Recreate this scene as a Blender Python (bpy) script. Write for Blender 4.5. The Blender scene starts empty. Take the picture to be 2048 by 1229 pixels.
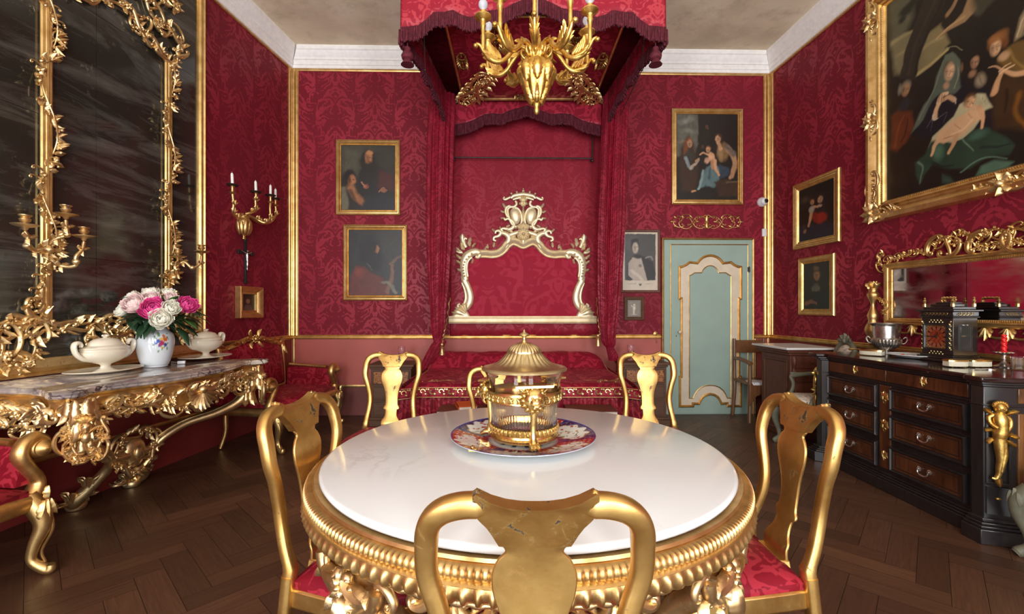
import bpy, bmesh, math, random
import numpy as np
from mathutils import Vector, Matrix
PI = math.pi
sc = bpy.context.scene
COL = bpy.data.collections.new('room'); sc.collection.children.link(COL)
f0, cx0, cy0, H0 = 900.0, 1024.0, 619.5, 1.35

# ---------------------------------------------------------------- camera
cam = bpy.data.cameras.new('camera'); co = bpy.data.objects.new('camera', cam); COL.objects.link(co)
co.location = (0, 0, H0); co.rotation_euler = (PI / 2, 0, 0)
cam.sensor_width = 36; cam.lens = 36 * f0 / 2048; cam.shift_y = 5.0 / 2048; cam.clip_start = .05
sc.camera = co
sc.view_settings.view_transform = 'Standard'; sc.view_settings.look = 'None'
sc.view_settings.gamma = 1; sc.view_settings.use_curve_mapping = False

def ray(px, py): return Vector(((px - cx0) / f0, 1.0, (cy0 - py) / f0))
def P(px, py, Y):                                   # the point at depth Y seen at a pixel
    return Vector((0, 0, H0)) + ray(px, py) * Y

def lin(c):
    def g(x):
        x = x / 255.0
        return x / 12.92 if x <= .04045 else ((x + .055) / 1.055) ** 2.4
    return (g(c[0]), g(c[1]), g(c[2]))

# ---------------------------------------------------------------- objects
def tag(o, label=None, cat=None, group=None, kind=None):
    if label: o['label'] = label
    if cat: o['category'] = cat
    if group: o['group'] = group
    if kind: o['kind'] = kind
    return o
def thing(name, label, cat, loc=(0, 0, 0), rz=0, group=None):
    o = bpy.data.objects.new(name, None); COL.objects.link(o)
    o.empty_display_size = .1
    o.location = loc; o.rotation_euler = (0, 0, rz)
    return tag(o, label, cat, group)
def mat_of(o):
    return Matrix.Translation(o.location) @ o.rotation_euler.to_matrix().to_4x4() @ Matrix.Diagonal((*o.scale, 1))
def kids(o): return [c for c in COL.objects if c.parent == o]
def dup(o, loc, rz=0, label=None, scale=None, name=None):
    r = o.copy(); COL.objects.link(r); r.location = loc; r.rotation_euler = (0, 0, rz)
    if label: r['label'] = label
    if scale: r.scale = scale
    def rec(a, b):
        for c in kids(a):
            d = c.copy(); COL.objects.link(d); d.parent = b
            rec(c, d)
    rec(o, r)
    return r

class Fr:                                            # a frame: origin, right, up, outward normal
    def __init__(s, O, U, V=(0, 0, 1), N=None):
        s.O = Vector(O); s.U = Vector(U).normalized(); s.V = Vector(V).normalized()
        s.N = Vector(N).normalized() if N is not None else s.U.cross(s.V)
    def __call__(s, u, v, w=0): return s.O + s.U * u + s.V * v + s.N * w
    def pix(s, px, py, w=0):
        d = ray(px, py); o = Vector((0, 0, H0))
        t = ((s.O + s.N * w) - o).dot(s.N) / d.dot(s.N)
        q = o + d * t - s.O
        return (q.dot(s.U), q.dot(s.V))
    def at(s, u, v, w=0): return Fr(s(u, v, w), s.U, s.V, s.N)
    def turn(s, a):
        return Fr(s.O, s.U * math.cos(a) + s.V * math.sin(a), s.V * math.cos(a) - s.U * math.sin(a), s.N)
XY = Fr((0, 0, 0), (1, 0, 0), (0, 1, 0), (0, 0, 1))

def spline(pts, k=6, close=False):
    pts = [tuple(p) for p in pts]; n = len(pts); out = []
    rng = range(n if close else n - 1)
    for i in rng:
        if close: a, b, c, d = pts[i - 1], pts[i], pts[(i + 1) % n], pts[(i + 2) % n]
        else:
            b, c = pts[i], pts[i + 1]
            a = pts[i - 1] if i > 0 else tuple(2 * x - y for x, y in zip(b, c))
            d = pts[i + 2] if i + 2 < n else tuple(2 * y - x for x, y in zip(b, c))
        for j in range(k):
            t = j / k
            out.append(tuple(.5 * (2 * q + (r - p) * t + (2 * p - 5 * q + 4 * r - s) * t * t + (3 * q - p - 3 * r + s) * t ** 3)
                             for p, q, r, s in zip(a, b, c, d)))
    if not close: out.append(pts[-1])
    return out

class MB:
    def __init__(s): s.v = []; s.f = []; s.c = []; s.fm = []; s.uv = []; s.mi = 0; s.col = None; s.hascol = False; s.m = None
    def add(s, vs, fs, cols=None, uvs=None):
        b = len(s.v)
        if s.m is not None: vs = [s.m @ Vector(p) for p in vs]
        s.v += [tuple(p) for p in vs]; s.f += [tuple(i + b for i in f) for f in fs]; s.fm += [s.mi] * len(fs)
        if cols is not None or s.col is not None: s.hascol = True
        s.c += cols if cols is not None else [s.col or (1, 1, 1)] * len(vs)
        if uvs: s.uv += uvs
    def box(s, c, d, rz=0, F=None, taper=None):
        x, y, z = d[0] / 2, d[1] / 2, d[2] / 2; vs = []
        tx, ty = taper or (1, 1)
        for k in (-1, 1):
            for (i, j) in ((-1, -1), (1, -1), (1, 1), (-1, 1)):
                a, b = i * x * (tx if k > 0 else 1), j * y * (ty if k > 0 else 1)
                p = (c[0] + a * math.cos(rz) - b * math.sin(rz), c[1] + a * math.sin(rz) + b * math.cos(rz), c[2] + k * z)
                vs.append(F(*p) if F else p)
        s.add(vs, [(3, 2, 1, 0), (4, 5, 6, 7), (0, 1, 5, 4), (1, 2, 6, 5), (2, 3, 7, 6), (3, 0, 4, 7)])
    def prism(s, poly, w0, w1, F=XY, inset=0, h=0):
        # poly in the frame's plane, extruded from w0 to w1; a centred dome if h
        n = len(poly); cx = sum(p[0] for p in poly) / n; cy = sum(p[1] for p in poly) / n
        rings = [(1, w0), (1, w1)]
        if h: rings += [(.82, w1 + h * .55), (.5, w1 + h * .9)]
        elif inset: rings += [(1 - inset, w1 + inset * .1)]
        vs = []
        for (k, w) in rings: vs += [F(cx + (p[0] - cx) * k, cy + (p[1] - cy) * k, w) for p in poly]
        fs = [tuple(range(n - 1, -1, -1))]
        for r in range(len(rings) - 1):
            for i in range(n):
                j = (i + 1) % n; fs.append((r * n + i, r * n + j, r * n + n + j, r * n + n + i))
        b = (len(rings) - 1) * n
        if h:
            vs.append(F(cx, cy, w1 + h)); fs += [(b + i, b + (i + 1) % n, len(vs) - 1) for i in range(n)]
        else: fs.append(tuple(range(b, b + n)))
        s.add(vs, fs)
    def tube(s, pts, r=None, n=8, F=None, close=False, asp=1.0, ref=None, k=0, cap=True, sq=1.0):
        # pts: (x,y,z) or (x,y,z,r); k>0 smooths
        if r is not None and not hasattr(r, '__len__'): pts = [(*tuple(p)[:3], r) for p in pts]
        elif r is not None: pts = [(*tuple(p)[:3], q) for p, q in zip(pts, r)]
        if k: pts = spline(pts, k, close)
        R = [max(1e-4, p[3]) for p in pts]
        Q = [Vector(F(*p[:3])) if F else Vector(p[:3]) for p in pts]; m = len(Q)
        if F is not None and ref is None and asp != 1.0: ref = F.N
        T = []
        for i in range(m):
            a = Q[i - 1] if (i > 0 or close) else Q[i]; b = Q[(i + 1) % m] if (i < m - 1 or close) else Q[i]
            t = b - a; T.append(t.normalized() if t.length > 1e-9 else (T[-1] if T else Vector((0, 0, 1))))
        vs = []; nrm = None
        for i in range(m):
            t = T[i]
            if ref is not None: y = ref - t * ref.dot(t)
            elif nrm is None:
                y = Vector((0, 0, 1)) if abs(t.z) < .8 else Vector((1, 0, 0)); y = y - t * y.dot(t)
            else: y = nrm - t * nrm.dot(t)
            if y.length < 1e-6: y = t.orthogonal()
            y.normalize(); nrm = y; x = t.cross(y)
            for j in range(n):
                a = 2 * PI * j / n
                ca_, sa_ = math.cos(a), math.sin(a)
                if sq != 1.0: ca_, sa_ = math.copysign(abs(ca_) ** sq, ca_), math.copysign(abs(sa_) ** sq, sa_)
                vs.append(Q[i] + x * (R[i] * ca_) + y * (R[i] * asp * sa_))
        fs = []
        for i in range(m if close else m - 1):
            i2 = (i + 1) % m
            for j in range(n):
                j2 = (j + 1) % n; fs.append((i * n + j, i * n + j2, i2 * n + j2, i2 * n + j))
        if cap and not close: fs += [tuple(range(n - 1, -1, -1)), tuple(range((m - 1) * n, m * n))]
        s.add(vs, fs)
    def lathe(s, prof, n=32, F=None, c=(0, 0, 0), flute=None, arc=None, k=0, cols=None, sx=1, sy=1):
        # prof (r, z[, flute depth])
        if k: prof = spline([(*p, 0)[:3] for p in prof], k)
        m = len(prof); vs = []; cl = [] if cols else None; cnt = flute or 0
        for i, p in enumerate(prof):
            d = p[2] if len(p) > 2 else 0
            for j in range(n):
                a = 2 * PI * j / n; r = p[0] * (1 + d * (abs(math.sin(cnt * a / 2)) * 2 - 1)) if d else p[0]
                q = (c[0] + r * math.cos(a) * sx, c[1] + r * math.sin(a) * sy, c[2] + p[1])
                vs.append(F(*q) if F else q)
                if cols: cl.append(cols[i])
        fs = []
        for i in range(m - 1):
            for j in range(n):
                j2 = (j + 1) % n; fs.append((i * n + j, i * n + j2, (i + 1) * n + j2, (i + 1) * n + j))
        if prof[0][0] > 1e-4: fs.append(tuple(range(n - 1, -1, -1)))
        if prof[-1][0] > 1e-4: fs.append(tuple(range((m - 1) * n, m * n)))
        s.add(vs, fs, cl)
    def sph(s, c, r, n=10, F=None, sc=(1, 1, 1)):
        m = max(4, n // 2)
        pr = [(max(1e-5, math.sin(PI * i / m)) * r, -math.cos(PI * i / m) * r) for i in range(m + 1)]
        vs = []
        for (rr, z) in pr:
            for j in range(n):
                a = 2 * PI * j / n; q = (c[0] + rr * math.cos(a) * sc[0], c[1] + rr * math.sin(a) * sc[1], c[2] + z * sc[2])
                vs.append(F(*q) if F else q)
        fs = [(i * n + j, i * n + (j + 1) % n, (i + 1) * n + (j + 1) % n, (i + 1) * n + j) for i in range(m) for j in range(n)]
        s.add(vs, fs)
    def leaf(s, F, u, v, ang, L, W, w=0, h=.01, curl=0, lobes=4, bend=0, nx=9):
        # a carved leaf lying on the frame's plane, with lobed edge, midrib and lifted tip
        ns = 5; top = []; bot = []
        pu, pv, a = u, v, ang; step = L / nx
        for i in range(nx + 1):
            t = i / nx
            wd = W * (math.sin(PI * min(1, t * .92 + .08)) ** .7) * (.72 + .38 * abs(math.sin(lobes * PI * t))) if i < nx else W * .03
            lift = w + curl * t ** 3
            for j in range(ns):
                q = j / (ns - 1) * 2 - 1
                hh = h * (1 - abs(q) ** 2.2) * (.5 + .5 * math.sin(PI * t)) * (1.0 if j != 2 else 1.25)
                if j in (0, 4): hh = 0
                uu = pu - math.sin(a) * q * wd / 2 + math.cos(a) * abs(q) * wd * .18; vv = pv + math.cos(a) * q * wd / 2 + math.sin(a) * abs(q) * wd * .18
                top.append(F(uu, vv, lift + hh + .0015)); bot.append(F(uu, vv, lift - h * .25))
            pu += math.cos(a) * step; pv += math.sin(a) * step; a += bend / nx
        m = nx + 1; o = m * ns; fs = []
        for i in range(nx):
            for j in range(ns - 1):
                p = i * ns + j; fs.append((p, p + 1, p + ns + 1, p + ns)); fs.append((o + p, o + p + ns, o + p + ns + 1, o + p + 1))
            for j in (0, ns - 1):
                p = i * ns + j; fs.append((p, p + ns, o + p + ns, o + p))
        for i in (0, nx):
            for j in range(ns - 1):
                p = i * ns + j; fs.append((p, p + 1, o + p + 1, o + p))
        s.add(top + bot, fs)
    def scroll(s, F, p0, p1, r, kind='C', flip=1, curl=4.2, mid=2.6, w=0, n=7, asp=1.0, knob=True, c2=None):
        # a C or S scroll whose curled ends sit at p0 and p1
        K = 34; th = 0; x = y = 0; pts = [(0, 0)]
        c2 = curl if c2 is None else c2
        for i in range(K):
            q = (i + .5) / K * 2 - 1
            sg = 1 if kind == 'C' else (-1 if q < 0 else 1)
            kap = sg * (mid + 10 * (curl if q < 0 else c2) * abs(q) ** 4) if kind == 'C' else sg * (mid * abs(q) ** 1 * 1.2 + 10 * (curl if q < 0 else c2) * abs(q) ** 4)
            th += kap / K * flip
            x += math.cos(th); y += math.sin(th); pts.append((x, y))
        ex, ey = pts[-1]; L = math.hypot(ex, ey); tx, ty = p1[0] - p0[0], p1[1] - p0[1]
        k = math.hypot(tx, ty) / L; a = math.atan2(ty, tx) - math.atan2(ey, ex); ca, sa = math.cos(a) * k, math.sin(a) * k
        out = []
        for i, (X, Y) in enumerate(pts):
            t = i / K; rr = r * (.35 + .65 * math.sin(PI * t) ** .6)
            out.append((p0[0] + X * ca - Y * sa, p0[1] + X * sa + Y * ca, w + r * .3, rr))
        s.tube(out, n=n, F=F, asp=asp)
        if knob:
            for q in (out[0], out[-1]): s.sph((q[0], q[1], w + r * .4), r * .8, 8, F)
        return out
    def frame_rect(s, F, u0, v0, u1, v1, prof, back=True):
        # prof: (distance inward from the outer edge, height) swept round a rectangle with mitres
        m = len(prof); vs = []
        for (a, h) in prof:
            vs += [F(u0 + a, v0 + a, h), F(u1 - a, v0 + a, h), F(u1 - a, v1 - a, h), F(u0 + a, v1 - a, h)]
        fs = []
        for i in range(m if back else m - 1):
            i2 = (i + 1) % m
            for j in range(4):
                j2 = (j + 1) % 4; fs.append((i * 4 + j, i * 4 + j2, i2 * 4 + j2, i2 * 4 + j))
        s.add(vs, fs)
    def sweep(s, path, prof, F=XY, close=False):
        # prof (offset to the left of the path in the plane, height along N), path 2D
        n = len(path); m = len(prof); vs = []
        for i in range(n):
            p = path[i]
            a = path[i - 1] if (i > 0 or close) else None; b = path[(i + 1) % n] if (i < n - 1 or close) else None
            d1 = None if a is None else Vector((p[0] - a[0], p[1] - a[1])).normalized()
            d2 = None if b is None else Vector((b[0] - p[0], b[1] - p[1])).normalized()
            if d1 is None: d1 = d2
            if d2 is None: d2 = d1
            n1 = Vector((-d1.y, d1.x)); n2 = Vector((-d2.y, d2.x)); q = (n1 + n2)
            q = q / max(.35, q.dot(n1)) if q.length > 1e-6 else n1
            for (o, h) in prof: vs.append(F(p[0] + q.x * o, p[1] + q.y * o, h))
        fs = []
        for i in range(n if close else n - 1):
            i2 = (i + 1) % n
            for j in range(m):
                j2 = (j + 1) % m; fs.append((i * m + j, i * m + j2, i2 * m + j2, i2 * m + j))
        if not close: fs += [tuple(range(m - 1, -1, -1)), tuple(range((n - 1) * m, n * m))]
        s.add(vs, fs)
    def grid(s, fn, nu, nv, thick=0, cols=None, closeu=False):
        vs = []; 
        for j in range(nv + 1):
            for i in range(nu + (0 if closeu else 1)): vs.append(fn(i / nu, j / nv))
        w = nu + (0 if closeu else 1)
        fs = [(j * w + i, j * w + (i + 1) % w, (j + 1) * w + (i + 1) % w, (j + 1) * w + i) for j in range(nv) for i in range(nu)]
        s.add(vs, fs, cols)
    def build(s, name, mats, parent=None, world=False, bevel=0, bseg=2, angle=35, uv=False, solid=0, sub=0, recalc=True, label=None, kind=None):
        me = bpy.data.meshes.new(name)
        V = s.v
        if world and parent is not None:
            M = mat_of(parent)
            if parent.parent is not None: M = mat_of(parent.parent) @ M
            inv = M.inverted(); V = [tuple(inv @ Vector(p)) for p in V]
        me.from_pydata(V, [], s.f); 
        if not isinstance(mats, (list, tuple)): mats = [mats]
        for m in mats: me.materials.append(m)
        if len(mats) > 1: me.polygons.foreach_set('material_index', s.fm)
        if recalc:
            bm = bmesh.new(); bm.from_mesh(me); bmesh.ops.recalc_face_normals(bm, faces=bm.faces); bm.to_mesh(me); bm.free()
        me.shade_smooth(); me.set_sharp_from_angle(angle=math.radians(angle))
        if s.hascol:
            at = me.color_attributes.new('Col', 'FLOAT_COLOR', 'POINT')
            at.data.foreach_set('color', np.array([(*c[:3], 1) for c in s.c], dtype=np.float32).ravel())
        if s.uv:
            lay = me.uv_layers.new(name='UVMap'); U = np.array(s.uv, dtype=np.float32)
            li = np.empty(len(me.loops), dtype=np.int32); me.loops.foreach_get('vertex_index', li)
            lay.data.foreach_set('uv', U[li].ravel())
        elif uv:
            lay = me.uv_layers.new(name='UVMap'); nl = len(me.loops)
            li = np.empty(nl, dtype=np.int32); me.loops.foreach_get('vertex_index', li)
            cv = np.empty(len(me.vertices) * 3, dtype=np.float32); me.vertices.foreach_get('co', cv); cv = cv.reshape(-1, 3)
            nr = np.empty(len(me.polygons) * 3, dtype=np.float32); me.polygons.foreach_get('normal', nr); nr = np.abs(nr.reshape(-1, 3))
            lt = np.empty(len(me.polygons), dtype=np.int32); me.polygons.foreach_get('loop_total', lt)
            ax = np.repeat(np.argmax(nr, axis=1), lt); q = cv[li]
            U = np.where((ax == 0)[:, None], q[:, [1, 2]], np.where((ax == 1)[:, None], q[:, [0, 2]], q[:, [0, 1]]))
            lay.data.foreach_set('uv', U.astype(np.float32).ravel())
        o = bpy.data.objects.new(name, me); COL.objects.link(o)
        if solid:
            md = o.modifiers.new('Solid', 'SOLIDIFY'); md.thickness = solid; md.offset = 0
        if bevel:
            md = o.modifiers.new('Bevel', 'BEVEL'); md.width = bevel; md.segments = bseg; md.limit_method = 'ANGLE'; md.angle_limit = math.radians(35)
            md.harden_normals = False
        if sub:
            md = o.modifiers.new('Sub', 'SUBSURF'); md.levels = sub; md.render_levels = sub
        if parent is not None: o.parent = parent
        if label: o['label'] = label
        if kind: o['kind'] = kind
        return o
def one(name, mb, mats, label, cat, group=None, **kw):
    o = mb.build(name, mats, **kw); return tag(o, label, cat, group)
def struct(name, mb, mats, **kw):
    o = mb.build(name, mats, **kw); o['kind'] = 'structure'; return o

# ---------------------------------------------------------------- materials
class NT:
    def __init__(s, name):
        s.m = bpy.data.materials.new(name); s.m.use_nodes = True; s.t = s.m.node_tree; s.t.nodes.clear()
        s.out = s.t.nodes.new('ShaderNodeOutputMaterial'); s.b = s.t.nodes.new('ShaderNodeBsdfPrincipled')
        s.t.links.new(s.b.outputs[0], s.out.inputs[0])
    def n(s, typ, **kw):
        o = s.t.nodes.new(typ)
        for k, v in kw.items():
            if k in o.inputs: s.set(o.inputs[k], v)
            else: setattr(o, k, v)
        return o
    def set(s, inp, v):
        if isinstance(v, bpy.types.NodeSocket): s.t.links.new(v, inp)
        elif isinstance(v, bpy.types.Node): s.t.links.new(v.outputs[0], inp)
        else:
            if isinstance(v, (tuple, list)) and len(v) == 3 and inp.type == 'RGBA': v = (*v, 1)
            inp.default_value = v
    def math(s, op, a, b=None, c=None, clamp=False):
        o = s.t.nodes.new('ShaderNodeMath'); o.operation = op; o.use_clamp = clamp
        for i, v in enumerate((a, b, c)):
            if v is not None: s.set(o.inputs[i], v)
        return o.outputs[0]
    def mix(s, fac, a, b, blend='MIX'):
        o = s.t.nodes.new('ShaderNodeMix'); o.data_type = 'RGBA'; o.blend_type = blend
        s.set(o.inputs[0], fac); s.set(o.inputs[6], a); s.set(o.inputs[7], b); return o.outputs[2]
    def ramp(s, fac, stops):
        o = s.t.nodes.new('ShaderNodeValToRGB'); s.set(o.inputs[0], fac); e = o.color_ramp.elements
        while len(e) < len(stops): e.new(.5)
        for i, (p, c) in enumerate(stops):
            e[i].position = p; e[i].color = (*c, 1) if hasattr(c, '__len__') else (c, c, c, 1)
        return o.outputs[0]
    def coord(s, kind='Object', scale=(1, 1, 1)):
        tc = s.t.nodes.new('ShaderNodeTexCoord'); mp = s.t.nodes.new('ShaderNodeMapping')
        s.t.links.new(tc.outputs[kind], mp.inputs[0]); mp.inputs['Scale'].default_value = scale
        return mp.outputs[0]
    def noise(s, vec, scale, detail=3, rough=.5, dist=0):
        o = s.n('ShaderNodeTexNoise'); s.set(o.inputs['Vector'], vec); s.set(o.inputs['Scale'], scale); o.inputs['Detail'].default_value = detail
        o.inputs['Roughness'].default_value = rough; o.inputs['Distortion'].default_value = dist; return o.outputs[0]
    def bump(s, h, strength=.3, dist=.01):
        o = s.n('ShaderNodeBump'); s.set(o.inputs['Height'], h); o.inputs['Strength'].default_value = strength; o.inputs['Distance'].default_value = dist
        s.t.links.new(o.outputs[0], s.b.inputs['Normal']); return o
    def P(s, **kw):
        for k, v in kw.items():
            s.set(s.b.inputs[k.replace('_', ' ')], v)
        return s.m

def gilt(name, c1, c2, dark=(.10, .05, .02), rough=.38, wear=.5, bump=.35, scale=12, metal=.95, bscale=60):
    g = NT(name); v = g.coord('Object')
    n1 = g.noise(v, scale, 4, .6); n2 = g.noise(v, scale * 3.1, 5, .7, .6)
    c = g.mix(g.ramp(n1, [(.35, 0.0), (.65, 1.0)]), c2, c1)
    w = g.ramp(n2, [(wear + .17, 0.0), (wear + .23, 1.0)])
    c = g.mix(w, c, dark)
    g.P(Base_Color=c, Metallic=g.math('MULTIPLY', g.math('SUBTRACT', 1, g.math('MULTIPLY', w, .7)), metal),
        Roughness=g.math('ADD', rough - .06, g.math('MULTIPLY', n2, .16)))
    g.bump(g.noise(v, bscale, 3, .6), bump, .002)
    return g.m
def plain(name, c, rough=.5, metal=0, var=.15, scale=8, bump=0, bscale=80, kind='Object', **kw):
    g = NT(name); v = g.coord(kind); n1 = g.noise(v, scale, 4)
    a = tuple(x * (1 - var) for x in c); b = tuple(min(1, x * (1 + var)) for x in c)
    g.P(Base_Color=g.mix(g.ramp(n1, [(.3, 0.0), (.7, 1.0)]), a, b), Roughness=rough, Metallic=metal, **kw)
    if bump: g.bump(g.noise(v, bscale, 3), bump, .003)
    return g.m
def damask_mask(g, vec, W=.5, H=.84):
    sp = g.n('ShaderNodeSeparateXYZ'); g.set(sp.inputs[0], vec); U, V = sp.outputs[0], sp.outputs[1]
    u = g.math('DIVIDE', U, W); col = g.math('FLOOR', u)
    v = g.math('ADD', g.math('DIVIDE', V, H), g.math('MULTIPLY', col, .5))
    mu = g.math('ABSOLUTE', g.math('SUBTRACT', g.math('FRACT', u), .5))          # 0 at the motif's axis, .5 at its edge
    ph = g.math('MULTIPLY', v, 2 * PI); cs, sn = g.math('COSINE', ph), g.math('SINE', ph)
    cb = g.n('ShaderNodeCombineXYZ'); g.set(cb.inputs[0], g.math('MULTIPLY', mu, W))
    g.set(cb.inputs[1], g.math('MULTIPLY', cs, H / 2 / PI)); g.set(cb.inputs[2], g.math('MULTIPLY', sn, H / 2 / PI))
    n1 = g.noise(cb.outputs[0], 3.2 / W, 0, .5, .8)
    n2 = g.noise(cb.outputs[0], 5.6 / W, 1, .5, .3)
    curls = g.math('SINE', g.math('MULTIPLY', n1, 26))
    leaf = g.math('SINE', g.math('MULTIPLY', n2, 30))
    # ogee net
    og = g.math('ABSOLUTE', g.math('SUBTRACT', mu, g.math('ADD', .25, g.math('MULTIPLY', cs, .21))))
    net = g.math('SUBTRACT', 1, g.math('MULTIPLY', og, 14), clamp=True)
    a = g.math('ADD', curls, g.math('MULTIPLY', leaf, .55)); a = g.math('ADD', a, g.math('MULTIPLY', net, 1.5))
    big = g.math('SUBTRACT', g.math('MULTIPLY', g.math('ABSOLUTE', g.math('SUBTRACT', og, .12)), 5), .3)
    a = g.math('SUBTRACT', a, big)
    return g.ramp(g.math('ADD', g.math('MULTIPLY', a, .25), .42), [(.42, 0.0), (.50, 1.0)])
def damask(name, dk, lt, W=.5, H=.84, r1=.62, r2=.42, sheen=.25, fade=.25, bump=.06, src='UV', contrast=1.0):
    g = NT(name); tc = g.n('ShaderNodeTexCoord'); vec = tc.outputs['UV']
    m = damask_mask(g, vec, W, H)
    ob = g.coord('Object'); big = g.noise(ob, 1.3, 3); fine = g.noise(vec, 260, 2)
    patch = g.ramp(g.noise(ob, .9, 2, .5), [(.3, .25), (.62, 1.0)])
    m2 = g.math('MULTIPLY', m, patch) if fade else m
    c = g.mix(m2, dk, lt)
    c = g.mix(g.math('MULTIPLY', g.ramp(big, [(.35, 1.0), (.7, 0.0)]), fade), c, tuple(x * .55 + .012 for x in dk))
    c = g.mix(g.math('MULTIPLY', fine, .25), c, dk)
    g.P(Base_Color=c, Roughness=g.mix(m, (r1,) * 3, (r2,) * 3), Sheen_Weight=sheen * .25, Sheen_Roughness=.4)
    g.set(g.b.inputs['Sheen Tint'], (1, .2, .25, 1)); g.set(g.b.inputs['Specular IOR Level'], .18)
    if bump: g.bump(g.math('ADD', g.math('MULTIPLY', fine, .3), m), bump, .002)
    return g.m

M = {}
M['gold'] = gilt('gilded_wood', (.82, .55, .22), (.58, .33, .11), wear=.56)
M['gold_frame'] = gilt('gilded_frame', (.80, .56, .24), (.60, .37, .13), wear=.58, bump=.25)
M['gold_pale'] = gilt('pale_gilding', (.90, .68, .34), (.78, .50, .20), wear=.62, rough=.36)
M['gold_worn'] = gilt('worn_gilding', (.84, .64, .34), (.60, .38, .16), dark=(.14, .09, .06), wear=.43, rough=.38, scale=9, bump=.2)
M['gold_chair'] = gilt('chair_gilding', (.80, .53, .18), (.58, .33, .09), dark=(.16, .07, .03), wear=.46, rough=.37, scale=7, bump=.12)
M['gold_bright'] = gilt('bright_gilding', (.86, .60, .18), (.58, .33, .07), dark=(.20, .10, .03), wear=.46, rough=.34, scale=22, bump=.6, bscale=90)
M['silver_gilt'] = gilt('silver_gilt', (.90, .79, .54), (.78, .63, .37), dark=(.45, .30, .12), wear=.56, rough=.40, bump=.15, metal=.6)
M['bronze'] = gilt('dark_gilding', (.50, .32, .11), (.34, .20, .07), wear=.56, rough=.38)
M['brass'] = gilt('brass', (.86, .64, .26), (.70, .48, .16), wear=.7, rough=.22, bump=.1)
M['silver'] = gilt('silver', (.72, .70, .66), (.50, .47, .43), dark=(.2, .18, .15), wear=.62, rough=.24, bump=.1)
M['wall_silk'] = damask('wall_damask', (.185, .009, .021), (.37, .030, .052), fade=.26)
M['seat_silk'] = damask('seat_damask', (.20, .006, .016), (.37, .026, .042), W=.40, H=.6, fade=0, sheen=.3, r1=.5, r2=.36)
M['bed_silk'] = damask('bed_damask', (.22, .006, .020), (.38, .020, .045), W=.6, H=.9, fade=0, sheen=.35)
M['curtain_silk'] = damask('curtain_damask', (.17, .004, .014), (.28, .010, .030), W=.3, H=.5, fade=0, sheen=.2)
M['canopy_silk'] = damask('canopy_damask', (.30, .014, .030), (.46, .048, .062), W=.42, H=.62, fade=0, sheen=.3)
M['panel_silk'] = damask('panel_damask', (.30, .004, .024), (.36, .008, .032), W=.9, H=1.2, fade=0, sheen=.2, r1=.62, r2=.55)
M['fringe'] = plain('fringe', (.10, .006, .016), .8, var=.5, scale=60, bump=.6, bscale=200)
M['velvet'] = plain('dark_red_velvet', (.10, .003, .010), .9, var=.4, scale=20, Specular_IOR_Level=.1)
M['plaster'] = None
g = NT('ceiling_plaster'); v = g.coord('Object'); n1 = g.noise(v, .8, 5, .6, .4); n2 = g.noise(v, 5, 6, .7)
c = g.ramp(n1, [(.30, (.60, .50, .35)), (.48, (.80, .69, .50)), (.66, (.88, .80, .64))]); c = g.mix(g.ramp(n2, [(.5, 0.0), (.72, .55)]), c, (.50, .41, .29))
g.P(Base_Color=c, Roughness=.9); g.bump(n2, .3, .01); M['plaster'] = g.m
M['cornice'] = plain('cornice_paint', (.90, .87, .84), .6, var=.06, scale=20, bump=.1)
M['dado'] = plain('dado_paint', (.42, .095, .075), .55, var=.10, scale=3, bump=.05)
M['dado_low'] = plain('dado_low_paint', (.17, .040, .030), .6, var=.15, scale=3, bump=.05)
M['dado_shaded'] = plain('dado_shaded_paint', (.20, .022, .018), .5, var=.12, scale=3, bump=.05)  # dado of the side walls, their shade darkened into the colour
M['green'] = plain('door_green_paint', (.30, .40, .34), .5, var=.05, scale=4, bump=.08, bscale=30)
M['cream'] = plain('door_cream_paint', (.66, .56, .42), .5, var=.06, scale=12, bump=.05)
M['white'] = plain('white_plastic', (.75, .75, .76), .4, var=.02)
M['black'] = plain('black_plastic', (.01, .01, .012), .3, var=.1)
M['iron'] = plain('iron', (.05, .035, .03), .5, metal=.6, var=.3)
M['creamware'] = plain('creamware', (.80, .73, .58), .16, var=.04, scale=5, Coat_Weight=.3)
M['wax'] = plain('wax', (.85, .82, .76), .4, var=.03)
M['rwax'] = plain('red_wax', (.62, .01, .01), .35, var=.05)
# floor: grain runs along each board's UV
g = NT('parquet'); tc = g.n('ShaderNodeTexCoord'); mp = g.n('ShaderNodeMapping'); g.set(mp.inputs[0], tc.outputs['UV']); mp.inputs['Scale'].default_value = (3, 40, 1)
gr = g.noise(mp.outputs[0], 1.6, 5, .6, .5); at = g.n('ShaderNodeVertexColor'); at.layer_name = 'Col'
big = g.noise(g.coord('Object'), 1.7, 4)
c = g.mix(g.ramp(gr, [(.3, 0.0), (.75, .75)]), at.outputs[0], (.055, .022, .011))
c = g.mix(g.ramp(big, [(.35, .30), (.7, 0.0)]), c, (.045, .022, .012))
g.P(Base_Color=c, Roughness=g.math('ADD', .30, g.math('MULTIPLY', gr, .25)), Coat_Weight=.12, Coat_Roughness=.25); g.bump(gr, .08, .002); M['floor'] = g.m
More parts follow.
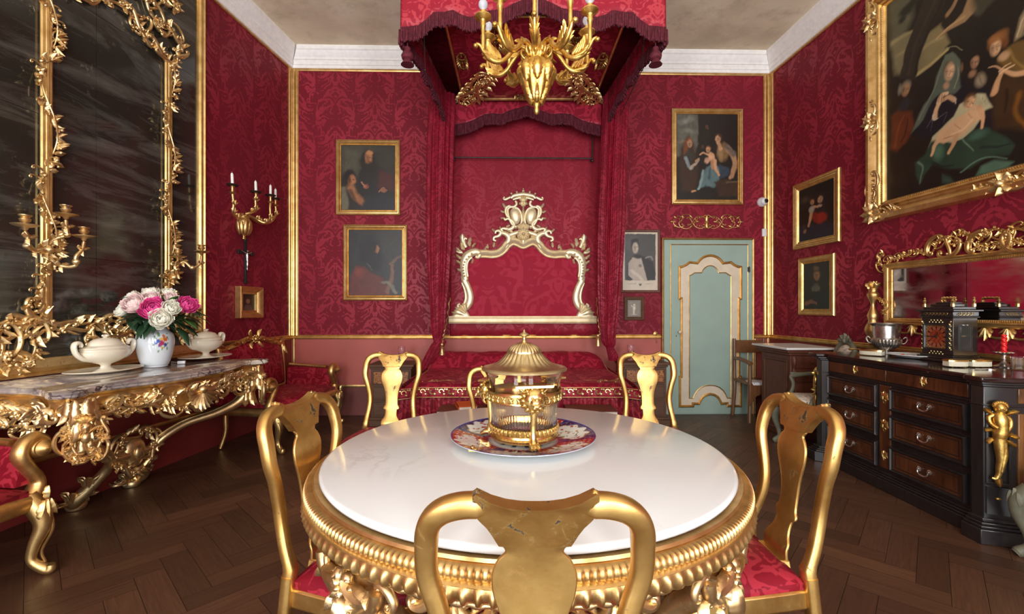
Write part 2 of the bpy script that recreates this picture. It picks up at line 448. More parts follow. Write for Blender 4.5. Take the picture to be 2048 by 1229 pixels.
# marbles
g = NT('white_marble'); v = g.coord('Object'); n1 = g.noise(v, 2.2, 6, .62, 1.2); ve = g.ramp(n1, [(.470, 0.0), (.497, .8), (.503, .8), (.53, 0.0)])
msk = g.ramp(g.noise(v, 1.7, 2), [(.5, 0.0), (.68, 1.0)]); n3 = g.noise(v, 1.1, 3)
c = g.mix(g.math('MULTIPLY', g.math('MULTIPLY', ve, msk), .38), g.mix(n3, (.79, .82, .83), (.73, .755, .765)), (.42, .42, .40))
g.P(Base_Color=c, Roughness=.16, Coat_Weight=.2, Coat_Roughness=.08); M['marble'] = g.m
g = NT('brocatelle_marble'); v = g.coord('Object'); vo = g.n('ShaderNodeTexVoronoi'); vo.feature = 'DISTANCE_TO_EDGE'
nn = g.n('ShaderNodeTexNoise'); g.set(nn.inputs['Vector'], v); nn.inputs['Scale'].default_value = 5; nn.inputs['Detail'].default_value = 5
mx = g.mix(.16, v, nn.outputs[1]); g.set(vo.inputs['Vector'], mx); vo.inputs['Scale'].default_value = 17
e = g.ramp(vo.outputs[0], [(.02, 1.0), (.09, 0.0)]); n2 = g.noise(v, 4, 5, .6, .6)
c = g.ramp(n2, [(.35, (.20, .17, .17)), (.5, (.44, .37, .33)), (.62, (.66, .57, .46))]); c = g.mix(g.math('MULTIPLY', e, g.ramp(g.noise(v, 3, 2), [(.40, .15), (.6, 1.0)])), c, (.07, .045, .05))
g.P(Base_Color=c, Roughness=.12, Coat_Weight=.4, Coat_Roughness=.05); M['brocatelle'] = g.m
def wood(name, a, b, rough=.35, scale=(2, 14, 2), coat=.2, blotch=0):
    g = NT(name); v = g.coord('Object', scale); n1 = g.noise(v, 2.6, 6, .6, .8)
    c = g.mix(g.ramp(n1, [(.3, 0.0), (.7, 1.0)]), a, b)
    if blotch: c = g.mix(g.ramp(g.noise(g.coord('Object'), 4, 2), [(.45, 0.0), (.65, blotch)]), c, tuple(x * .3 for x in a))
    g.P(Base_Color=c, Roughness=rough, Coat_Weight=coat, Coat_Roughness=.15); g.bump(n1, .05, .002); return g.m
M['ebony'] = wood('ebonised_wood', (.012, .010, .010), (.022, .018, .017), .28, coat=.5)
M['walnut'] = wood('walnut_veneer', (.055, .016, .007), (.15, .050, .018), .3, (12, 12, 2), coat=.4, blotch=.5)
M['mahogany'] = wood('mahogany', (.075, .018, .009), (.14, .038, .016), .5, (10, 10, 2), coat=.05)
M['oak'] = wood('dark_wood', (.075, .032, .015), (.14, .060, .026), .6, (2, 2, 14), coat=.0)
M['brownwood'] = wood('brown_wood', (.13, .05, .018), (.20, .085, .03), .4, (8, 8, 2), coat=.15)
g = NT('glass_clear'); g.P(Base_Color=(.97, .95, .94), Roughness=.03, Transmission_Weight=1.0, IOR=1.3); g.set(g.b.inputs['Specular IOR Level'], .6); M['glass'] = g.m
g = NT('pink_glass'); g.P(Base_Color=(.95, .72, .74), Roughness=.05, Transmission_Weight=.9, IOR=1.35); M['pink_glass'] = g.m
g = NT('bulb_glass'); g.P(Base_Color=(.72, .75, .80), Roughness=.2, Transmission_Weight=.45, IOR=1.4); M['bulb'] = g.m
g = NT('old_mirror'); v = g.coord('Object'); n1 = g.noise(v, 1.6, 6, .65, .5); n2 = g.noise(v, 9, 6, .75); st = g.noise(g.coord('Object', (1, .35, 2.2)), 2.4, 6, .7, .8)
sp = g.ramp(n2, [(.60, 0.0), (.70, 1.0)]); a = g.math('MULTIPLY', sp, g.ramp(n1, [(.48, 0.0), (.62, 1.0)]))
haze = g.ramp(st, [(.47, 0.0), (.72, .55)])
c = g.mix(haze, (.024, .021, .016), (.17, .16, .14)); c = g.mix(g.math('MULTIPLY', a, .55), c, (.22, .21, .18))
g.P(Base_Color=c, Roughness=g.math('ADD', .09, g.math('MULTIPLY', a, .5)), Metallic=0); g.set(g.b.inputs['Specular IOR Level'], .85); M['old_mirror'] = g.m
g = NT('mirror'); n1 = g.noise(g.coord('Object', (1, 1, 3)), 3, 5, .6); g.P(Base_Color=(.62, .58, .58), Metallic=1.0, Roughness=g.ramp(n1, [(.4, .03), (.8, .30)])); M['mirror'] = g.m
g = NT('painted'); at = g.n('ShaderNodeVertexColor'); at.layer_name = 'Col'; cr = g.noise(g.coord('Object'), 70, 4)
g.P(Base_Color=g.mix(g.math('MULTIPLY', cr, .18), at.outputs[0], (.01, .008, .006)), Roughness=.42); g.bump(cr, .12, .002); M['paint'] = g.m
g = NT('painted_glaze'); at = g.n('ShaderNodeVertexColor'); at.layer_name = 'Col'; g.P(Base_Color=at.outputs[0], Roughness=.12, Coat_Weight=.4); M['glaze'] = g.m

M['ebony_top'] = wood('polished_black_top', (.014, .007, .006), (.03, .012, .010), .10, coat=.6)
M['walnut_side'] = wood('figured_walnut', (.09, .035, .010), (.26, .11, .035), .3, (10, 10, 1.5), coat=.3, blotch=.9)
M['porcelain'] = plain('white_porcelain', (.78, .78, .77), .12, var=.02)
M['slab'] = plain('white_slab', (.74, .73, .71), .3, var=.05)
M['sideglass'] = plain('dark_glass', (.04, .04, .035), .06, var=.2, Coat_Weight=.5)

M['pale_brass'] = gilt('pale_brass', (.80, .66, .38), (.66, .52, .26), wear=.68, rough=.30, bump=.1)

def rococo(mb, F, path, size, seed, w=.01, dens=1.0, leafy=1.0):
    # a run of carved scrolls, leaves and berries following a path on a frame
    rd = random.Random(seed); pts = spline([(*p, 0)[:2] for p in path], 10); L = [0]
    for a, b in zip(pts, pts[1:]): L.append(L[-1] + math.hypot(b[0] - a[0], b[1] - a[1]))
    def at(t):
        t = max(0, min(L[-1], t))
        for i in range(len(L) - 1):
            if L[i + 1] >= t:
                k = (t - L[i]) / max(1e-6, L[i + 1] - L[i]); a, b = pts[i], pts[i + 1]
                return a[0] + (b[0] - a[0]) * k, a[1] + (b[1] - a[1]) * k, math.atan2(b[1] - a[1], b[0] - a[0])
        return (*pts[-1][:2], 0)
    t = 0; s = 1; mb.tube([(p[0], p[1], w, size * .10) for p in pts[::3] + [pts[-1]]], F=F, n=7)
    while t < L[-1]:
        x, y, a = at(t); x2, y2, a2 = at(t + size * 1.15)
        nx_, ny_ = -math.sin(a) * s, math.cos(a) * s; o = size * rd.uniform(.15, .38)
        mb.scroll(F, (x + nx_ * o * .3, y + ny_ * o * .3), (x2 + nx_ * o, y2 + ny_ * o), size * rd.uniform(.10, .15), rd.choice('CCS'), -s * rd.choice((1, 1, -1)), curl=rd.uniform(3.6, 5), mid=rd.uniform(1.8, 3), w=w + rd.uniform(0, size * .15), n=6)
        for _ in range(int(2 * leafy + .5)):
            q = rd.uniform(0, size); lx, ly, la = at(t + q); sg = rd.choice((-1, 1)); mb.leaf(F, lx, ly, la + sg * rd.uniform(.5, 1.7), size * rd.uniform(.32, .58), size * rd.uniform(.20, .32), w + size * .08, size * .10, size * .2, lobes=2, nx=6)
        if rd.random() < .6: lx, ly, la = at(t + size * .6); mb.sph((lx - nx_ * size * .2, ly - ny_ * size * .2, w + size * .2), size * .10, 7, F)
        t += size * .8 / dens; s = -s

M['gold_scratched'] = gilt('scratched_gilding', (.74, .47, .15), (.52, .29, .08), dark=(.06, .045, .035), wear=.40, rough=.40, scale=7, bump=.3)
M['bronze_mount'] = gilt('clock_mounts', (.55, .42, .20), (.35, .25, .10), wear=.55, rough=.4)
# ================================================================ the room
CL = Vector((-2.80, 5.72, 0)); CR = Vector((3.354, 5.85, 0))
FL = Fr(CL, (.102, 1, 0)); FB = Fr(CL, CR - CL); FR = Fr(CR, (.049, -1, 0))
WB = (CR - CL).length; YR = -2.6                     # the wall with the windows, behind the camera
LL = (5.72 - YR) / FL.U.y; LR = (5.85 - YR) / -FR.U.y
RL = FL(-LL, 0); RR = FR(LR, 0)
CEIL = 4.66; RAIL = 1.0; RAIL2 = .374; TOP = 4.41
FW = Fr(RR, RL - RR); WW = (RL - RR).length

# floor: herringbone boards at 45 degrees
mb = MB(); W_, n_ = .125, 4; L_ = W_ * n_; rnd = random.Random(4)
mb.mi = 1; q = .3
for v in ((RL + Vector((-q, -q, 0))), (RR + Vector((q, -q, 0))), (CR + Vector((q, q, 0))), (CL + Vector((-q, q, 0)))): mb.v.append((v.x, v.y, -.004)); mb.c.append((.01, .006, .004)); mb.uv.append((0, 0))
mb.f.append((0, 1, 2, 3)); mb.fm.append(1); mb.hascol = True; mb.mi = 0
ca, sa = math.cos(math.radians(47)), math.sin(math.radians(47))
tones = [(.105, .048, .025), (.13, .058, .030), (.088, .040, .021), (.15, .068, .034), (.115, .050, .027), (.098, .044, .023)]
for k in range(-90, 110):
    for m in range(-22, 22):
        for hz in (0, 1):
            x0, y0 = (k * W_, k * W_ + 2 * L_ * m) if hz else ((k - 1) * W_, k * W_ + 2 * L_ * m)
            dx, dy = (L_, W_) if hz else (W_, L_)
            cx_, cy_ = x0 + dx / 2, y0 + dy / 2
            X, Y = cx_ * ca - cy_ * sa, cx_ * sa + cy_ * ca + 1.0
            if not (-4.0 < X < 4.1 and YR - .3 < Y < 6.1): continue
            g_ = .0011; c_ = rnd.choice(tones); t_ = rnd.uniform(.75, 1.25); c_ = tuple(a * t_ for a in c_)
            vs = []; ou, ov = rnd.uniform(0, 9), rnd.uniform(0, 9); uv = []
            for (a, b) in ((x0 + g_, y0 + g_), (x0 + dx - g_, y0 + g_), (x0 + dx - g_, y0 + dy - g_), (x0 + g_, y0 + dy - g_)):
                vs.append((a * ca - b * sa, a * sa + b * ca + 1.0, 0))
                uv.append((ou + (a - x0 if hz else b - y0), ov + (b - y0 if hz else a - x0)))
            mb.add(vs, [(0, 1, 2, 3)], [c_] * 4, uv)
groove = plain('floor_gap', (.012, .007, .005), .8)
struct('floor', mb, [M['floor'], groove], recalc=False)

mb = MB(); q = .3
mb.box((.1, 1.7, CEIL + .05), (8.6, 9.4, .1)); struct('ceiling', mb, M['plaster'])

def wall(name, F, u0, u1, silk=True, mats=None, holes=()):
    mb = MB()
    def slab(a, b, z0, z1, mi):
        mb.mi = mi; mb.box(((a + b) / 2, (z0 + z1) / 2, -.06), (b - a, z1 - z0, .12), F=F)
    def band(z0, z1, mi):
        cur = [(u0, u1, z0, z1)]
        for (ha, hb, za, zb) in holes:
            nxt = []
            for (a, b, c, d) in cur:
                if hb <= a or ha >= b or zb <= c or za >= d: nxt.append((a, b, c, d)); continue
                if a < ha: nxt.append((a, ha, c, d))
                if hb < b: nxt.append((hb, b, c, d))
                if c < za: nxt.append((max(a, ha), min(b, hb), c, za))
                if zb < d: nxt.append((max(a, ha), min(b, hb), zb, d))
            cur = nxt
        for r in cur: slab(*r, mi)
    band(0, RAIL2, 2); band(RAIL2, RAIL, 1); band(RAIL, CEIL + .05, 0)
    return struct(name, mb, mats or [M['wall_silk'], M['dado'], M['dado_low']], uv=True)
wall('wall_left', FL, -LL - .1, .12, mats=[M['wall_silk'], M['dado_shaded'], M['dado_shaded']])
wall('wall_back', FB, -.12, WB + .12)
wall('wall_right', FR, -.12, LR + .1, mats=[M['wall_silk'], M['dado_shaded'], M['dado_shaded']])
WIN = [(.75, 2.15, .35, 3.9), (2.95, 4.35, .35, 3.9), (5.15, 6.55, .35, 3.9)]  # unseen rear windows; the middle one is added for even fill light
wall('wall_rear', FW, -.1, WW + .1, holes=WIN)
for i, (a, b, c, d) in enumerate(WIN):
    mb = MB(); mb.frame_rect(FW, a, c, b, d, [(0, -.08), (0, .02), (.05, .02), (.05, -.08)])
    for z in (c + .9, c + 1.8, c + 2.7): mb.box(((a + b) / 2, z, -.03), (b - a, .035, .03), F=FW)
    mb.box(((a + b) / 2, (c + d) / 2, -.03), (.06, d - c, .035), F=FW)
    struct('window_%d' % (i + 1), mb, M['cornice'])

# cornice and gilded fillets
CP = [(0, TOP), (.028, TOP), (.028, TOP + .035), (.04, TOP + .04), (.045, TOP + .075), (.03, TOP + .09), (.055, TOP + .10), (.062, TOP + .12),
      (.075, TOP + .135), (.10, TOP + .19), (.112, TOP + .20), (.112, TOP + .25), (0, TOP + .25)]
tn = [0]
def trim(mb, m, **kw):
    tn[0] += 1; return struct('trim_%d' % tn[0], mb, m, **kw)
def run(F, u0, u1, prof, m0=0, m1=0):                # horizontal moulding, mitred at inside corners by m0/m1
    mb = MB(); n = len(prof); vs = []
    for (u, s) in ((u0, m0), (u1, -m1)): vs += [F(u + s * w, z, w) for (w, z) in prof]
    fs = [(i, (i + 1) % n, n + (i + 1) % n, n + i) for i in range(n)] + [tuple(range(n)), tuple(range(n, 2 * n))]
    mb.add(vs, fs); return mb
for (F, a, b) in ((FL, -LL, 0), (FB, 0, WB), (FR, 0, LR), (FW, 0, WW)):
    trim(run(F, a, b, CP, 1, 1), M['cornice'], angle=20)
    trim(run(F, a, b, [(0, TOP - .028), (.012, TOP - .028), (.018, TOP - .016), (.012, TOP), (0, TOP)], 1, 1), M['gold_frame'])
RP = [(0, -.026), (.01, -.026), (.014, -.018), (.010, -.012), (.022, -.004), (.022, .006), (.010, .012), (.016, .020), (.012, .027), (0, .027)]
R2 = [(0, -.016), (.010, -.016), (.014, 0), (.010, .016), (0, .016)]
DU0, DV1 = FB.pix(1322, 477); DU1, _ = FB.pix(1505, 477)
for (F, a, b, s0, s1) in ((FL, -LL, 0, 0, 1), (FB, 0, DU0 - .005, 1, 0), (FB, DU1 + .005, WB, 0, 1), (FR, 0, LR, 1, 0)):
    trim(run(F, a, b, [(w, RAIL + z) for (w, z) in RP], s0, s1), M['gold_frame'], angle=25)
    trim(run(F, a, b, [(w, RAIL2 + z) for (w, z) in R2], s0, s1), M['gold_frame'], angle=25)
def post(F, u, z0, z1, wd=.042, nb=2):
    mb = MB()
    for k in range(nb):
        uu = u + (k - (nb - 1) / 2) * wd
        mb.tube([(uu, z0, .004), (uu, z1, .004)], wd * .42, 8, F=F)
    mb.box((u, (z0 + z1) / 2, .004), (wd * nb + .006, z1 - z0, .010), F=F); return mb
trim(post(FL, -.035, RAIL + .02, TOP - .02), M['gold_frame']); trim(post(FB, .045, RAIL + .02, TOP - .02), M['gold_frame'])
trim(post(FB, WB - .045, RAIL + .02, TOP - .02), M['gold_frame']); trim(post(FR, .035, RAIL + .02, TOP - .02), M['gold_frame'])
trim(post(FB, .03, .0, RAIL - .02, .022, 1), M['gold_frame']); trim(post(FB, WB - .03, .0, RAIL - .02, .022, 1), M['gold_frame'])
trim(post(FB, DU1 + .03, .0, RAIL - .03, .022, 1), M['gold_frame'])

# ---------------------------------------------------------------- door
def dp(px, py): return FB.pix(px, py)
mb = MB(); zt = DV1
mb.prism([(DU0, 0), (DU1, 0), (DU1, zt), (DU0, zt)], 0.001, .03, FB)
d1 = mb.build('door_1', M['green']); d1['kind'] = 'structure'
mb = MB()
fp = [(0, 0), (0, .045), (.012, .052), (.022, .045), (.022, .034), (.022, 0)]
mb.sweep([(DU1, 0), (DU1, zt), (DU0, zt), (DU0, 0)], [(0, .0), (0, .045), (.012, .054), (.024, .045), (.024, .0)], FB)
mb.build('frame', M['gold_frame'], d1)
a0, zt2 = dp(1340, 491); a1, _ = dp(1492, 491)
mb = MB(); mb.prism([(a0, .012), (a1, .012), (a1, zt2), (a0, zt2)], .030, .040, FB); leaf_ = mb.build('leaf', M['green'], d1, bevel=.002)
mb = MB(); mb.sweep([(a1 + .004, .01), (a1 + .004, zt2 + .004), (a0 - .004, zt2 + .004), (a0 - .004, .01)], [(-.007, .030), (-.007, .042), (.0, .046), (.006, .042), (.006, .030)], FB)
mb.build('leaf_edge', M['gold_frame'], leaf_)
# shaped inner panel: outline measured on the door, mirrored about its axis
def Z(x, y): return dp(1300 + x / 3.235, 460 + y / 3.235)
axu = dp(1300 + 378 / 3.235, 600)[0]
def mir(r):                                          # r: right half from the top axis to the bottom axis, (zoom px)
    q = [Z(*p) for p in r]; q = [(p[0], p[1]) for p in q]
    return q + [(2 * axu - p[0], p[1]) for p in reversed(q[1:-1])]
top_arc = [(378 + 70 * math.sin(a), 238 - 64 * math.cos(a) + 0) for a in [i * PI / 2 / 8 for i in range(9)]]
outer = [(378, 168), (400, 171), (425, 181), (445, 198), (460, 218), (480, 216), (510, 212), (530, 228), (555, 240), (576, 243), (576, 447), (563, 447), (563, 945), (573, 945), (573, 1137),
         (487, 1137), (487, 1120), (450, 1122), (440, 1100), (425, 1078), (405, 1066), (378, 1060)]
inner = [(378, 234), (398, 238), (415, 250), (428, 266), (433, 280), (478, 280), (495, 292), (512, 300), (512, 1085), (487, 1085), (477, 1060), (460, 1035), (435, 1015), (405, 1005), (378, 1003)]
mo, mi_ = mir(outer), mir(inner)
mb = MB(); mb.prism(mo, .040, .046, FB); pan = mb.build('cream_panel', M['cream'], leaf_)
mb = MB(); mb.sweep(mo, [(-.018, .04), (-.018, .052), (-.010, .058), (-.004, .052), (.003, .064), (.012, .058), (.012, .04)], FB, close=True); mb.build('panel_moulding', M['gold_frame'], leaf_, angle=25)
mb = MB(); mb.prism(mi_, .046, .0475, FB); mb.build('green_field', M['green'], leaf_)
mb = MB(); mb.sweep(mi_, [(-.007, .046), (-.007, .052), (0, .056), (.006, .052), (.006, .046)], FB, close=True); mb.build('field_moulding', M['gold_frame'], leaf_, angle=25)
mb = MB(); hu, hv = dp(1355, 664); mb.lathe([(.012, .04), (.012, .055), (.008, .06), (.014, .068), (.020, .080), (.018, .092), (.008, .098), (.0005, .099)], 14, F=lambda x, y, z: FB(hu + x, hv + y, z)); mb.build('knob', M['cream'], leaf_, label='round cream knob')
mb = MB(); mb.box((dp(1350, 672)[0], dp(1350, 672)[1], .042), (.007, .02, .003), F=FB); mb.build('keyhole', M['black'], leaf_)
for y in (540, 767):
    mb = MB(); u_, v_ = dp(1494, y); mb.box((u_, v_, .045), (.03, .06, .006), F=FB); mb.tube([(u_, v_ - .04, .05), (u_, v_ + .04, .05)], .006, 8, F=FB); mb.build('hinge', M['iron'], d1)

# ---------------------------------------------------------------- light
def area(name, loc, rot, sx, sy, e, col=(1, 1, 1)):
    l = bpy.data.lights.new(name, 'AREA'); l.shape = 'RECTANGLE'; l.size = sx; l.size_y = sy; l.energy = e; l.color = col
    o = bpy.data.objects.new(name, l); COL.objects.link(o); o.location = loc; o.rotation_euler = rot; return o
for i, (a, b, c, d) in enumerate(WIN):
    p = FW((a + b) / 2, (c + d) / 2, -.07)
    area('window_light', p, (PI / 2 + math.radians(30), 0, math.atan2(FW.N.y, FW.N.x) - PI / 2), b - a - .05, d - c - .05, 205, (.95, .98, 1))
w = bpy.data.worlds.new('world'); sc.world = w; w.use_nodes = True
w.node_tree.nodes['Background'].inputs[0].default_value = (.8, .85, 1, 1); w.node_tree.nodes['Background'].inputs[1].default_value = 1.0
sc.view_settings.exposure = .15
# ================================================================ table, chairs, dish, vessel
TX, TY, TZ = .055, 1.83, .79
def ring_frame(R, th, z):                            # frame on a cylinder wall: U tangential, V up, N outward
    c, s = math.cos(th), math.sin(th)
    return Fr((R * c, R * s, z), (-s, c, 0), (0, 0, 1), (c, s, 0))
T = thing('round_table', 'round carved gilt table with white marble top at the centre of the room', 'table', (TX, TY, 0))
mb = MB(); mb.lathe([(.0005, TZ - .026), (.755, TZ - .026), (.768, TZ - .022), (.7735, TZ - .012), (.771, TZ - .004), (.762, TZ), (.0005, TZ)], 128)
mb.build('marble_top', M['marble'], T, label='white veined marble top', angle=60)
mb = MB(); mb.lathe([(.60, .70), (.60, TZ - .027), (.782, TZ - .027), (.788, TZ - .022), (.792, TZ - .030), (.788, TZ - .034)], 128)
N1 = 288                                              # band of fluted tongues, then the lower gadroons
pr = []
vs = []; K = N1 * 6
prof = [(.789, -.033, 0), (.806, -.034, .2), (.815, -.040, 1), (.819, -.052, 1), (.817, -.062, .7), (.811, -.066, 0), (.818, -.069, 0), (.823, -.073, 0), (.819, -.077, 0)]
for (r, z, d) in prof:
    for j in range(K):
        t = (j % 6) / 6; rr = r + d * (.0035 if t == 0 else -.0012 - .0022 * math.sin(PI * t))
        a = 2 * PI * j / K; vs.append((rr * math.cos(a), rr * math.sin(a), TZ + z))
fs = [(i * K + j, i * K + (j + 1) % K, (i + 1) * K + (j + 1) % K, (i + 1) * K + j) for i in range(len(prof) - 1) for j in range(K)]
mb.add(vs, fs)
N2 = 144
vs = []; K = N2 * 8
prof = [(.817, -.078, 0), (.820, -.084, .6), (.822, -.096, 1), (.815, -.110, 1), (.803, -.122, .8), (.788, -.130, 0), (.74, -.132, 0), (.62, -.130, 0)]
for (r, z, d) in prof:
    for j in range(K):
        t = (j % 8) / 8; k = math.sin(PI * ((t - .5) / .5)) if t > .5 else 0
        lobe = math.sin(PI * t / .5) ** .6 if t <= .5 else -.35 * math.sin(PI * (t - .5) / .5)
        rr = r + .0075 * d * lobe; a = 2 * PI * j / K
        vs.append((rr * math.cos(a), rr * math.sin(a), TZ + z - .006 * d * max(0, lobe)))
fs = [(i * K + j, i * K + (j + 1) % K, (i + 1) * K + (j + 1) % K, (i + 1) * K + j) for i in range(len(prof) - 1) for j in range(K)]
mb.add(vs, fs)
mb.build('gadrooned_rim', M['gold_frame'], T, angle=50)
# carved apron: shells and scrolls between the legs
def rf(R, th0, z0):                                  # wraps (u, v, w) round the table
    return lambda u, v, w=0: ((R + w) * math.cos(th0 + u / R), (R + w) * math.sin(th0 + u / R), z0 + v)
class CF:
    def __init__(s, R, th, z): s.f = rf(R, th, z); s.N = Vector((math.cos(th), math.sin(th), 0))
    def __call__(s, u, v, w=0): return s.f(u, v, w)
for k in range(4):
    th = -PI / 2 + k * PI / 2; F = CF(.72, th, .655); mb = MB()
    mb.tube([(u / 20 * .62 - .31, -.012 - .030 * math.cos(u / 20 * PI * 4), .0, .014) for u in range(21)], F=F, n=8)
    for sg in (-1, 1):
        mb.scroll(F, (sg * .04, -.02), (sg * .17, -.035), .016, 'C', sg, w=.01, asp=1.3, curl=5)
        mb.scroll(F, (sg * .17, -.0), (sg * .31, -.055), .017, 'S', sg, w=.01, asp=1.3, curl=4.6)
        mb.scroll(F, (sg * .05, -.065), (sg * .14, -.075), .011, 'C', -sg, w=.0)
        for (u, v, a, l) in ((.10, -.04, -1.2, .07), (.20, -.04, -1.7, .08), (.26, -.03, -2.0, .06)): mb.leaf(F, sg * u, v, a if sg > 0 else -PI - a, l, .05, .008, .016, .015)
    for j in range(9):
        a = -PI / 2 + (j - 4) * .30; mb.leaf(F, .02 * math.sin((j - 4) * .30), -.005, a, .085, .026, .012, .014, .015, lobes=1)
    mb.sph((0, -.005, .02), .020, 12, F); mb.build('apron_shell', M['gold_worn'], T, angle=60)
mb = MB(); mb.tube([(.785 * math.cos(2 * PI * j / 384), .785 * math.sin(2 * PI * j / 384), TZ - .134, .007 + .004 * (j % 4 in (1, 2))) for j in range(384)], n=8, close=True); mb.tube([(.74 * math.cos(2 * PI * j / 96), .74 * math.sin(2 * PI * j / 96), TZ - .148, .018) for j in range(96)], n=8, close=True)
mb.build('bead_row', M['gold_worn'], T, angle=60)
for k in range(4):
    th = PI / 4 + k * PI / 2 + .05; c, s = math.cos(th), math.sin(th)
    F = Fr((0, 0, 0), (c, s, 0), (0, 0, 1), (s, -c, 0))   # U outward, V up, N sideways
    mb = MB()
    mb.tube([(.58, .62, 0, .045), (.68, .58, 0, .050), (.70, .50, 0, .044), (.62, .42, 0, .034), (.54, .30, 0, .028), (.47, .18, 0, .026), (.50, .08, 0, .028), (.58, .035, 0, .034), (.62, .06, 0, .024), (.60, .085, 0, .016)], n=12, F=F, k=6)
    Fq = CF(.772, th, .60); Ff = type('S', (), {'__call__': lambda s, u, v, w=0, Fq=Fq: Fq(u * 1.0, .028 + (v - .085) * .62, w * .9)})(); Ff.N = Fq.N
    mb.tube([(.150 * math.cos(q_) * (1.05 if q_ > 0 else 1), .075 + .155 * math.sin(q_), .012 * math.cos(q_ * 2), .021) for q_ in [-PI * i / 16 for i in range(17)]], F=Ff, n=10)
    mb.tube([(.118 * math.cos(q_), .070 + .120 * math.sin(q_), .010, .010) for q_ in [-PI * i / 16 for i in range(17)]], F=Ff, n=8)
    mb.prism([(.13 * math.cos(q_), .07 + .13 * math.sin(q_)) for q_ in [-PI * i / 12 for i in range(13)]], -.06, -.006, Ff)
    for sg in (-1, 1):
        mb.scroll(Ff, (sg * .028, .055), (sg * .105, .015), .017, 'C', sg, curl=5.2, w=.005, asp=1.3); mb.scroll(Ff, (sg * .03, -.005), (sg * .085, -.02), .011, 'S', sg, curl=4.6, w=.008)
        mb.scroll(Ff, (sg * .15, .085), (sg * .185, .02), .013, 'C', -sg, curl=5, w=.0); mb.scroll(Ff, (sg * .13, -.045), (sg * .06, -.10), .014, 'C', sg, curl=5, w=.0)
        for (u, v, a, l) in ((.05, .05, -.4, .07), (.10, .04, -1.0, .05), (.03, -.02, -1.2, .05), (.16, -.0, -1.3, .07), (.08, -.085, -1.5, .07)): mb.leaf(Ff, sg * u, v, a if sg > 0 else -PI - a, l, .040, .008, .016, .012)
    for j in range(6): a = j * PI / 3; mb.leaf(Ff, 0, .015, a, .034, .022, .018, .012, .008, lobes=1, nx=5)
    mb.sph((0, .015, .03), .013, 10, Ff); mb.leaf(Ff, 0, -.03, -PI / 2, .15, .08, .02, .026, .01, lobes=5)
    for (u, v, r) in ((.045, .03, .015), (-.045, .03, .015), (.03, -.045, .012), (-.03, -.045, .012)): mb.sph((u, v, .012), r, 10, Ff)
    mb.build('leg', M['gold_worn'], T, angle=60)
mb = MB()                                            # curved stretcher with a central finial
for k in range(4):
    th = PI / 4 + k * PI / 2 + .05; F = Fr((0, 0, 0), (math.cos(th), math.sin(th), 0), (0, 0, 1), (math.sin(th), -math.cos(th), 0))
    mb.tube([(.50, .16, 0, .018), (.34, .22, 0, .02), (.18, .17, 0, .02), (.04, .20, 0, .024)], n=10, F=F, k=6)
mb.lathe([(.0005, .15), (.05, .16), (.08, .20), (.05, .24), (.03, .27), (.05, .31), (.03, .35), (.0005, .38)], 20, k=3); mb.build('stretcher', M['gold_worn'], T)

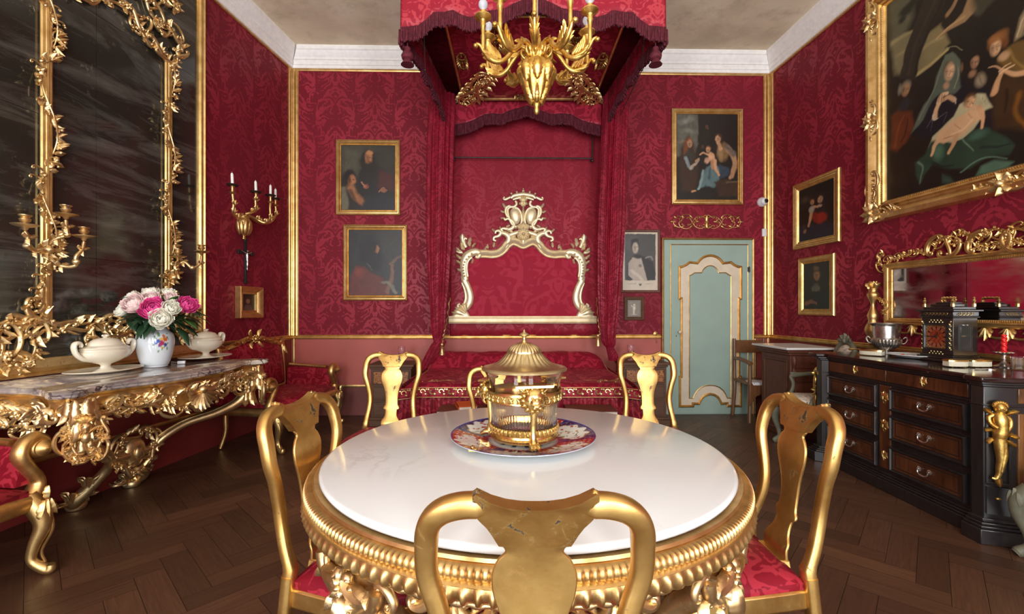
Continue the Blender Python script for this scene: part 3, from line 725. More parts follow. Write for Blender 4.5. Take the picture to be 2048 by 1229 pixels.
# ---------------------------------------------------------------- gilt chairs
def chair(label, group):
    C = thing('dining_chair', label, 'chair', group=group)        # faces -Y locally? no: faces +Y, back at y=0
    zo = 1.0
    def bk(x, z, w=0):                               # back plane: leans backwards above the seat, with a gentle S
        t = max(0, z - .44); y = -.045 - .12 * (t / .56) - .018 * math.sin(t / .56 * PI * 2)
        return (x, y - w, z)
    BF = lambda x, z, w=0: bk(x, z, w)
    zz = lambda y: 1.0 - (y - 122) / 743.0
    st = [(.196, 575), (.188, 505), (.176, 440), (.176, 385), (.193, 320), (.216, 260), (.214, 200)]
    for sg in (-1, 1):
        mb = MB(); pts = []
        for (x, y) in st: pts.append((sg * x, zz(y), 0))
        path = [(sg * .205, .02), (sg * .20, .30), (sg * .198, .42)] + [(sg * x, zz(y)) for (x, y) in st]
        path[-1] = (sg * .2155, .885); path += [(sg * .211, .918), (sg * .199, .943), (sg * .176, .962), (sg * .145, .972), (sg * .112, .974), (sg * .085, .970), (sg * .065, .966)]
        sp = spline(path, 5)
        def pt(p):
            x, z = p
            if z < .44:
                return (x * 1.0, -.045 - (.44 - z) * .10, z)
            return bk(x, z)
        P3 = [pt(p) for p in sp]
        Rr = []
        for (x, z) in sp: Rr.append(.0245 if z < .46 else (.0205 + .003 * min(1, max(0, (z - .75) / .15)) if z < .9 else .0235 * min(1, max(.35, (abs(x) - .06) / .05))))
        mb.tube([(*p, r) for p, r in zip(P3, Rr)], n=16, asp=.92, sq=.62, ref=Vector((0, 1, 0)))
        mb.build('back_post', M['gold_chair'], C)
    # crest rail with its dipped yoke and two ears, running into the vase splat
    hw = [(.0, 1.0 - .014, .0), ]
    top = [(-.112, .975), (-.118, .992), (-.108, 1.004), (-.090, .996), (-.06, .986), (0, .983), (.06, .986), (.090, .996), (.108, 1.004), (.118, .992), (.112, .975)]
    L = [(.112, .952), (.095, .935), (.080, .905), (.070, .885), (.060, .872), (.060, .862), (.072, .850), (.084, .825), (.087, .80), (.082, .765), (.066, .72), (.054, .67), (.050, .62),
         (.052, .58), (.060, .567), (.064, .555), (.060, .546), (.049, .540), (.047, .515), (.052, .49), (.066, .47), (.072, .455), (.074, .43), (.076, .40), (.076, .375)]
    L = spline(L, 2)
    def slab(rows, th, name):
        mb = MB(); vs = []; fs = []
        nx = 8
        for (x, z) in rows:
            for side in (1, -1):
                for i in range(nx + 1):
                    q = (i / nx * 2 - 1); bulge = .004 * (1 - q * q)
                    vs.append(bk(x * q, z, side * (th / 2 - .003 * abs(q) ** 6 + bulge * .3)))
        m = 2 * (nx + 1)
        for r in range(len(rows) - 1):
            for i in range(nx):
                a = r * m + i; fs.append((a, a + 1, a + m + 1, a + m))
                a += nx + 1; fs.append((a, a + m, a + m + 1, a + 1))
            for i in (0, nx):
                a = r * m + i; fs.append((a, a + m, a + m + nx + 1, a + nx + 1))
        for r in (0, len(rows) - 1):
            for i in range(nx): a = r * m + i; fs.append((a, a + 1, a + nx + 2, a + nx + 1))
        mb.add(vs, fs); return mb
    crest = slab([(.113, 1.0 - .004), (.119, .990), (.120, .972), (.116, .956), (.106, .942), (.094, .928), (.084, .911), (.076, .895), (.071, .886)], .040, 'crest')
    # dip the crest's top edge
    cv = crest.v
    for i, p in enumerate(cv):
        if p[2] > .98: cv[i] = (p[0], p[1], p[2] - .020 * max(0, 1 - (abs(p[0]) / .10) ** 2.5) + (.008 if abs(p[0]) > .1 else 0))
    for sg in (-1, 1):
        crest.sph(bk(sg * .113, 1.000), .008, 8)
    crest.build('crest_rail', M['gold_scratched'], C, angle=50)
    sp_ = slab(L[6:], .016, 'splat'); sp_.build('splat', M['gold_chair'], C, bevel=.003, angle=50)
    mb = MB(); mb.box((0, -.035, .392), (.17, .045, .035), taper=(.9, .9)); mb.build('shoe', M['gold_chair'], C, bevel=.004)
    # seat rails and cushion
    def out(k):                                      # compass seat outline
        o = [(-.205, -.04), (-.235, .12), (-.255, .26), (-.24, .38), (-.16, .435), (0, .45), (.16, .435), (.24, .38), (.255, .26), (.235, .12), (.205, -.04)]
        return [(x * k, (y - .2) * k + .2) for (x, y) in spline(o, 3)]
    mb = MB(); mb.prism(out(1.0), .31, .378, XY); mb.build('seat_frame', M['gold_chair'], C, bevel=.008)
    mb = MB(); mb.prism(out(.975), .378, .402, XY, h=.046); mb.build('seat_cushion', M['seat_silk'], C, uv=True, angle=80)
    for sg in (-1, 1):
        mb = MB()
        mb.tube([(sg * .215, .345, .35, .034), (sg * .235, .37, .28, .036), (sg * .235, .375, .20, .027), (sg * .215, .35, .12, .019), (sg * .222, .365, .05, .020), (sg * .238, .395, .018, .030), (sg * .240, .40, .002, .026)], n=12, k=5)
        mb.leaf(Fr((sg * .235, .405, .37), (sg * .3, 1, 0), (0, 0, 1)).turn(0) if False else Fr((sg * .238, .408, .32), (-sg, .2, 0), (0, 0, 1), (0, 1, 0)), 0, 0, -PI / 2, .12, .05, 0, .01, 0)
        mb.build('front_leg', M['gold_chair'], C)
    return C
G_ = 'gilt chairs round the marble table'
c0 = chair('worn gilt chair nearest the camera, seen from behind in the foreground', G_)
c0.location = (.045, 1.02, 0); c0.rotation_euler = (0, 0, 0)
def put(x, y, deg, label, s=1):
    return dup(c0, (x, y, 0), math.radians(deg), label, (s, s, s))
put(-.70, 1.76, -99 + 0, 'gilt chair with red seat at the left side of the marble table')
put(.985, 1.76, 90, 'gilt chair with red seat at the right side of the marble table')
put(-.975, 3.55, 180, 'bright gilt chair behind the table at left, in front of the left nightstand')
put(1.10, 3.55, 180, 'bright gilt chair behind the table at right, in front of the right nightstand')
put(-.14, 3.42, 180, 'gilt chair behind the table hidden by the glass vessel', .90)

# ---------------------------------------------------------------- dish
DX, DY = .047, 1.92
D = thing('serving_dish', 'large blue, red and white patterned porcelain dish under the glass vessel', 'dish', (DX, DY, TZ))
rd = random.Random(6); blos = [(rd.uniform(0, 2 * PI), rd.uniform(.165, .285), rd.uniform(.004, .008), rd.choice('rrgo')) for _ in range(230)]
bcell = {}
for q_ in blos: bcell.setdefault(int(q_[0] * 12), []).append(q_)
def dish_col(r, a):
    R = r / .306; b = lin((26, 36, 82)); rd_ = lin((168, 56, 30)); wh = lin((222, 226, 220)); gn = lin((84, 112, 96)); gd = lin((176, 132, 70))
    if R > .978: return lin((52, 56, 120))
    n = 6; s = (a / (2 * PI) * n + .2) % 1; k = int(a / (2 * PI) * n + .2)
    if R > .50:
        th_ = (s - .5) / .40; sc = .035 * math.cos(th_ * 12); d = math.hypot(th_, (R - .75) / (.19 + sc))
        if d < 1:
            for cc in (int(a * 12) - 1, int(a * 12), int(a * 12) + 1):
                for (fa, fr_, fs_, ft) in bcell.get(cc, ()):
                    if (a - fa) ** 2 * r * r + (r - fr_) ** 2 < fs_ * fs_: return {'r': rd_, 'g': gn, 'o': lin((190, 110, 70))}[ft]
            if abs((R - .70) - .10 * math.sin(a * 7) - .02 * math.sin(a * 31)) < .008: return lin((96, 72, 58))
            return wh
        if d < 1.06: return gd
        dia = (math.sin(a * 66) * math.sin(R * 46))
        if k % 2: return (wh if dia > .72 else rd_)
        return (gd if dia > .80 else (lin((70, 84, 140)) if math.sin(a * 40 + R * 30) > .8 else b))
    if R > .455: return rd_ if math.sin(a * 60) > 0 else b
    return b if (math.sin(a * 12) * math.sin(R * 60)) > .3 else wh
mb = MB(); prof = [(.0005, .004), (.10, .004), (.17, .005), (.19, .008)] + [(.19 + i * .0083, .008 + .0016 * i ** 1.05) for i in range(1, 14)] + [(.304, .033), (.306, .035)]
na = 360; vs = []; cl = []
prof = spline([(*p,) for p in prof], 3)
for (r, z) in prof:
    for j in range(na):
        a = 2 * PI * j / na; vs.append((r * math.cos(a), r * math.sin(a), z)); cl.append(dish_col(r, a))
m = len(prof)
for (r, z) in reversed(prof[::6]):
    for j in range(na): a = 2 * PI * j / na; vs.append((r * math.cos(a), r * math.sin(a), z - .004 + (0 if r > .1 else .0))); cl.append(lin((225, 226, 222)))
m2 = m + len(prof[::6])
mb.add(vs, [(i * na + j, i * na + (j + 1) % na, (i + 1) * na + (j + 1) % na, (i + 1) * na + j) for i in range(m2 - 1) for j in range(na)], cl)
mb.build('plate', M['glaze'], D, angle=60, recalc=True)
# ---------------------------------------------------------------- vessel
V0 = TZ + .012
Vt = thing('glass_cooler', 'lidded glass vessel in gilt lion-headed mount standing on the patterned dish', 'vessel', (DX + .005, DY, V0)); Vt.scale = (1, 1, 1.05)
gl = [(.118, .035), (.136, .038), (.139, .05), (.140, .12), (.144, .17), (.150, .22), (.160, .255), (.176, .283)]
mb = MB()
gi = [(r - .004, z) for r, z in gl]
mb.lathe(spline([(r, z, .010 if z < .13 and z > .04 else 0) for r, z in gl], 3) + spline([(r - .005, z, 0) for r, z in reversed(gl)], 3) + [(.0005, .042)] , 240, flute=80)
mb.build('glass_bowl', M['glass'], Vt, angle=60, label='clear ribbed glass bowl')
mb = MB(); mb.lathe([(.10, .006), (.135, .006), (.143, .012), (.146, .020), (.139, .026), (.137, .034), (.141, .040), (.142, .060), (.136, .064), (.133, .060), (.130, .028), (.0005, .026)], 96)
for j in range(44):
    a = 2 * PI * j / 44; mb.sph((.143 * math.cos(a), .143 * math.sin(a), .049), .009, 8, sc=(.8, .8, 1.5))
mb.build('base_ring', M['brass'], Vt)
mb = MB(); mb.lathe([(.151, .158), (.156, .160), (.154, .168), (.159, .185), (.160, .196), (.157, .202), (.154, .200), (.150, .160)], 96)
for j in range(60):
    a = 2 * PI * j / 60; F = CF(.157, a, .178); mb.leaf(F, 0, -.012, .9 if j % 2 else 2.2, .03, .014, 0, .004, 0, lobes=1, nx=4)
mb.build('lion_belt', M['brass'], Vt, angle=60)
for th in (math.radians(-78), math.radians(162), math.radians(42)):
    c, s = math.cos(th), math.sin(th); F = Fr((0, 0, 0), (c, s, 0), (0, 0, 1), (s, -c, 0)); G0 = CF(.158, th, .185); G = type('S', (), {'__call__': lambda s, u, v, w=0: G0(u * 1.35, v * 1.35, w * 1.3)})(); G.N = G0.N
    mb = MB()
    mb.sph((0, .002, .012), .030, 16, G, (1, 1.1, .8))                       # mane, face, muzzle, eyes, ears
    for j in range(14):
        a = 2 * PI * j / 14; mb.leaf(G, .016 * math.cos(a), .016 * math.sin(a), a, .026, .014, .014, .006, -.006, lobes=1, nx=4)
    mb.sph((0, -.004, .036), .015, 12, G, (1, .9, .8)); mb.sph((0, -.012, .044), .009, 10, G, (1.2, .8, .8)); mb.sph((0, .004, .040), .007, 8, G)
    for sg in (-1, 1): mb.sph((sg * .009, .009, .034), .004, 8, G); mb.sph((sg * .018, .020, .022), .006, 8, G); mb.sph((sg * .006, -.016, .046), .005, 8, G)
    # wing-like shelf over the head
    mb.prism([(-.045, .034), (.045, .034), (.048, .040), (-.048, .040)], -.004, .030, G)
    mb.tube([(-.043, .034, .01, .003), (-.024, .015, .01, .004), (-.022, -.02, .006, .005)], n=6, F=G, k=3); mb.tube([(.043, .034, .01, .003), (.024, .015, .01, .004), (.022, -.02, .006, .005)], n=6, F=G, k=3)
    mb.tube([(.162, .165, 0, .017), (.156, .13, 0, .014), (.151, .08, 0, .0115), (.152, .045, 0, .013), (.157, .024, 0, .016), (.163, .014, 0, .017)], n=10, F=F, k=4)
    for j in (-1, 0, 1): mb.tube([(.160, .016, j * .011, .010), (.178, .014, j * .013, .0095), (.192, .006, j * .015, .0075)], n=7, F=F, k=3)
    mb.build('lion_leg', M['brass'], Vt, angle=60)
mb = MB()
lp = [(.172, .276, 0), (.180, .278, 0), (.182, .284, 0), (.176, .290, 0), (.165, .293, 0), (.150, .297, .01), (.125, .305, .02), (.105, .318, .025), (.088, .338, .03), (.078, .352, .03), (.073, .358, 0), (.074, .363, 0),
      (.070, .372, .03), (.060, .386, .04), (.044, .398, .05), (.026, .406, .05), (.012, .410, 0), (.010, .415, 0), (.014, .418, 0), (.007, .423, 0), (.006, .432, 0), (.018, .440, 0), (.021, .446, 0), (.016, .452, 0), (.007, .456, 0), (.003, .468, 0), (.0005, .472, 0)]
lp = [(p[0], .284 + (p[1] - .284) * (.84 if p[1] > .284 else 1), p[2]) for p in lp]; mb.lathe(lp, 168, flute=28); mb.build('lid', M['pale_brass'], Vt, angle=50)
mb = MB(); mb.lathe([(.0005, .03), (.125, .031), (.125, .034), (.0005, .035)], 48); mb.build('inner_tray', M['silver'], Vt)
mb = MB(); mb.box((0, 0, .008), (.032, .022, .012)); mb.lathe([(.006, .013), (.010, .018), (.006, .022), (.0005, .023)], 10)
o = one('brass_weight', mb, M['brass'], 'tiny brass box lying on the left rim of the patterned dish', 'box', bevel=.002); o.location = P(945, 873, 1.72) ; o.location.z = TZ + .016
# ================================================================ painted canvases
def _noise(h, w, cells, seed):
    r = np.random.RandomState(seed).rand(cells + 2, cells + 2)
    y = np.linspace(0, cells, h); x = np.linspace(0, cells, w); yi = y.astype(int); xi = x.astype(int)
    fy = (y - yi)[:, None]; fx = (x - xi)[None, :]; fy = fy * fy * (3 - 2 * fy); fx = fx * fx * (3 - 2 * fx)
    g = lambda a, b: r[np.ix_(a, b)]
    return (g(yi, xi) * (1 - fy) * (1 - fx) + g(yi, xi + 1) * (1 - fy) * fx + g(yi + 1, xi) * fy * (1 - fx) + g(yi + 1, xi + 1) * fy * fx)
def paint(name, F, u0, v0, u1, v1, w, shapes, nx, ny, parent, seed=1, noise=.25, wob=.012, mat=None, world=True):
    X, Y = np.meshgrid(np.linspace(0, 1, nx), np.linspace(0, 1, ny)); asp = (v1 - v0) / (u1 - u0)
    wx = (_noise(ny, nx, 14, seed) - .5) * wob * 2 + (_noise(ny, nx, 40, seed + 1) - .5) * wob; wy = (_noise(ny, nx, 14, seed + 2) - .5) * wob * 2 + (_noise(ny, nx, 40, seed + 3) - .5) * wob
    x = X + wx; y = Y + wy; img = np.zeros((ny, nx, 3)) + .02
    def blend(a, c):
        c = np.array(lin(c)); img[:] = img * (1 - a[..., None]) + c * a[..., None]
    for s in shapes:
        k = s[0]
        if k == 'bg': img[:] = np.array(lin(s[1]))
        elif k == 'e':
            _, ex, ey, rx, ry, rot, c = s[:7]; soft = s[7] if len(s) > 7 else .25
            a = math.radians(rot); dx = x - ex; dy = (y - ey) * asp; ry_ = ry * asp
            p = (dx * math.cos(a) + dy * math.sin(a)) / rx; q = (-dx * math.sin(a) + dy * math.cos(a)) / ry_
            d = np.sqrt(p * p + q * q); blend(np.clip((1 - d) / soft, 0, 1), c)
        elif k == 'p':
            _, pts, c = s[:3]; soft = s[3] if len(s) > 3 else .02
            ins = np.zeros_like(x, dtype=bool); dmin = np.full_like(x, 9.0); n = len(pts)
            for i in range(n):
                (xa, ya), (xb, yb) = pts[i], pts[(i + 1) % n]
                cond = ((ya > y) != (yb > y)) & (x < (xb - xa) * (y - ya) / (yb - ya + 1e-12) + xa); ins ^= cond
                ex, ey = xb - xa, (yb - ya) * asp; t = np.clip(((x - xa) * ex + (y - ya) * asp * ey) / (ex * ex + ey * ey + 1e-12), 0, 1)
                dmin = np.minimum(dmin, np.hypot(x - xa - ex * t, (y - ya) * asp - ey * t))
            sd = np.where(ins, dmin, -dmin); blend(np.clip(sd / soft + .5, 0, 1), c)
        elif k == 'l':
            _, pts, wa, wb, c = s[:5]; soft = s[5] if len(s) > 5 else .5; pts = spline(pts, 4); n = len(pts) - 1
            al = np.zeros_like(x)
            for i in range(n):
                (xa, ya), (xb, yb) = pts[i][:2], pts[i + 1][:2]; ex, ey = xb - xa, (yb - ya) * asp
                t = np.clip(((x - xa) * ex + (y - ya) * asp * ey) / (ex * ex + ey * ey + 1e-12), 0, 1); W_ = wa + (wb - wa) * (i + t) / n
                d = np.hypot(x - xa - ex * t, (y - ya) * asp - ey * t); al = np.maximum(al, np.clip((1 - d / W_) / soft, 0, 1))
            blend(al, c)
    nz = _noise(ny, nx, 30, seed + 9) * .6 + _noise(ny, nx, 9, seed + 8) * .4
    img *= (1 - noise + 2 * noise * nz)[..., None]
    mb = MB(); vs = [F(u0 + (u1 - u0) * a, v0 + (v1 - v0) * b, w) for b in np.linspace(0, 1, ny) for a in np.linspace(0, 1, nx)]
    mb.add(vs, [(j * nx + i, j * nx + i + 1, (j + 1) * nx + i + 1, (j + 1) * nx + i) for j in range(ny - 1) for i in range(nx - 1)], [tuple(c) for c in img.reshape(-1, 3)])
    mb.add([F(a, b, ww) for ww in (w - .001, w - .008) for (a, b) in ((u0, v0), (u1, v0), (u1, v1), (u0, v1))], [(0, 1, 2, 3), (4, 5, 6, 7), (0, 1, 5, 4), (1, 2, 6, 5), (2, 3, 7, 6), (3, 0, 4, 7)], [(.02, .015, .01)] * 8)
    return mb.build(name, mat or M['paint'], parent, world=world, recalc=False)
def head(x, y, r, flesh, hair, ry=None, look=0, asp=1.3, shade=.74):
    # a painted head: hair, face, shaded side, eyes, nose, mouth
    ry = ry or r * 1.25 / asp; sh = tuple(int(c * shade) for c in flesh); dk = tuple(int(c * .3) for c in flesh); li = (int(flesh[0] * .8), int(flesh[1] * .5), int(flesh[2] * .5))
    lx = look * r * .3; dk = tuple(int(c * .42) for c in flesh)
    return [('e', x - lx, y + ry * .3, r * 1.15, ry * 1.1, 0, hair, .4), ('e', x, y - ry * .08, r * .82, ry, 0, flesh, .4), ('e', x - lx * 1.5, y - ry * .1, r * .5, ry * .9, 0, sh, .9),
            ('l', [(x - r * .45 + lx, y + ry * .06), (x - r * .14 + lx, y + ry * .05)], r * .10, r * .08, dk, .9), ('l', [(x + r * .14 + lx, y + ry * .05), (x + r * .45 + lx, y + ry * .06)], r * .10, r * .08, dk, .9),
            ('l', [(x + lx, y + ry * .05), (x + lx * 1.3, y - ry * .3)], r * .06, r * .12, sh, .9), ('l', [(x - r * .2 + lx, y - ry * .52), (x + r * .2 + lx, y - ry * .52)], r * .09, r * .08, li, .9)]
PROF = [(0, 0), (0, .016), (.006, .026), (.014, .030), (.022, .024), (.032, .026), (.042, .018), (.052, .022), (.060, .012), (.066, .016), (.070, .010), (.070, 0)]
def picture(name, F, px0, py0, px1, py1, label, cat, shapes, fw=.07, nx=110, ny=130, seed=1, mat='gold_frame', group=None, quad=None, prof=None, w=.004, **kw):
    if quad: (a, b), (c, _), (_, d) = F.pix(*quad[0], w), F.pix(*quad[1], w), F.pix(*quad[2], w)
    else: (a, b), (c, d) = F.pix(px0, py1, w), F.pix(px1, py0, w)
    k = fw / .07; t = thing(name, label, cat, F((a + c) / 2, b, 0), group=group)
    mb = MB(); mb.frame_rect(F, a, b, c, d, [(o * k, h * max(.6, k) + w) for (o, h) in (prof or PROF)]); mb.build('frame', M[mat], t, world=True, angle=28)
    e = fw * .97
    paint('canvas', F, a + e, b + e, c - e, d - e, w + .009, shapes, nx, ny, t, seed, **kw)
    return t, (a, b, c, d)
FL_ = (172, 122, 88)
# upper left painting: a bearded old man in a cloak above a sleeping youth
s = [('bg', (34, 29, 22)), ('p', [(0, 1), (0, .55), (.3, .5), (.45, 1)], (74, 70, 56), .2), ('e', .55, .95, .4, .1, 0, (58, 54, 44), .8), ('e', .85, .8, .3, .3, 0, (52, 47, 38), .9),
     ('p', [(.35, 0), (.3, .5), (.42, .72), (.6, .75), (.8, .62), (.98, .5), (1, 0)], (26, 23, 22), .05), ('p', [(.68, .35), (.72, .62), (.95, .55), (1, .3)], (72, 26, 22), .08),
     ('e', .5, .74, .17, .19, 0, (24, 18, 13), .3)]
s += head(.51, .80, .10, (160, 104, 66), (28, 20, 14), .105, .3) + [('e', .52, .88, .08, .05, 0, (172, 116, 72), .5), ('e', .55, .64, .10, .13, 0, (27, 19, 14), .4)]
s += [('e', .16, .50, .15, .15, 0, (14, 10, 8), .3), ('e', .20, .46, .085, .10, -20, (160, 100, 62), .35), ('e', .15, .46, .05, .09, 0, (80, 46, 28), .7), ('e', .23, .47, .02, .008, 20, (50, 25, 15), .5),
      ('l', [(.18, .34), (.28, .2), (.42, .1)], .10, .08, (150, 98, 62), .6), ('l', [(.16, .30), (.24, .17)], .05, .05, (96, 58, 38), .8), ('p', [(0, .36), (.08, .34), (.14, .1), (.12, 0), (0, 0)], (104, 98, 80), .04),
      ('e', .46, .36, .055, .04, 30, (150, 92, 66), .4), ('l', [(.38, .44), (.44, .36)], .012, .01, (170, 110, 80)), ('l', [(.50, .40), (.46, .34)], .012, .01, (120, 40, 34)), ('e', .78, .30, .06, .035, -15, (146, 92, 62), .4),
      ('l', [(.70, .28), (.76, .34), (.84, .31)], .012, .010, (160, 104, 74)), ('p', [(.36, 0), (.44, .2), (.7, .26), (1, .2), (1, 0)], (30, 32, 38), .06)]
picture('painting', FB, 672, 281, 801, 431, 'upper painting left of the bed, a bald bearded man bending over a youth', 'painting', s, seed=3, group='gilt framed paintings')
s = [('bg', (42, 42, 42)), ('e', .8, .8, .4, .4, 0, (56, 55, 50), .9), ('e', .42, .60, .26, .34, 10, (25, 25, 27), .4), ('p', [(.0, 0), (.04, .3), (.14, .46), (.34, .42), (.62, .30), (.75, .12), (.8, 0)], (96, 38, 28), .06),
     ('e', .2, .36, .12, .1, 20, (120, 50, 36), .9), ('l', [(.3, .5), (.42, .38), (.62, .3)], .05, .05, (36, 34, 34), .7), ('e', .51, .70, .055, .075, -8, (150, 102, 72), .4), ('p', [(.54, .76), (.585, .70), (.555, .66), (.53, .64)], (158, 108, 76), .02), ('e', .45, .74, .08, .10, 0, (22, 20, 20), .4),
     ('e', .47, .58, .10, .12, 10, (26, 24, 24), .4), ('l', [(.72, .06), (.80, .22), (.82, .46)], .06, .045, (118, 84, 62), .6), ('l', [(.64, .20), (.76, .19), (.88, .04)], .035, .04, (120, 112, 96), .7), ('l', [(.78, .48), (.9, .56), (.99, .60)], .03, .04, (104, 80, 62), .7), ('l', [(.36, .48), (.4, .44), (.44, .38)], .01, .01, (84, 78, 66))]
picture('painting', FB, 687, 450, 815, 602, 'lower painting left of the bed, a bearded man in red seen in profile', 'painting', s, seed=5, group='gilt framed paintings')
s = [('bg', (30, 24, 19)), ('p', [(0, 1), (.36, 1), (.36, .7), (.3, .55), (0, .5)], (92, 90, 80), .03), ('e', .15, .92, .16, .05, 10, (138, 136, 124), .9), ('e', .2, .80, .18, .04, -8, (124, 118, 104), .9), ('e', .14, .68, .16, .03, 5, (134, 112, 88), .9), ('e', .1, .6, .15, .06, 0, (84, 82, 72), .9),
     ('p', [(.36, 1), (.36, .4), (1, .4), (1, 1)], (28, 21, 17), .03), ('p', [(.05, .25), (.06, .6), (.2, .75), (.3, .6), (.36, .3), (.3, .1), (.1, .1)], (58, 36, 24), .05)]
s += head(.21, .655, .062, (178, 134, 100), (122, 70, 34), .05, .2) + [('e', .15, .58, .055, .12, 10, (112, 62, 30), .5), ('e', .2, .5, .09, .09, 0, (52, 48, 44), .4), ('l', [(.16, .48), (.2, .40), (.26, .37)], .045, .035, (128, 138, 140), .5), ('l', [(.24, .38), (.32, .42), (.36, .46)], .03, .022, (170, 150, 130), .5), ('l', [(.3, .44), (.36, .48)], .02, .015, (182, 136, 102), .5)]
s += head(.5, .84, .04, (96, 62, 44), (30, 22, 16), .032, 0) + [('e', .48, .76, .08, .06, 0, (34, 26, 20), .5)]
s += [('e', .76, .56, .13, .13, 0, (122, 92, 54), .35), ('e', .72, .54, .06, .10, 10, (150, 118, 80), .6), ('l', [(.84, .6), (.93, .5), (.95, .4), (.9, .28)], .06, .045, (172, 128, 92), .5), ('l', [(.82, .62), (.92, .54)], .055, .06, (104, 90, 78), .6), ('e', .88, .26, .04, .03, 0, (176, 130, 94), .5)]
s += head(.67, .71, .065, (196, 150, 112), (78, 44, 24), .05, -.5) + [('l', [(.68, .66), (.72, .60)], .04, .04, (188, 142, 104), .5)]
s += [('p', [(.35, .12), (.42, .26), (.5, .38), (.62, .42), (.72, .36), (.7, .22), (.62, .14), (.48, .16)], (92, 116, 116), .03), ('l', [(.44, .34), (.40, .2), (.36, .13)], .03, .03, (130, 152, 150), .8), ('l', [(.56, .36), (.52, .24)], .02, .03, (62, 84, 88), .8), ('p', [(.7, .42), (.86, .36), (.84, .28), (.72, .24)], (50, 62, 74), .03), ('e', .28, .10, .06, .018, 15, (184, 138, 100), .4)]
s += head(.52, .59, .048, (204, 152, 112), (130, 84, 46), .036, -.3) + [('e', .57, .50, .065, .07, 10, (206, 156, 116), .35), ('l', [(.52, .53), (.44, .55), (.38, .53)], .024, .018, (204, 152, 112), .5), ('l', [(.62, .46), (.64, .36), (.70, .28)], .045, .024, (204, 152, 112), .5), ('l', [(.58, .44), (.60, .36)], .035, .03, (176, 124, 88), .5), ('e', .5, .46, .05, .05, 0, (196, 150, 124), .5)]
s += [('e', .42, .62, .035, .03, 0, (70, 46, 32), .5), ('p', [(.62, .2), (.8, .24), (1, .2), (1, .05), (.7, .03)], (60, 40, 26), .04), ('l', [(.82, .2), (.98, .22)], .02, .02, (96, 78, 52), .8)]
picture('painting', FB, 1342, 219, 1485, 410, 'painting of two women with a nude child, hanging above the green door', 'painting', s, seed=7, nx=130, ny=170, group='gilt framed paintings')
# engraving of a man in uniform, brown moulded frame; and a small print
t, (a, b, c, d) = picture('engraving', FB, 1240, 460, 1320, 586, 'grey portrait engraving of a man in white waistcoat, in a thin brown frame', 'print', 
    [('bg', (206, 192, 172)), ('p', [(.06, .17), (.06, .97), (.94, .97), (.94, .17)], (74, 72, 70), .01), ('e', .2, .8, .3, .2, 0, (92, 90, 86), .9),
     ('p', [(.10, .17), (.12, .42), (.24, .54), (.44, .60), (.66, .58), (.86, .48), (.93, .3), (.93, .17)], (44, 42, 42), .02), ('p', [(.16, .26), (.16, .46), (.28, .56), (.52, .58), (.62, .36), (.7, .17), (.3, .17)], (176, 162, 146), .02),
     ('l', [(.24, .34), (.42, .26), (.56, .17)], .05, .06, (196, 184, 168), .6), ('e', .5, .42, .06, .035, 0, (120, 112, 102), .5), ('e', .43, .58, .16, .05, 0, (36, 36, 38), .5),
     ('l', [(.66, .56), (.80, .58), (.86, .52)], .035, .03, (128, 124, 118), .6)] + head(.36, .74, .13, (196, 180, 160), (40, 38, 38), .115, .25) + [('e', .34, .86, .13, .04, 8, (36, 34, 34), .4)] +
    [('l', [(.12, .11), (.38, .11)], .008, .008, (150, 138, 122)), ('l', [(.60, .11), (.88, .11)], .008, .008, (150, 138, 122)), ('e', .5, .10, .045, .028, 0, (90, 80, 72), .3), ('e', .5, .115, .02, .012, 0, (196, 184, 168), .3)],
    fw=.035, seed=11, nx=90, ny=130, mat='mahogany', noise=.06, wob=.006, prof=[(0, 0), (0, .022), (.02, .03), (.05, .026), (.06, .018), (.07, .014), (.07, 0)])
t, _ = picture('print', FB, 1248, 594, 1288, 641, 'very small framed print of a pale figure below the portrait engraving', 'print',
    [('bg', (118, 108, 96)), ('p', [(.1, .08), (.1, .92), (.9, .92), (.9, .08)], (134, 124, 110), .02), ('e', .5, .72, .09, .07, 0, (210, 198, 178), .4), ('e', .5, .52, .12, .16, 0, (206, 194, 172), .4), ('l', [(.4, .6), (.28, .68)], .05, .04, (206, 194, 172)), ('l', [(.48, .4), (.46, .18)], .09, .08, (196, 184, 162)), ('e', .5, .14, .25, .03, 0, (190, 178, 156), .5)],
    fw=.045, seed=12, nx=40, ny=48, mat='oak', noise=.15)

def arab(mb, F, pts, r, w=.01, seed=0):              # short scroll with leaflets along it
    rd = random.Random(seed); mb.tube([(p[0], p[1], w, r * (1 - .4 * i / len(pts))) for i, p in enumerate(pts)], F=F, n=6, k=4)
# pierced gilt ornament above the door
mb = MB(); oc = FB.pix(1413, 444); F = FB.at(oc[0], oc[1], .004); W2 = (FB.pix(1483, 444)[0] - FB.pix(1343, 444)[0]) / 2
for sg in (-1, 1):
    for (x0, y0, x1, y1, k, fl) in ((.05, .0, .30, .03, 'C', -1), (.10, -.05, .34, -.02, 'C', 1), (.28, .04, .52, -.04, 'S', 1), (.30, -.05, .54, .05, 'S', -1), (.48, .05, .74, .02, 'C', -1), (.50, -.05, .76, -.02, 'C', 1), (.72, .04, .92, .0, 'C', -1), (.72, -.045, .92, -.01, 'C', 1), (.02, .08, .2, .06, 'S', 1), (.03, -.08, .2, -.06, 'S', -1)):
        mb.scroll(F, (sg * x0 * W2, y0 * .9), (sg * x1 * W2, y1 * .9), .0055, k, fl * sg, w=.004, n=5, curl=4.6, mid=3)
    for (x, y, a) in ((.40, .05, .6), (.40, -.05, -.6), (.62, .05, .4), (.62, -.05, -.4), (.93, 0, 0), (.2, .0, 0), (.85, .04, .6), (.85, -.04, -.6)):
        mb.leaf(F, sg * x * W2, y, a if sg > 0 else PI - a, .05, .028, .002, .006, .004, lobes=2, nx=5)
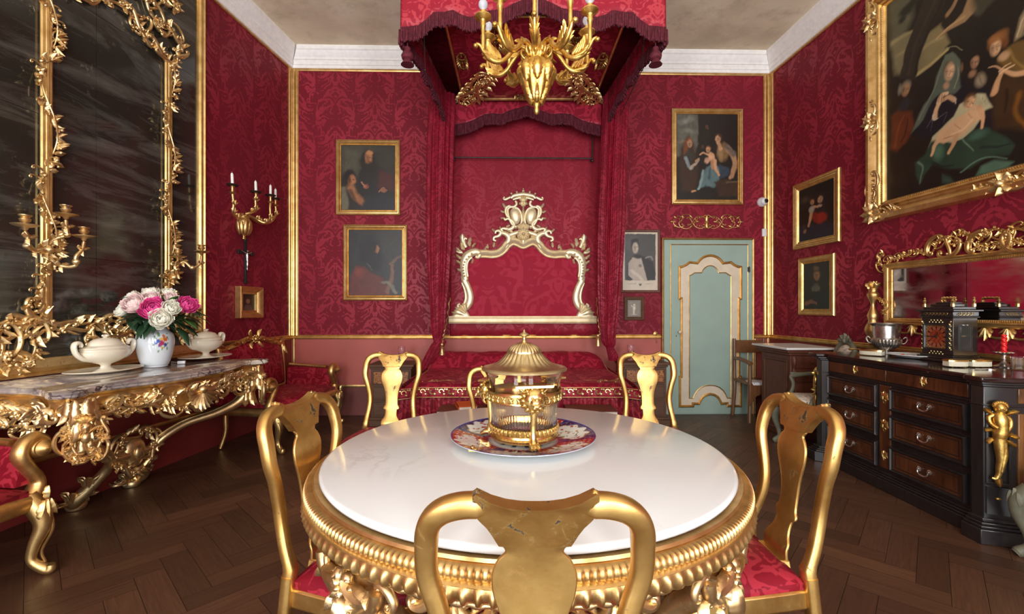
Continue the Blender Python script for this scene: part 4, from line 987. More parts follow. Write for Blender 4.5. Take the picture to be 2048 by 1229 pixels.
mb.leaf(F, 0, -.02, PI / 2, .10, .05, .004, .010, .01); mb.leaf(F, 0, 0, -PI / 2, .085, .05, .004, .010, .01); mb.sph((0, 0, .012), .014, 10, F)
one('wall_ornament', mb, M['gold_frame'], 'flat pierced gilt scroll ornament between the door and the painting above it', 'ornament', angle=60)
# camera and sensor
cu, cv = FB.pix(1523, 405); t = thing('security_camera', 'small round white security camera at the right corner of the back wall', 'camera', FB(cu, cv, 0))
F = FB.at(cu, cv, 0); mb = MB(); mb.lathe([(.0005, .0), (.060, .0), (.062, .02), (.056, .035), (.05, .05)], 32, F=lambda x, y, z: F(x, y, z)); mb.build('base', M['white'], t, world=True)
mb = MB(); mb.sph((0, 0, .05), .048, 24, F); mb.build('dome', M['white'], t, world=True)
mb = MB(); mb.lathe([(.0005, .085), (.026, .086), (.026, .096), (.018, .100), (.0005, .099)], 24, F=lambda x, y, z: F(x + .008, y - .002, z)); mb.build('lens', M['black'], t, world=True)
su, sv = FB.pix(1527, 466); mb = MB(); mb.box((su, sv, .014), (.055, .10, .026), F=FB); one('wall_sensor', mb, M['white'], 'small white plastic box on the wall right of the door top', 'sensor', bevel=.006)
# thin bell-pull rosette near the door
ru, rv = FB.pix(1311, 668); mb = MB(); mb.lathe([(.0005, .0), (.03, .002), (.03, .01), (.014, .016), (.0005, .018)], 20, F=lambda x, y, z: FB(ru + x, rv + y, z)); mb.tube([(ru, rv, .02, .004), (ru, rv - .05, .018, .003), (ru + .01, rv - .12, .02, .003)], F=FB, n=6)
one('bell_pull', mb, M['bronze'], 'small dark metal bell pull on the wall left of the door frame', 'bell pull')

# ================================================================ headboard
def hb(x, y): return FB.pix(880 + x / 3.841, 360 + y / 3.841, .06)
HX = hb(640, 600)[0]
Hd = thing('headboard', 'silvered rococo headboard with red damask panel and crowned crest on the wall above the bed', 'headboard', FB(HX, hb(640, 1105)[1], 0))
def hp(x, y, sg):
    u, v = hb(x, y); return (HX + (HX - u) * -1 * (1 if sg < 0 else -1), v)
def H_(sg, pts, r, w=.035, k=5, n=10, asp=.7, mb=None):
    q = [(*hp(p[0], p[1], sg), w + (p[3] if len(p) > 3 else 0), (p[2] if len(p) > 2 else r) * 1.32) for p in pts]
    mb.tube(q, n=n, F=FB, asp=asp, k=k)
pan = [(222, 1060), (240, 960), (250, 880), (232, 800), (215, 740), (215, 650), (245, 600), (320, 590), (420, 590), (490, 560), (560, 520), (640, 515)]
poly = [hp(x, y, -1) for x, y in pan] + [hp(x, y, 1) for x, y in reversed(pan[:-1])]
mb = MB(); mb.prism(poly, .012, .024, FB, h=.012); mb.build('damask_panel', M['panel_silk'], Hd, world=True, uv=True)
for sg in (-1, 1):
    mb = MB()
    H_(sg, [(150, 952, .010), (136, 968, .016), (152, 990, .022), (190, 990, .030), (222, 950, .036), (230, 890, .036), (212, 825, .034), (190, 780, .034), (184, 740, .036)], .03, mb=mb)
    H_(sg, [(196, 770, .030), (186, 700, .040), (186, 640, .044), (205, 588, .044), (245, 560, .040), (285, 553, .034), (304, 572, .026), (292, 594, .020), (272, 588, .014)], .03, w=.045, mb=mb)
    H_(sg, [(168, 790, .010), (190, 850, .012), (196, 910, .012), (180, 960, .010), (165, 975, .008)], .01, w=.04, mb=mb)
    H_(sg, [(214, 745, .012), (206, 690, .012), (210, 640, .012), (232, 606, .012), (248, 600, .012)], .012, w=.075, mb=mb)
    for i in range(9):
        t = i / 8; x = 190 - 14 * math.sin(t * PI) + 55 * t ** 3; y = 740 - 170 * t; mb.sph((*hp(x, y, sg), .085), .014, 8, FB)
    G = Fr(FB(*hp(130, 560, sg)), FB.U * sg, FB.V, FB.N)
    for (x, y, a, l) in ((165, 560, 2.9, .09), (160, 600, 3.1, .075), (160, 640, 3.2, .07), (165, 700, 3.3, .065), (190, 500, 2.3, .13), (225, 500, 1.9, .09), (250, 510, 1.4, .06), (250, 610, -1.2, .06), (345, 540, 1.8, .06), (180, 530, 2.6, .08)):
        uu, vv = hp(x, y, sg); mb.leaf(FB, uu + (.022 if sg < 0 else -.022) * math.cos(a) * -1, vv - .022 * math.sin(a), a if sg < 0 else PI - a, l * 1.35, l * .62, .035, .02, .02, lobes=2, nx=8, bend=(-1.1 if sg < 0 else 1.1))
    H_(sg, [(200, 520, .018), (186, 490, .016), (182, 462, .013), (194, 448, .011), (206, 456, .010)], .01, w=.05, mb=mb)
    H_(sg, [(170, 556, .014), (145, 556, .012), (125, 548, .010)], .01, w=.05, mb=mb)
    mb.build('side_scroll', M['silver_gilt'], Hd, world=True, angle=60)
    mb = MB()                                        # foot leaf
    mb.prism([hp(x, y, sg) for x, y in ((70, 1060), (95, 1040), (110, 1000), (140, 975), (200, 1000), (222, 1030), (232, 1050), (230, 1072), (70, 1072))], .01, .05, FB, h=.02)
    for j, a in enumerate((2.9, 2.55, 2.2, 1.9, 1.6)):
        uu, vv = hp(200, 1045 - j * 8, sg); mb.leaf(FB, uu, vv, a if sg < 0 else PI - a, .19 - .02 * j, .05, .055, .016, .02, lobes=2)
    mb.build('foot_leaf', M['silver_gilt'], Hd, world=True, angle=60)
mb = MB(); a, b = hb(66, 1105); c, d = hb(1204, 1048)
mb.sweep([(c, b), (a, b)], [(0, .01), (0, .065), (-(d - b) * .2, .072), (-(d - b) * .28, .055), (-(d - b) * .7, .060), (-(d - b) * .8, .072), (-(d - b), .066), (-(d - b), .01)], FB)
mb.build('bottom_rail', M['silver_gilt'], Hd, world=True, angle=25)
mb = MB()                                            # top rail, both sides in one sweep
tp = [(300, 566), (350, 566), (400, 570), (450, 560), (490, 530), (520, 492), (560, 470), (600, 480), (640, 498)]
tp = [hp(x, y, -1) for x, y in tp] + [hp(x, y, 1) for x, y in reversed(tp[:-1])]
tp = [(p[0], p[1]) for p in spline(tp, 4)]
mb.sweep(tp, [(-.055, .01), (-.055, .05), (-.045, .058), (-.035, .048), (0, .075), (.028, .060), (.038, .070), (.050, .056), (.050, .01)], FB)
mb.build('top_rail', M['silver_gilt'], Hd, world=True, angle=30)
mb = MB()
for sg in (-1, 1):
    H_(sg, [(430, 468, .012), (412, 460, .012), (418, 440, .014), (450, 430, .016), (468, 405, .020), (450, 390, .016), (430, 395, .012), (424, 412, .010)], .01, w=.05, mb=mb)
    H_(sg, [(455, 405, .016), (500, 412, .026), (530, 440, .030), (520, 485, .028), (500, 520, .024), (470, 545, .018)], .02, w=.045, mb=mb)
    H_(sg, [(520, 430, .016), (560, 415, .022), (600, 400, .018), (610, 385, .01)], .02, w=.05, mb=mb)
    H_(sg, [(482, 395, .010), (470, 380, .012), (490, 372, .014), (530, 380, .018), (560, 365, .020), (568, 335, .018), (548, 310, .016), (520, 298, .014), (500, 306, .012), (492, 292, .010)], .01, w=.05, mb=mb)
    H_(sg, [(520, 285, .012), (505, 250, .014), (508, 215, .014), (530, 200, .012), (545, 205, .010)], .01, w=.05, mb=mb)
    H_(sg, [(580, 160, .012), (588, 185, .014), (570, 205, .014), (540, 208, .012), (520, 230, .014), (530, 290, .014), (560, 345, .014), (590, 358, .012), (620, 340, .010), (628, 300, .010), (620, 250, .010), (600, 220, .010), (575, 212, .010)], .01, w=.05, mb=mb)
    pl = [hp(580 + 42 * math.cos(t) * (1 + .15 * math.sin(t)) - 8 * math.sin(t), 275 - 68 * math.sin(t), sg) for t in [i * 2 * PI / 20 for i in range(20)]]
    mb.prism(pl, .02, .035, FB, h=.035)
    H_(sg, [(545, 128, .012), (520, 140, .014), (500, 148, .013), (488, 140, .010), (496, 128, .008)], .01, w=.04, mb=mb)
    for (x, y, a, l) in ((505, 215, 2.2, .07), (498, 250, 2.8, .06), (500, 290, 3.3, .06), (540, 345, 3.6, .06), (470, 385, 2.0, .05), (425, 400, 2.4, .06), (590, 375, 2.4, .07), (560, 395, 2.9, .08), (410, 520, 1.4, .07), (370, 530, 1.8, .06), (860, 520, 1.6, .0), (585, 430, 3.6, .07)):
        if l: uu, vv = hp(x, y, sg); mb.leaf(FB, uu, vv, a if sg < 0 else PI - a, l, l * .55, .045, .012, .02, lobes=2, nx=6)
    for (x, y) in ((548, 104), (590, 92)): mb.sph((*hp(x, y, sg), .05), .015, 10, FB)
H_(-1, [(545, 140, .012), (570, 120, .018), (640, 108, .020)], .02, w=.05, mb=mb); H_(1, [(545, 140, .012), (570, 120, .018), (640, 108, .020)], .02, w=.05, mb=mb)
H_(-1, [(560, 150, .010), (600, 138, .012), (640, 134, .012)], .02, w=.045, mb=mb); H_(1, [(560, 150, .010), (600, 138, .012), (640, 134, .012)], .02, w=.045, mb=mb)
mb.sph((*hp(640, 84, -1), .05), .020, 10, FB); mb.sph((*hp(640, 66, -1), .05), .010, 8, FB)
u_, v_ = hp(640, 165, -1)
for a in (.6, 1.1, PI / 2, 2.04, 2.54, -.6, -1.2, -1.94, -2.54, -PI / 2): mb.leaf(FB, u_, v_, a, .07, .035, .045, .014, .01, lobes=1, nx=5)
u_, v_ = hp(640, 405, -1)
mb.prism([(u_ + .085 * math.cos(t), v_ - .02 + .085 * math.sin(t)) for t in [i * 2 * PI / 20 for i in range(20)]], .03, .05, FB, h=.02)
for j in range(12): a = j * PI / 6; mb.leaf(FB, u_, v_ - .02, a, .085, .045, .07, .016, .015, lobes=1, nx=6)
for j in range(7): a = PI / 2 + (j - 3) * .32; mb.leaf(FB, u_, v_ + .02, a, .11, .035, .055, .012, .02, lobes=1, nx=6)
mb.sph((u_, v_ - .02, .095), .022, 12, FB); mb.leaf(FB, *hp(640, 500, -1), PI / 2, .09, .06, .06, .014, .01); mb.leaf(FB, *hp(640, 330, -1), PI / 2, .26, .04, .04, .02, .01, lobes=3)
mb.build('crest', M['silver_gilt'], Hd, world=True, angle=60)

# ================================================================ bed
BX0, BX1, BF, BB = -1.00, 1.13, 4.06, 5.66
bcx, bw = (BX0 + BX1) / 2, BX1 - BX0
Bd = thing('bed', 'large bed under the canopy with dark red damask cover edged with gold embroidery', 'bed', (bcx, (BF + BB) / 2, 0))
mb = MB(); mb.box((bcx, (BF + BB) / 2 + .02, .32), (bw - .10, BB - BF - .08, .5)); mb.build('base', M['velvet'], Bd, world=True)
def top(u, v):
    x = BX0 + bw * u; y = BF + (BB - BF) * v; z = .665
    e = min(u, 1 - u) * bw; z -= .05 * max(0, 1 - e / .08) ** 2; z -= .05 * max(0, 1 - v * (BB - BF) / .10) ** 2
    p = max(0, 1 - abs(v - .86) / .15); z += .17 * math.sin(min(1, p * 1.2) * PI / 2) ** 1.2 * (1 - max(0, (abs(u - .5) - .40) / .10) ** 2) if p > 0 else 0
    z += .004 * math.sin(x * 9 + y * 5) + .003 * math.sin(x * 23 - y * 17)
    return (x, y, z)
mb = MB(); mb.grid(top, 72, 56)
mb.build('coverlet', M['bed_silk'], Bd, world=True, uv=True, solid=.01, recalc=False)
def edge(s_, k=0):                                   # perimeter left -> foot -> right, s in 0..1, returns x,y and outward normal
    Ls = [(BX0, BB - .1, BX0, BF), (BX0, BF, BX1, BF), (BX1, BF, BX1, BB - .1)]
    ln = [BB - .1 - BF, bw, BB - .1 - BF]; t = s_ * sum(ln)
    for (l, q) in zip(ln, Ls):
        if t <= l or q is Ls[-1]: break
        t -= l
    t = min(1, t / l); nx_, ny_ = ((-1, 0), (0, -1), (1, 0))[Ls.index(q)]
    return q[0] + (q[2] - q[0]) * t, q[1] + (q[3] - q[1]) * t, nx_, ny_
def cor(x, y):                                       # rounded flare at the two foot corners
    c = 0
    for X in (BX0, BX1): c = max(c, 1 - math.hypot(x - X, y - BF) / .16)
    return max(0, c)
def skirt(z0, z1, fold, nf, flare, off=0):
    def fn(s_, t):
        x, y, a, b = edge(s_); z = z0 + (z1 - z0) * t; c = cor(x, y)
        sx = (1 if x > bcx else -1)
        d = off + fold * math.sin(s_ * nf * 2 * PI + 2 * math.sin(s_ * 40)) * (.25 + .75 * t) + flare * t * (1 + .6 * c)
        return (x + a * d + (sx * flare * t * c * .7 if a == 0 else 0), y + b * d - (flare * t * c * .5 if b == 0 else 0), z - .02 * c * (1 if z1 > .3 else 0))
    return fn
mb = MB(); mb.grid(skirt(.605, .012, .016, 64, .07, -.002), 900, 8); mb.build('skirt', M['seat_silk'], Bd, world=True, uv=True, solid=.004, recalc=False, angle=80)
mb = MB(); mb.grid(skirt(.66, .565, .002, 9, .022, .010), 240, 4); mb.build('embroidered_band', M['bed_silk'], Bd, world=True, uv=True, solid=.006, recalc=False)
mb = MB(); Ltot = 2 * (BB - .1 - BF) + bw
for zt_, tt in ((.648, 0), (.566, 0)):
    f = skirt(.66, .565, .002, 9, .022, .018); t_ = (.66 - zt_) / .095
    mb.tube([(*f(i / 300, t_), .004) for i in range(301)], n=6)
nrep = 62
for i in range(nrep):
    sc0 = (i + .5) / nrep; f = skirt(.66, .565, .002, 9, .022, .016); up = i % 2
    pts = []
    for j in range(13):
        a = j / 12 * 4.6; r = .028 * (1 - j / 16); pts.append((*f(sc0 + (math.cos(a) * r) / Ltot, .5 + (1 if up else -1) * math.sin(a) * r / .095), .0065))
    mb.tube(pts, n=5)
    for (ds, dt, rr) in ((.030, .22, .014), (-.028, -.2, .013), (.036, -.22, .011)): mb.sph(f(sc0 + ds / Ltot, .5 + dt), rr, 6, sc=(1, .5, .8))
mb.build('gold_embroidery', M['gold_worn'], Bd, world=True)
mb = MB()                                            # corner arabesques on the cover
for sg in (-1, 1):
    G = Fr((bcx + sg * (bw / 2 - .28), BF + .22, .668), (sg, 0, 0), (0, 1, 0), (0, 0, 1))
    mb.scroll(G, (-.12, .02), (.05, .0), .010, 'S', 1, w=0, asp=.3); mb.scroll(G, (.04, .02), (.18, .10), .010, 'C', 1, w=0, asp=.3); mb.scroll(G, (-.02, -.06), (.12, -.06), .009, 'C', -1, w=0, asp=.3)
    for (u, v, a) in ((-.1, 0, 2.8), (.0, .03, 1.2), (.1, .04, .5), (.12, -.04, -.4), (.18, .12, 1.3)): mb.leaf(G, u, v, a, .08, .04, 0, .004, 0, lobes=2, nx=5)
    G2 = Fr((bcx + sg * (bw / 2 - .06), BB - .35, .74), (sg, 0, 0), (0, 1, 0), (0, 0, 1))
    mb.tube([(0, -.9 + i * .1, -.07 + (0 if i < 7 else .02 * (i - 6)), .006) for i in range(9)], F=G2, n=5)
mb.build('corner_embroidery', M['gold_worn'], Bd, world=True)

# ================================================================ canopy
CY0, CY1, CZ = 3.75, 5.62, 3.91
def cxL(y): return -.921 + (y - CY0) / (CY1 - CY0) * .165
def cxR(y): return 1.275 - (y - CY0) / (CY1 - CY0) * .165
Cn = thing('bed_canopy', 'crimson damask bed canopy with fringed scalloped valances hanging in front of the back wall', 'canopy', (.16, 4.7, 3.6))
zy = lambda py, Y: H0 + (cy0 - py) * Y / f0
fr = [(800, 60), (834, 57), (852, 44), (866, 30), (886, 30), (905, 26), (922, 36), (939, 40), (955, 36), (972, 28), (990, 26), (1010, 22), (1029, 12), (1050, 3), (1066, -2)]
fr = [(x, y) for x, y in fr] + [(2132 - x, y) for x, y in reversed(fr[:-1])]
def prof_at(table, u):
    X = table[0][0] + (table[-1][0] - table[0][0]) * u
    for (a, b) in zip(table, table[1:]):
        if X <= b[0] + 1e-6: return a[1] + (b[1] - a[1]) * (X - a[0]) / (b[0] - a[0])
    return table[-1][1]
def valance(tab, pos, ztop, fh, name, mat, Yref, nu=120, fringe=True, fmat='fringe'):
    mb = MB()
    bt = lambda u: zy(prof_at(tab, u), Yref)
    mb.grid(lambda u, v: pos(u, ztop + (bt(u) - ztop) * v, .004 * math.sin(u * 40 + v)), nu, 6); mb.build(name, M[mat], Cn, world=True, uv=True, solid=.012, recalc=False)
    def strand(u, v):
        z = bt(u) + .012 - (fh + .012) * v
        return pos(u, z + .008 * math.sin(u * nu * 9) * v, .012 + .012 * math.sin(u * nu * 3.1) * v + .006 * math.sin(u * nu * 7.3))
    mb = MB(); mb.grid(strand, nu * 6, 6); mb.build('fringe', M[fmat], Cn, world=True, solid=.014, recalc=False)
valance(fr, lambda u, z, d: (cxL(CY0) + (cxR(CY0) - cxL(CY0)) * u, CY0 - d, z), 4.28, .105, 'front_valance', 'canopy_silk', CY0)
sd = [(0, 62), (.10, 60), (.16, 44), (.24, 40), (.32, 30), (.42, 40), (.5, 26), (.58, 40), (.68, 30), (.76, 40), (.84, 44), (.9, 60), (1, 62)]
for sg in (-1, 1):
    valance(sd, lambda u, z, d: ((cxL if sg < 0 else cxR)(CY0 + (CY1 - CY0) * u) + sg * d, CY0 + (CY1 - CY0) * u, z - .10 * u), 4.28, .105, 'side_valance', 'curtain_silk', CY0)
bk_ = [(905, 274), (935, 268), (950, 262), (968, 252), (985, 250), (1003, 252), (1018, 244), (1035, 240), (1052, 234), (1068, 240), (1085, 246), (1100, 252), (1120, 250), (1140, 252), (1156, 262), (1172, 268), (1200, 274)]
bk_ = [(x, y - 20) for x, y in bk_]
valance(bk_, lambda u, z, d: (P(905, 0, 5.5).x + (P(1203, 0, 5.5).x - P(905, 0, 5.5).x) * u, 5.5 - d, z), CZ, .12, 'back_valance', 'bed_silk', 5.5)
mb = MB(); mb.add([(cxL(CY0) + .02, CY0 + .02, CZ + .02), (cxR(CY0) - .02, CY0 + .02, CZ + .02), (cxR(CY1) - .02, CY1, CZ + .02), (cxL(CY1) + .02, CY1, CZ + .02)], [(0, 1, 2, 3)]); mb.build('lining', M['velvet'], Cn, world=True, solid=.03)
PX0, PX1, PY0, PY1 = -.60, 1.0, 3.86, 5.42
mb = MB(); mb.box(((PX0 + PX1) / 2, (PY0 + PY1) / 2, CZ - .005), (PX1 - PX0, PY1 - PY0, .02)); mb.build('ceiling_panel', M['bed_silk'], Cn, world=True, uv=True)
FC = Fr(((PX0 + PX1) / 2, 0, CZ - .02), (1, 0, 0), (0, 1, 0), (0, 0, -1)); hx = (PX1 - PX0) / 2
mb = MB(); mb.frame_rect(FC, -hx, PY0, hx, PY1, [(0, 0), (0, .02), (.012, .028), (.024, .02), (.024, 0)]); mb.build('gilt_rod', M['gold_frame'], Cn, world=True)
for (x, y, a, s_) in ((-.63, 5.16, -1.14, 2.1), (.63, 5.16, PI + 1.14, 2.1), (-hx + .10, 4.55, PI / 2, .7), (hx - .10, 4.55, PI / 2, .7), (-.36, 4.20, PI / 2, .9), (.40, 4.20, PI / 2, .9), (-.05, PY1 - .12, 0, .6)):
    mb = MB(); G = FC.at(x, y, .015).turn(a)
    for sg in (-1, 1):
        sv = sg * s_ * .8; mb.scroll(G, (-.17 * s_, sv * .03), (.0, sv * .05), .008 * s_, 'C', sg, w=.01); mb.scroll(G, (.0, sv * .06), (.17 * s_, sv * .03), .008 * s_, 'C', sg, w=.01); mb.scroll(G, (-.08 * s_, sv * .02), (.09 * s_, sv * .015), .008 * s_, 'S', sg, w=.03)
        for (u, aa) in ((-.14, 2.4), (-.09, 2.1), (-.05, 1.9), (.0, 1.6), (.05, 1.2), (.10, .9), (.14, .7)): mb.leaf(G, u * s_, sv * .045, sg * aa, .045 * s_, .028 * s_, .01, .02, .03, lobes=2, nx=6)
    if s_ > 2: rococo(mb, G, [(-.36, -.03), (-.1, .03), (.12, -.02), (.36, .02)], .11, 77, .01, leafy=2.4)
    for i in range(5): mb.sph(((-.16 + i * .08) * s_, 0, .03), .011 * s_, 8, G)
    mb.leaf(G, -.16 * s_, 0, PI, .05 * s_, .04 * s_, .01, .02, .02); mb.leaf(G, .16 * s_, 0, 0, .05 * s_, .04 * s_, .01, .02, .02)
    mb.build('gilt_carving', M['gold_pale'] if s_ > 2 else M['bronze'], Cn, world=True, angle=60)
for (px, py) in ((815, 92), (1311, 92)):
    p = P(px, py, CY0 + .02); mb = MB()
    mb.lathe([(.004, .06), (.006, 0), (.024, -.015), (.028, -.035), (.018, -.05), (.040, -.06), (.052, -.085), (.046, -.11), (.030, -.12), (.038, -.135), (.055, -.16), (.0005, -.16)], 28, c=tuple(p), flute=14)
    mb.build('tassel', M['fringe'], Cn, world=True)
# back cloth behind the headboard and the iron rod
mb = MB(); (a, b), (c, d) = FB.pix(900, 672, .01), FB.pix(1206, 220, .01)
def bc(u, v):
    w = .010 + .0035 * math.sin(u * 31) + .0025 * math.sin(u * 67 + v * 3) + (.012 * math.sin(u * 22 + 1) ** 2 if v < .03 else 0); return FB(a + (c - a) * u, b + (d - b) * v, w)
mb.grid(bc, 90, 30); mb.build('back_cloth', M['canopy_silk'] if False else damask('back_cloth_damask', (.27, .009, .024), (.37, .020, .042), W=.5, H=.8, fade=.35, sheen=.3), Cn, world=True, uv=True, solid=.006, recalc=False)
mb = MB(); (a, b), (c, d) = FB.pix(908, 315, .12), FB.pix(1185, 315, .12)
mb.tube([(a, b, .12), (c, b, .12)], .009, 10, F=FB); mb.tube([(a, b + .34, .12), (a, b - .03, .12)], .009, 8, F=FB); mb.tube([(c, b + .42, .12), (c, b - .03, .12)], .009, 8, F=FB)
for u in (a, c): mb.tube([(u, b, .12), (u, b, .012)], .010, 8, F=FB); mb.sph((u, b - .03, .12), .018, 8, FB)
one('iron_rod', mb, M['iron'], 'thin dark iron rail crossing the wall above the headboard crest', 'rail')
for (pts) in ([(848, 72, 3.95), (850, 140, 4.1), (853, 150, 4.1)], [(1288, 72, 3.95), (1284, 140, 4.1), (1262, 185, 4.4), (1240, 232, 4.7)]):
    mb = MB(); mb.tube([(*P(*p), .004 if i else .006) for i, p in enumerate(pts)], n=6); mb.sph(tuple(P(*pts[1])), .012, 8); mb.build('pull_cord', M['iron'], Cn, world=True)

# curtains: gathered pleated tubes
def curtain(rows, Y, label, mirror):
    t = thing('bed_curtain', label, 'curtain', (P(rows[0][1], 700, Y).x, Y, .6), group='bed curtains')
    R = spline([(y, (a + b) / 2, (b - a) / 2, dpt) for (y, a, b, dpt) in rows], 6); mb = MB(); n = 150; vs = []
    for (y, cx, hw_, dpt) in R:
        for j in range(n):
            an = 2 * PI * j / n; k = 1 + (.10 * math.cos(an * 15) + .07 * math.cos(an * 23 + 1 + y * .004)) * min(1, hw_ / 18)
            px = cx + hw_ * math.cos(an) * k; q = P(px, y, Y + dpt * math.sin(an) * k); q = P(px, y, Y); vs.append((q.x, Y + dpt * math.sin(an) * k, q.z))
    mb.add(vs, [(i * n + j, i * n + (j + 1) % n, (i + 1) * n + (j + 1) % n, (i + 1) * n + j) for i in range(len(R) - 1) for j in range(n)] + [tuple(range(n)), tuple(range((len(R) - 1) * n, len(R) * n))])
    mb.build('drape', M['curtain_silk'], t, world=True, uv=True, angle=80)
    return t
t = curtain([(150, 862, 910, .10), (300, 856, 906, .10), (450, 855, 903, .10), (560, 858, 897, .09), (620, 862, 892, .07), (660, 864, 890, .06), (676, 866, 886, .045), (684, 868, 892, .05), (692, 862, 888, .05), (715, 850, 878, .06), (735, 842, 866, .06), (748, 838, 856, .05)], 5.38,
            'crimson damask curtain gathered with a gold cord at the left of the bed', 0)
t2 = curtain([(150, 1212, 1258, .10), (300, 1205, 1250, .10), (450, 1198, 1247, .10), (560, 1197, 1241, .09), (620, 1199, 1236, .08), (650, 1201, 1232, .07), (672, 1202, 1230, .07), (688, 1206, 1230, .06), (696, 1212, 1228, .04), (712, 1216, 1236, .05), (722, 1218, 1234, .04)], 5.38,
             'crimson damask curtain gathered with a gold cord at the right of the bed', 1)
for (tt, x0, x1, xb, yb) in ((t, 900, 888, 884, 690), (t2, 1193, 1200, 1196, 672)):
    mb = MB(); pts = [P(x0, 596, 5.58), P((x0 + x1) / 2, 640, 5.42), P(x1, 668, 5.30), P(xb, yb, 5.28)]
    pp = spline([(*p, .008) for p in pts], 14); mb.tube([(p[0] + .006 * math.sin(i * 1.2), p[1] + .006 * math.cos(i * 1.2), p[2], .007) for i, p in enumerate(pp)], n=6)
    q = pts[-1]; mb.sph(tuple(q), .022, 10); mb.lathe([(.012, -.02), (.024, -.035), (.020, -.05), (.030, -.10), (.034, -.12), (.0005, -.12)], 24, c=tuple(q), flute=12); mb.build('tieback_cord', M['gold_worn'], tt, world=True, label='twisted gold cord with tassel')

# ================================================================ nightstands
def nightstand(x0, x1, Y0, Y1, ztop, label):
    cx = (x0 + x1) / 2; wd = x1 - x0; t = thing('nightstand', label, 'nightstand', (cx, (Y0 + Y1) / 2, 0), group='nightstands beside the bed'); cy = (Y0 + Y1) / 2; dp_ = Y1 - Y0
    mb = MB(); mb.box((cx, cy, ztop - .014), (wd, dp_, .028)); mb.box((cx, cy, ztop - .04), (wd - .04, dp_ - .04, .024)); mb.build('top', M['oak'], t, world=True, bevel=.006)
    mb = MB(); mb.box((cx, cy, (ztop - .05 + .08) / 2), (wd - .07, dp_ - .06, ztop - .13)); mb.box((cx, cy, .05), (wd, dp_, .07)); mb.box((cx, cy, .10), (wd - .03, dp_ - .02, .03)); mb.build('carcass', M['oak'], t, world=True, bevel=.005)
    zs = [ztop - .06, ztop - .24, ztop - .42, .13]
    for i in range(3):
        z1, z0 = zs[i] - .012, zs[i + 1] + .008; mb = MB(); F = Fr((cx, Y0 + .03, 0), (1, 0, 0))
        mb.box((cx, Y0 + .026, (z0 + z1) / 2), (wd - .11, .016, z1 - z0)); d_ = mb.build('drawer', M['inlay'] if i < 1 else M['oak'], t, world=True, bevel=.003)
        mb = MB(); mb.frame_rect(F, -wd / 2 + .055, z0, wd / 2 - .055, z1, [(0, 0), (0, .014), (.012, .016), (.016, .008), (.016, 0)]); mb.build('drawer_edge', M['oak'], d_, world=True)
        mb = MB(); mb.lathe([(.006, 0), (.007, .012), (.014, .018), (.012, .028), (.0005, .03)], 12, F=lambda x, y, z: F(x, (z0 + z1) / 2 + y, z + .012)); mb.build('knob', M['iron'], d_, world=True)
    return t
g = NT('inlay'); v = g.coord('Object', (1, .2, 1)); n1 = g.noise(v, 16, 2, .5, 1.4); m = g.ramp(g.math('SINE', g.math('MULTIPLY', n1, 40)), [(.45, 0.0), (.55, 1.0)])
g.P(Base_Color=g.mix(m, (.42, .15, .03), (.05, .022, .012)), Roughness=.35, Coat_Weight=.3); M['inlay'] = g.m
nightstand(-1.65, -1.12, 5.12, 5.56, .72, 'dark wooden nightstand with inlaid drawers at the left of the bed')
nightstand(1.25, 1.81, 5.14, 5.58, .74, 'dark wooden nightstand with inlaid drawers at the right of the bed')
for (px, py, Y, lb) in ((803, 727, 5.34, 'small pink glass goblet on the left nightstand'), (1262, 724, 5.36, 'small pink glass goblet on the right nightstand')):
    p = P(px, py, Y); p.z = .722 if px < 1000 else .742; mb = MB()
    mb.lathe([(.0005, 0), (.042, .002), (.040, .008), (.010, .018), (.007, .06), (.012, .075), (.034, .10), (.042, .14), (.040, .18), (.037, .18), (.038, .14), (.030, .105), (.0005, .085)], 24, c=tuple(p), k=2)
    one('goblet', mb, M['pink_glass'], lb, 'glass', group='pink goblets')
# bench at the foot of the bed with books
t = thing('bed_bench', 'low dark wooden bench standing at the foot of the bed behind the table', 'bench', (.15, 3.82, 0))
mb = MB(); mb.box((.15, 3.82, .45), (1.5, .28, .04)); mb.build('top', M['oak'], t, world=True, bevel=.006)
mb = MB(); mb.box((.15, 3.82, .40), (1.38, .22, .07)); mb.build('apron', M['oak'], t, world=True)
for sx in (-1, 1):
    for sy in (-1, 1): mb = MB(); mb.tube([(.15 + sx * .66, 3.82 + sy * .10, .38, .022), (.15 + sx * .66, 3.82 + sy * .10, .25, .016), (.15 + sx * .66, 3.82 + sy * .10, .12, .024), (.15 + sx * .66, 3.82 + sy * .10, .002, .016)], n=10, k=4); mb.build('leg', M['oak'], t, world=True)
page = plain('book_pages', (.70, .64, .52), .8, var=.05, scale=40); red_c = plain('brown_leather', (.12, .022, .012), .5); org = plain('orange_cloth', (.62, .10, .012), .6, var=.05)
def book(x, y, z, wx, wy, h, m, label, rz=0):
    t = thing('book', label, 'book', (x, y, z), rz)
    mb = MB(); mb.box((0, 0, .003), (wx, wy, .006)); mb.box((0, 0, h - .003), (wx, wy, .006)); mb.box((-wx / 2 + .003, 0, h / 2), (.006, wy, h)); mb.build('cover', m, t, bevel=.001)
    mb = MB(); mb.box((.002, 0, h / 2), (wx - .014, wy - .014, h - .012)); mb.build('pages', page, t); return t
book(-.42, 3.82, .47, .40, .27, .045, red_c, 'large dark book with pale page edges under the orange book', PI)
book(-.42 + .03, 3.82, .515, .16, .22, .035, org, 'orange covered book lying on a dark book at the foot of the bed', .25)
book(.66, 3.82, .47, .42, .27, .045, red_c, 'large brown book at the right end of the bench by the bed foot')
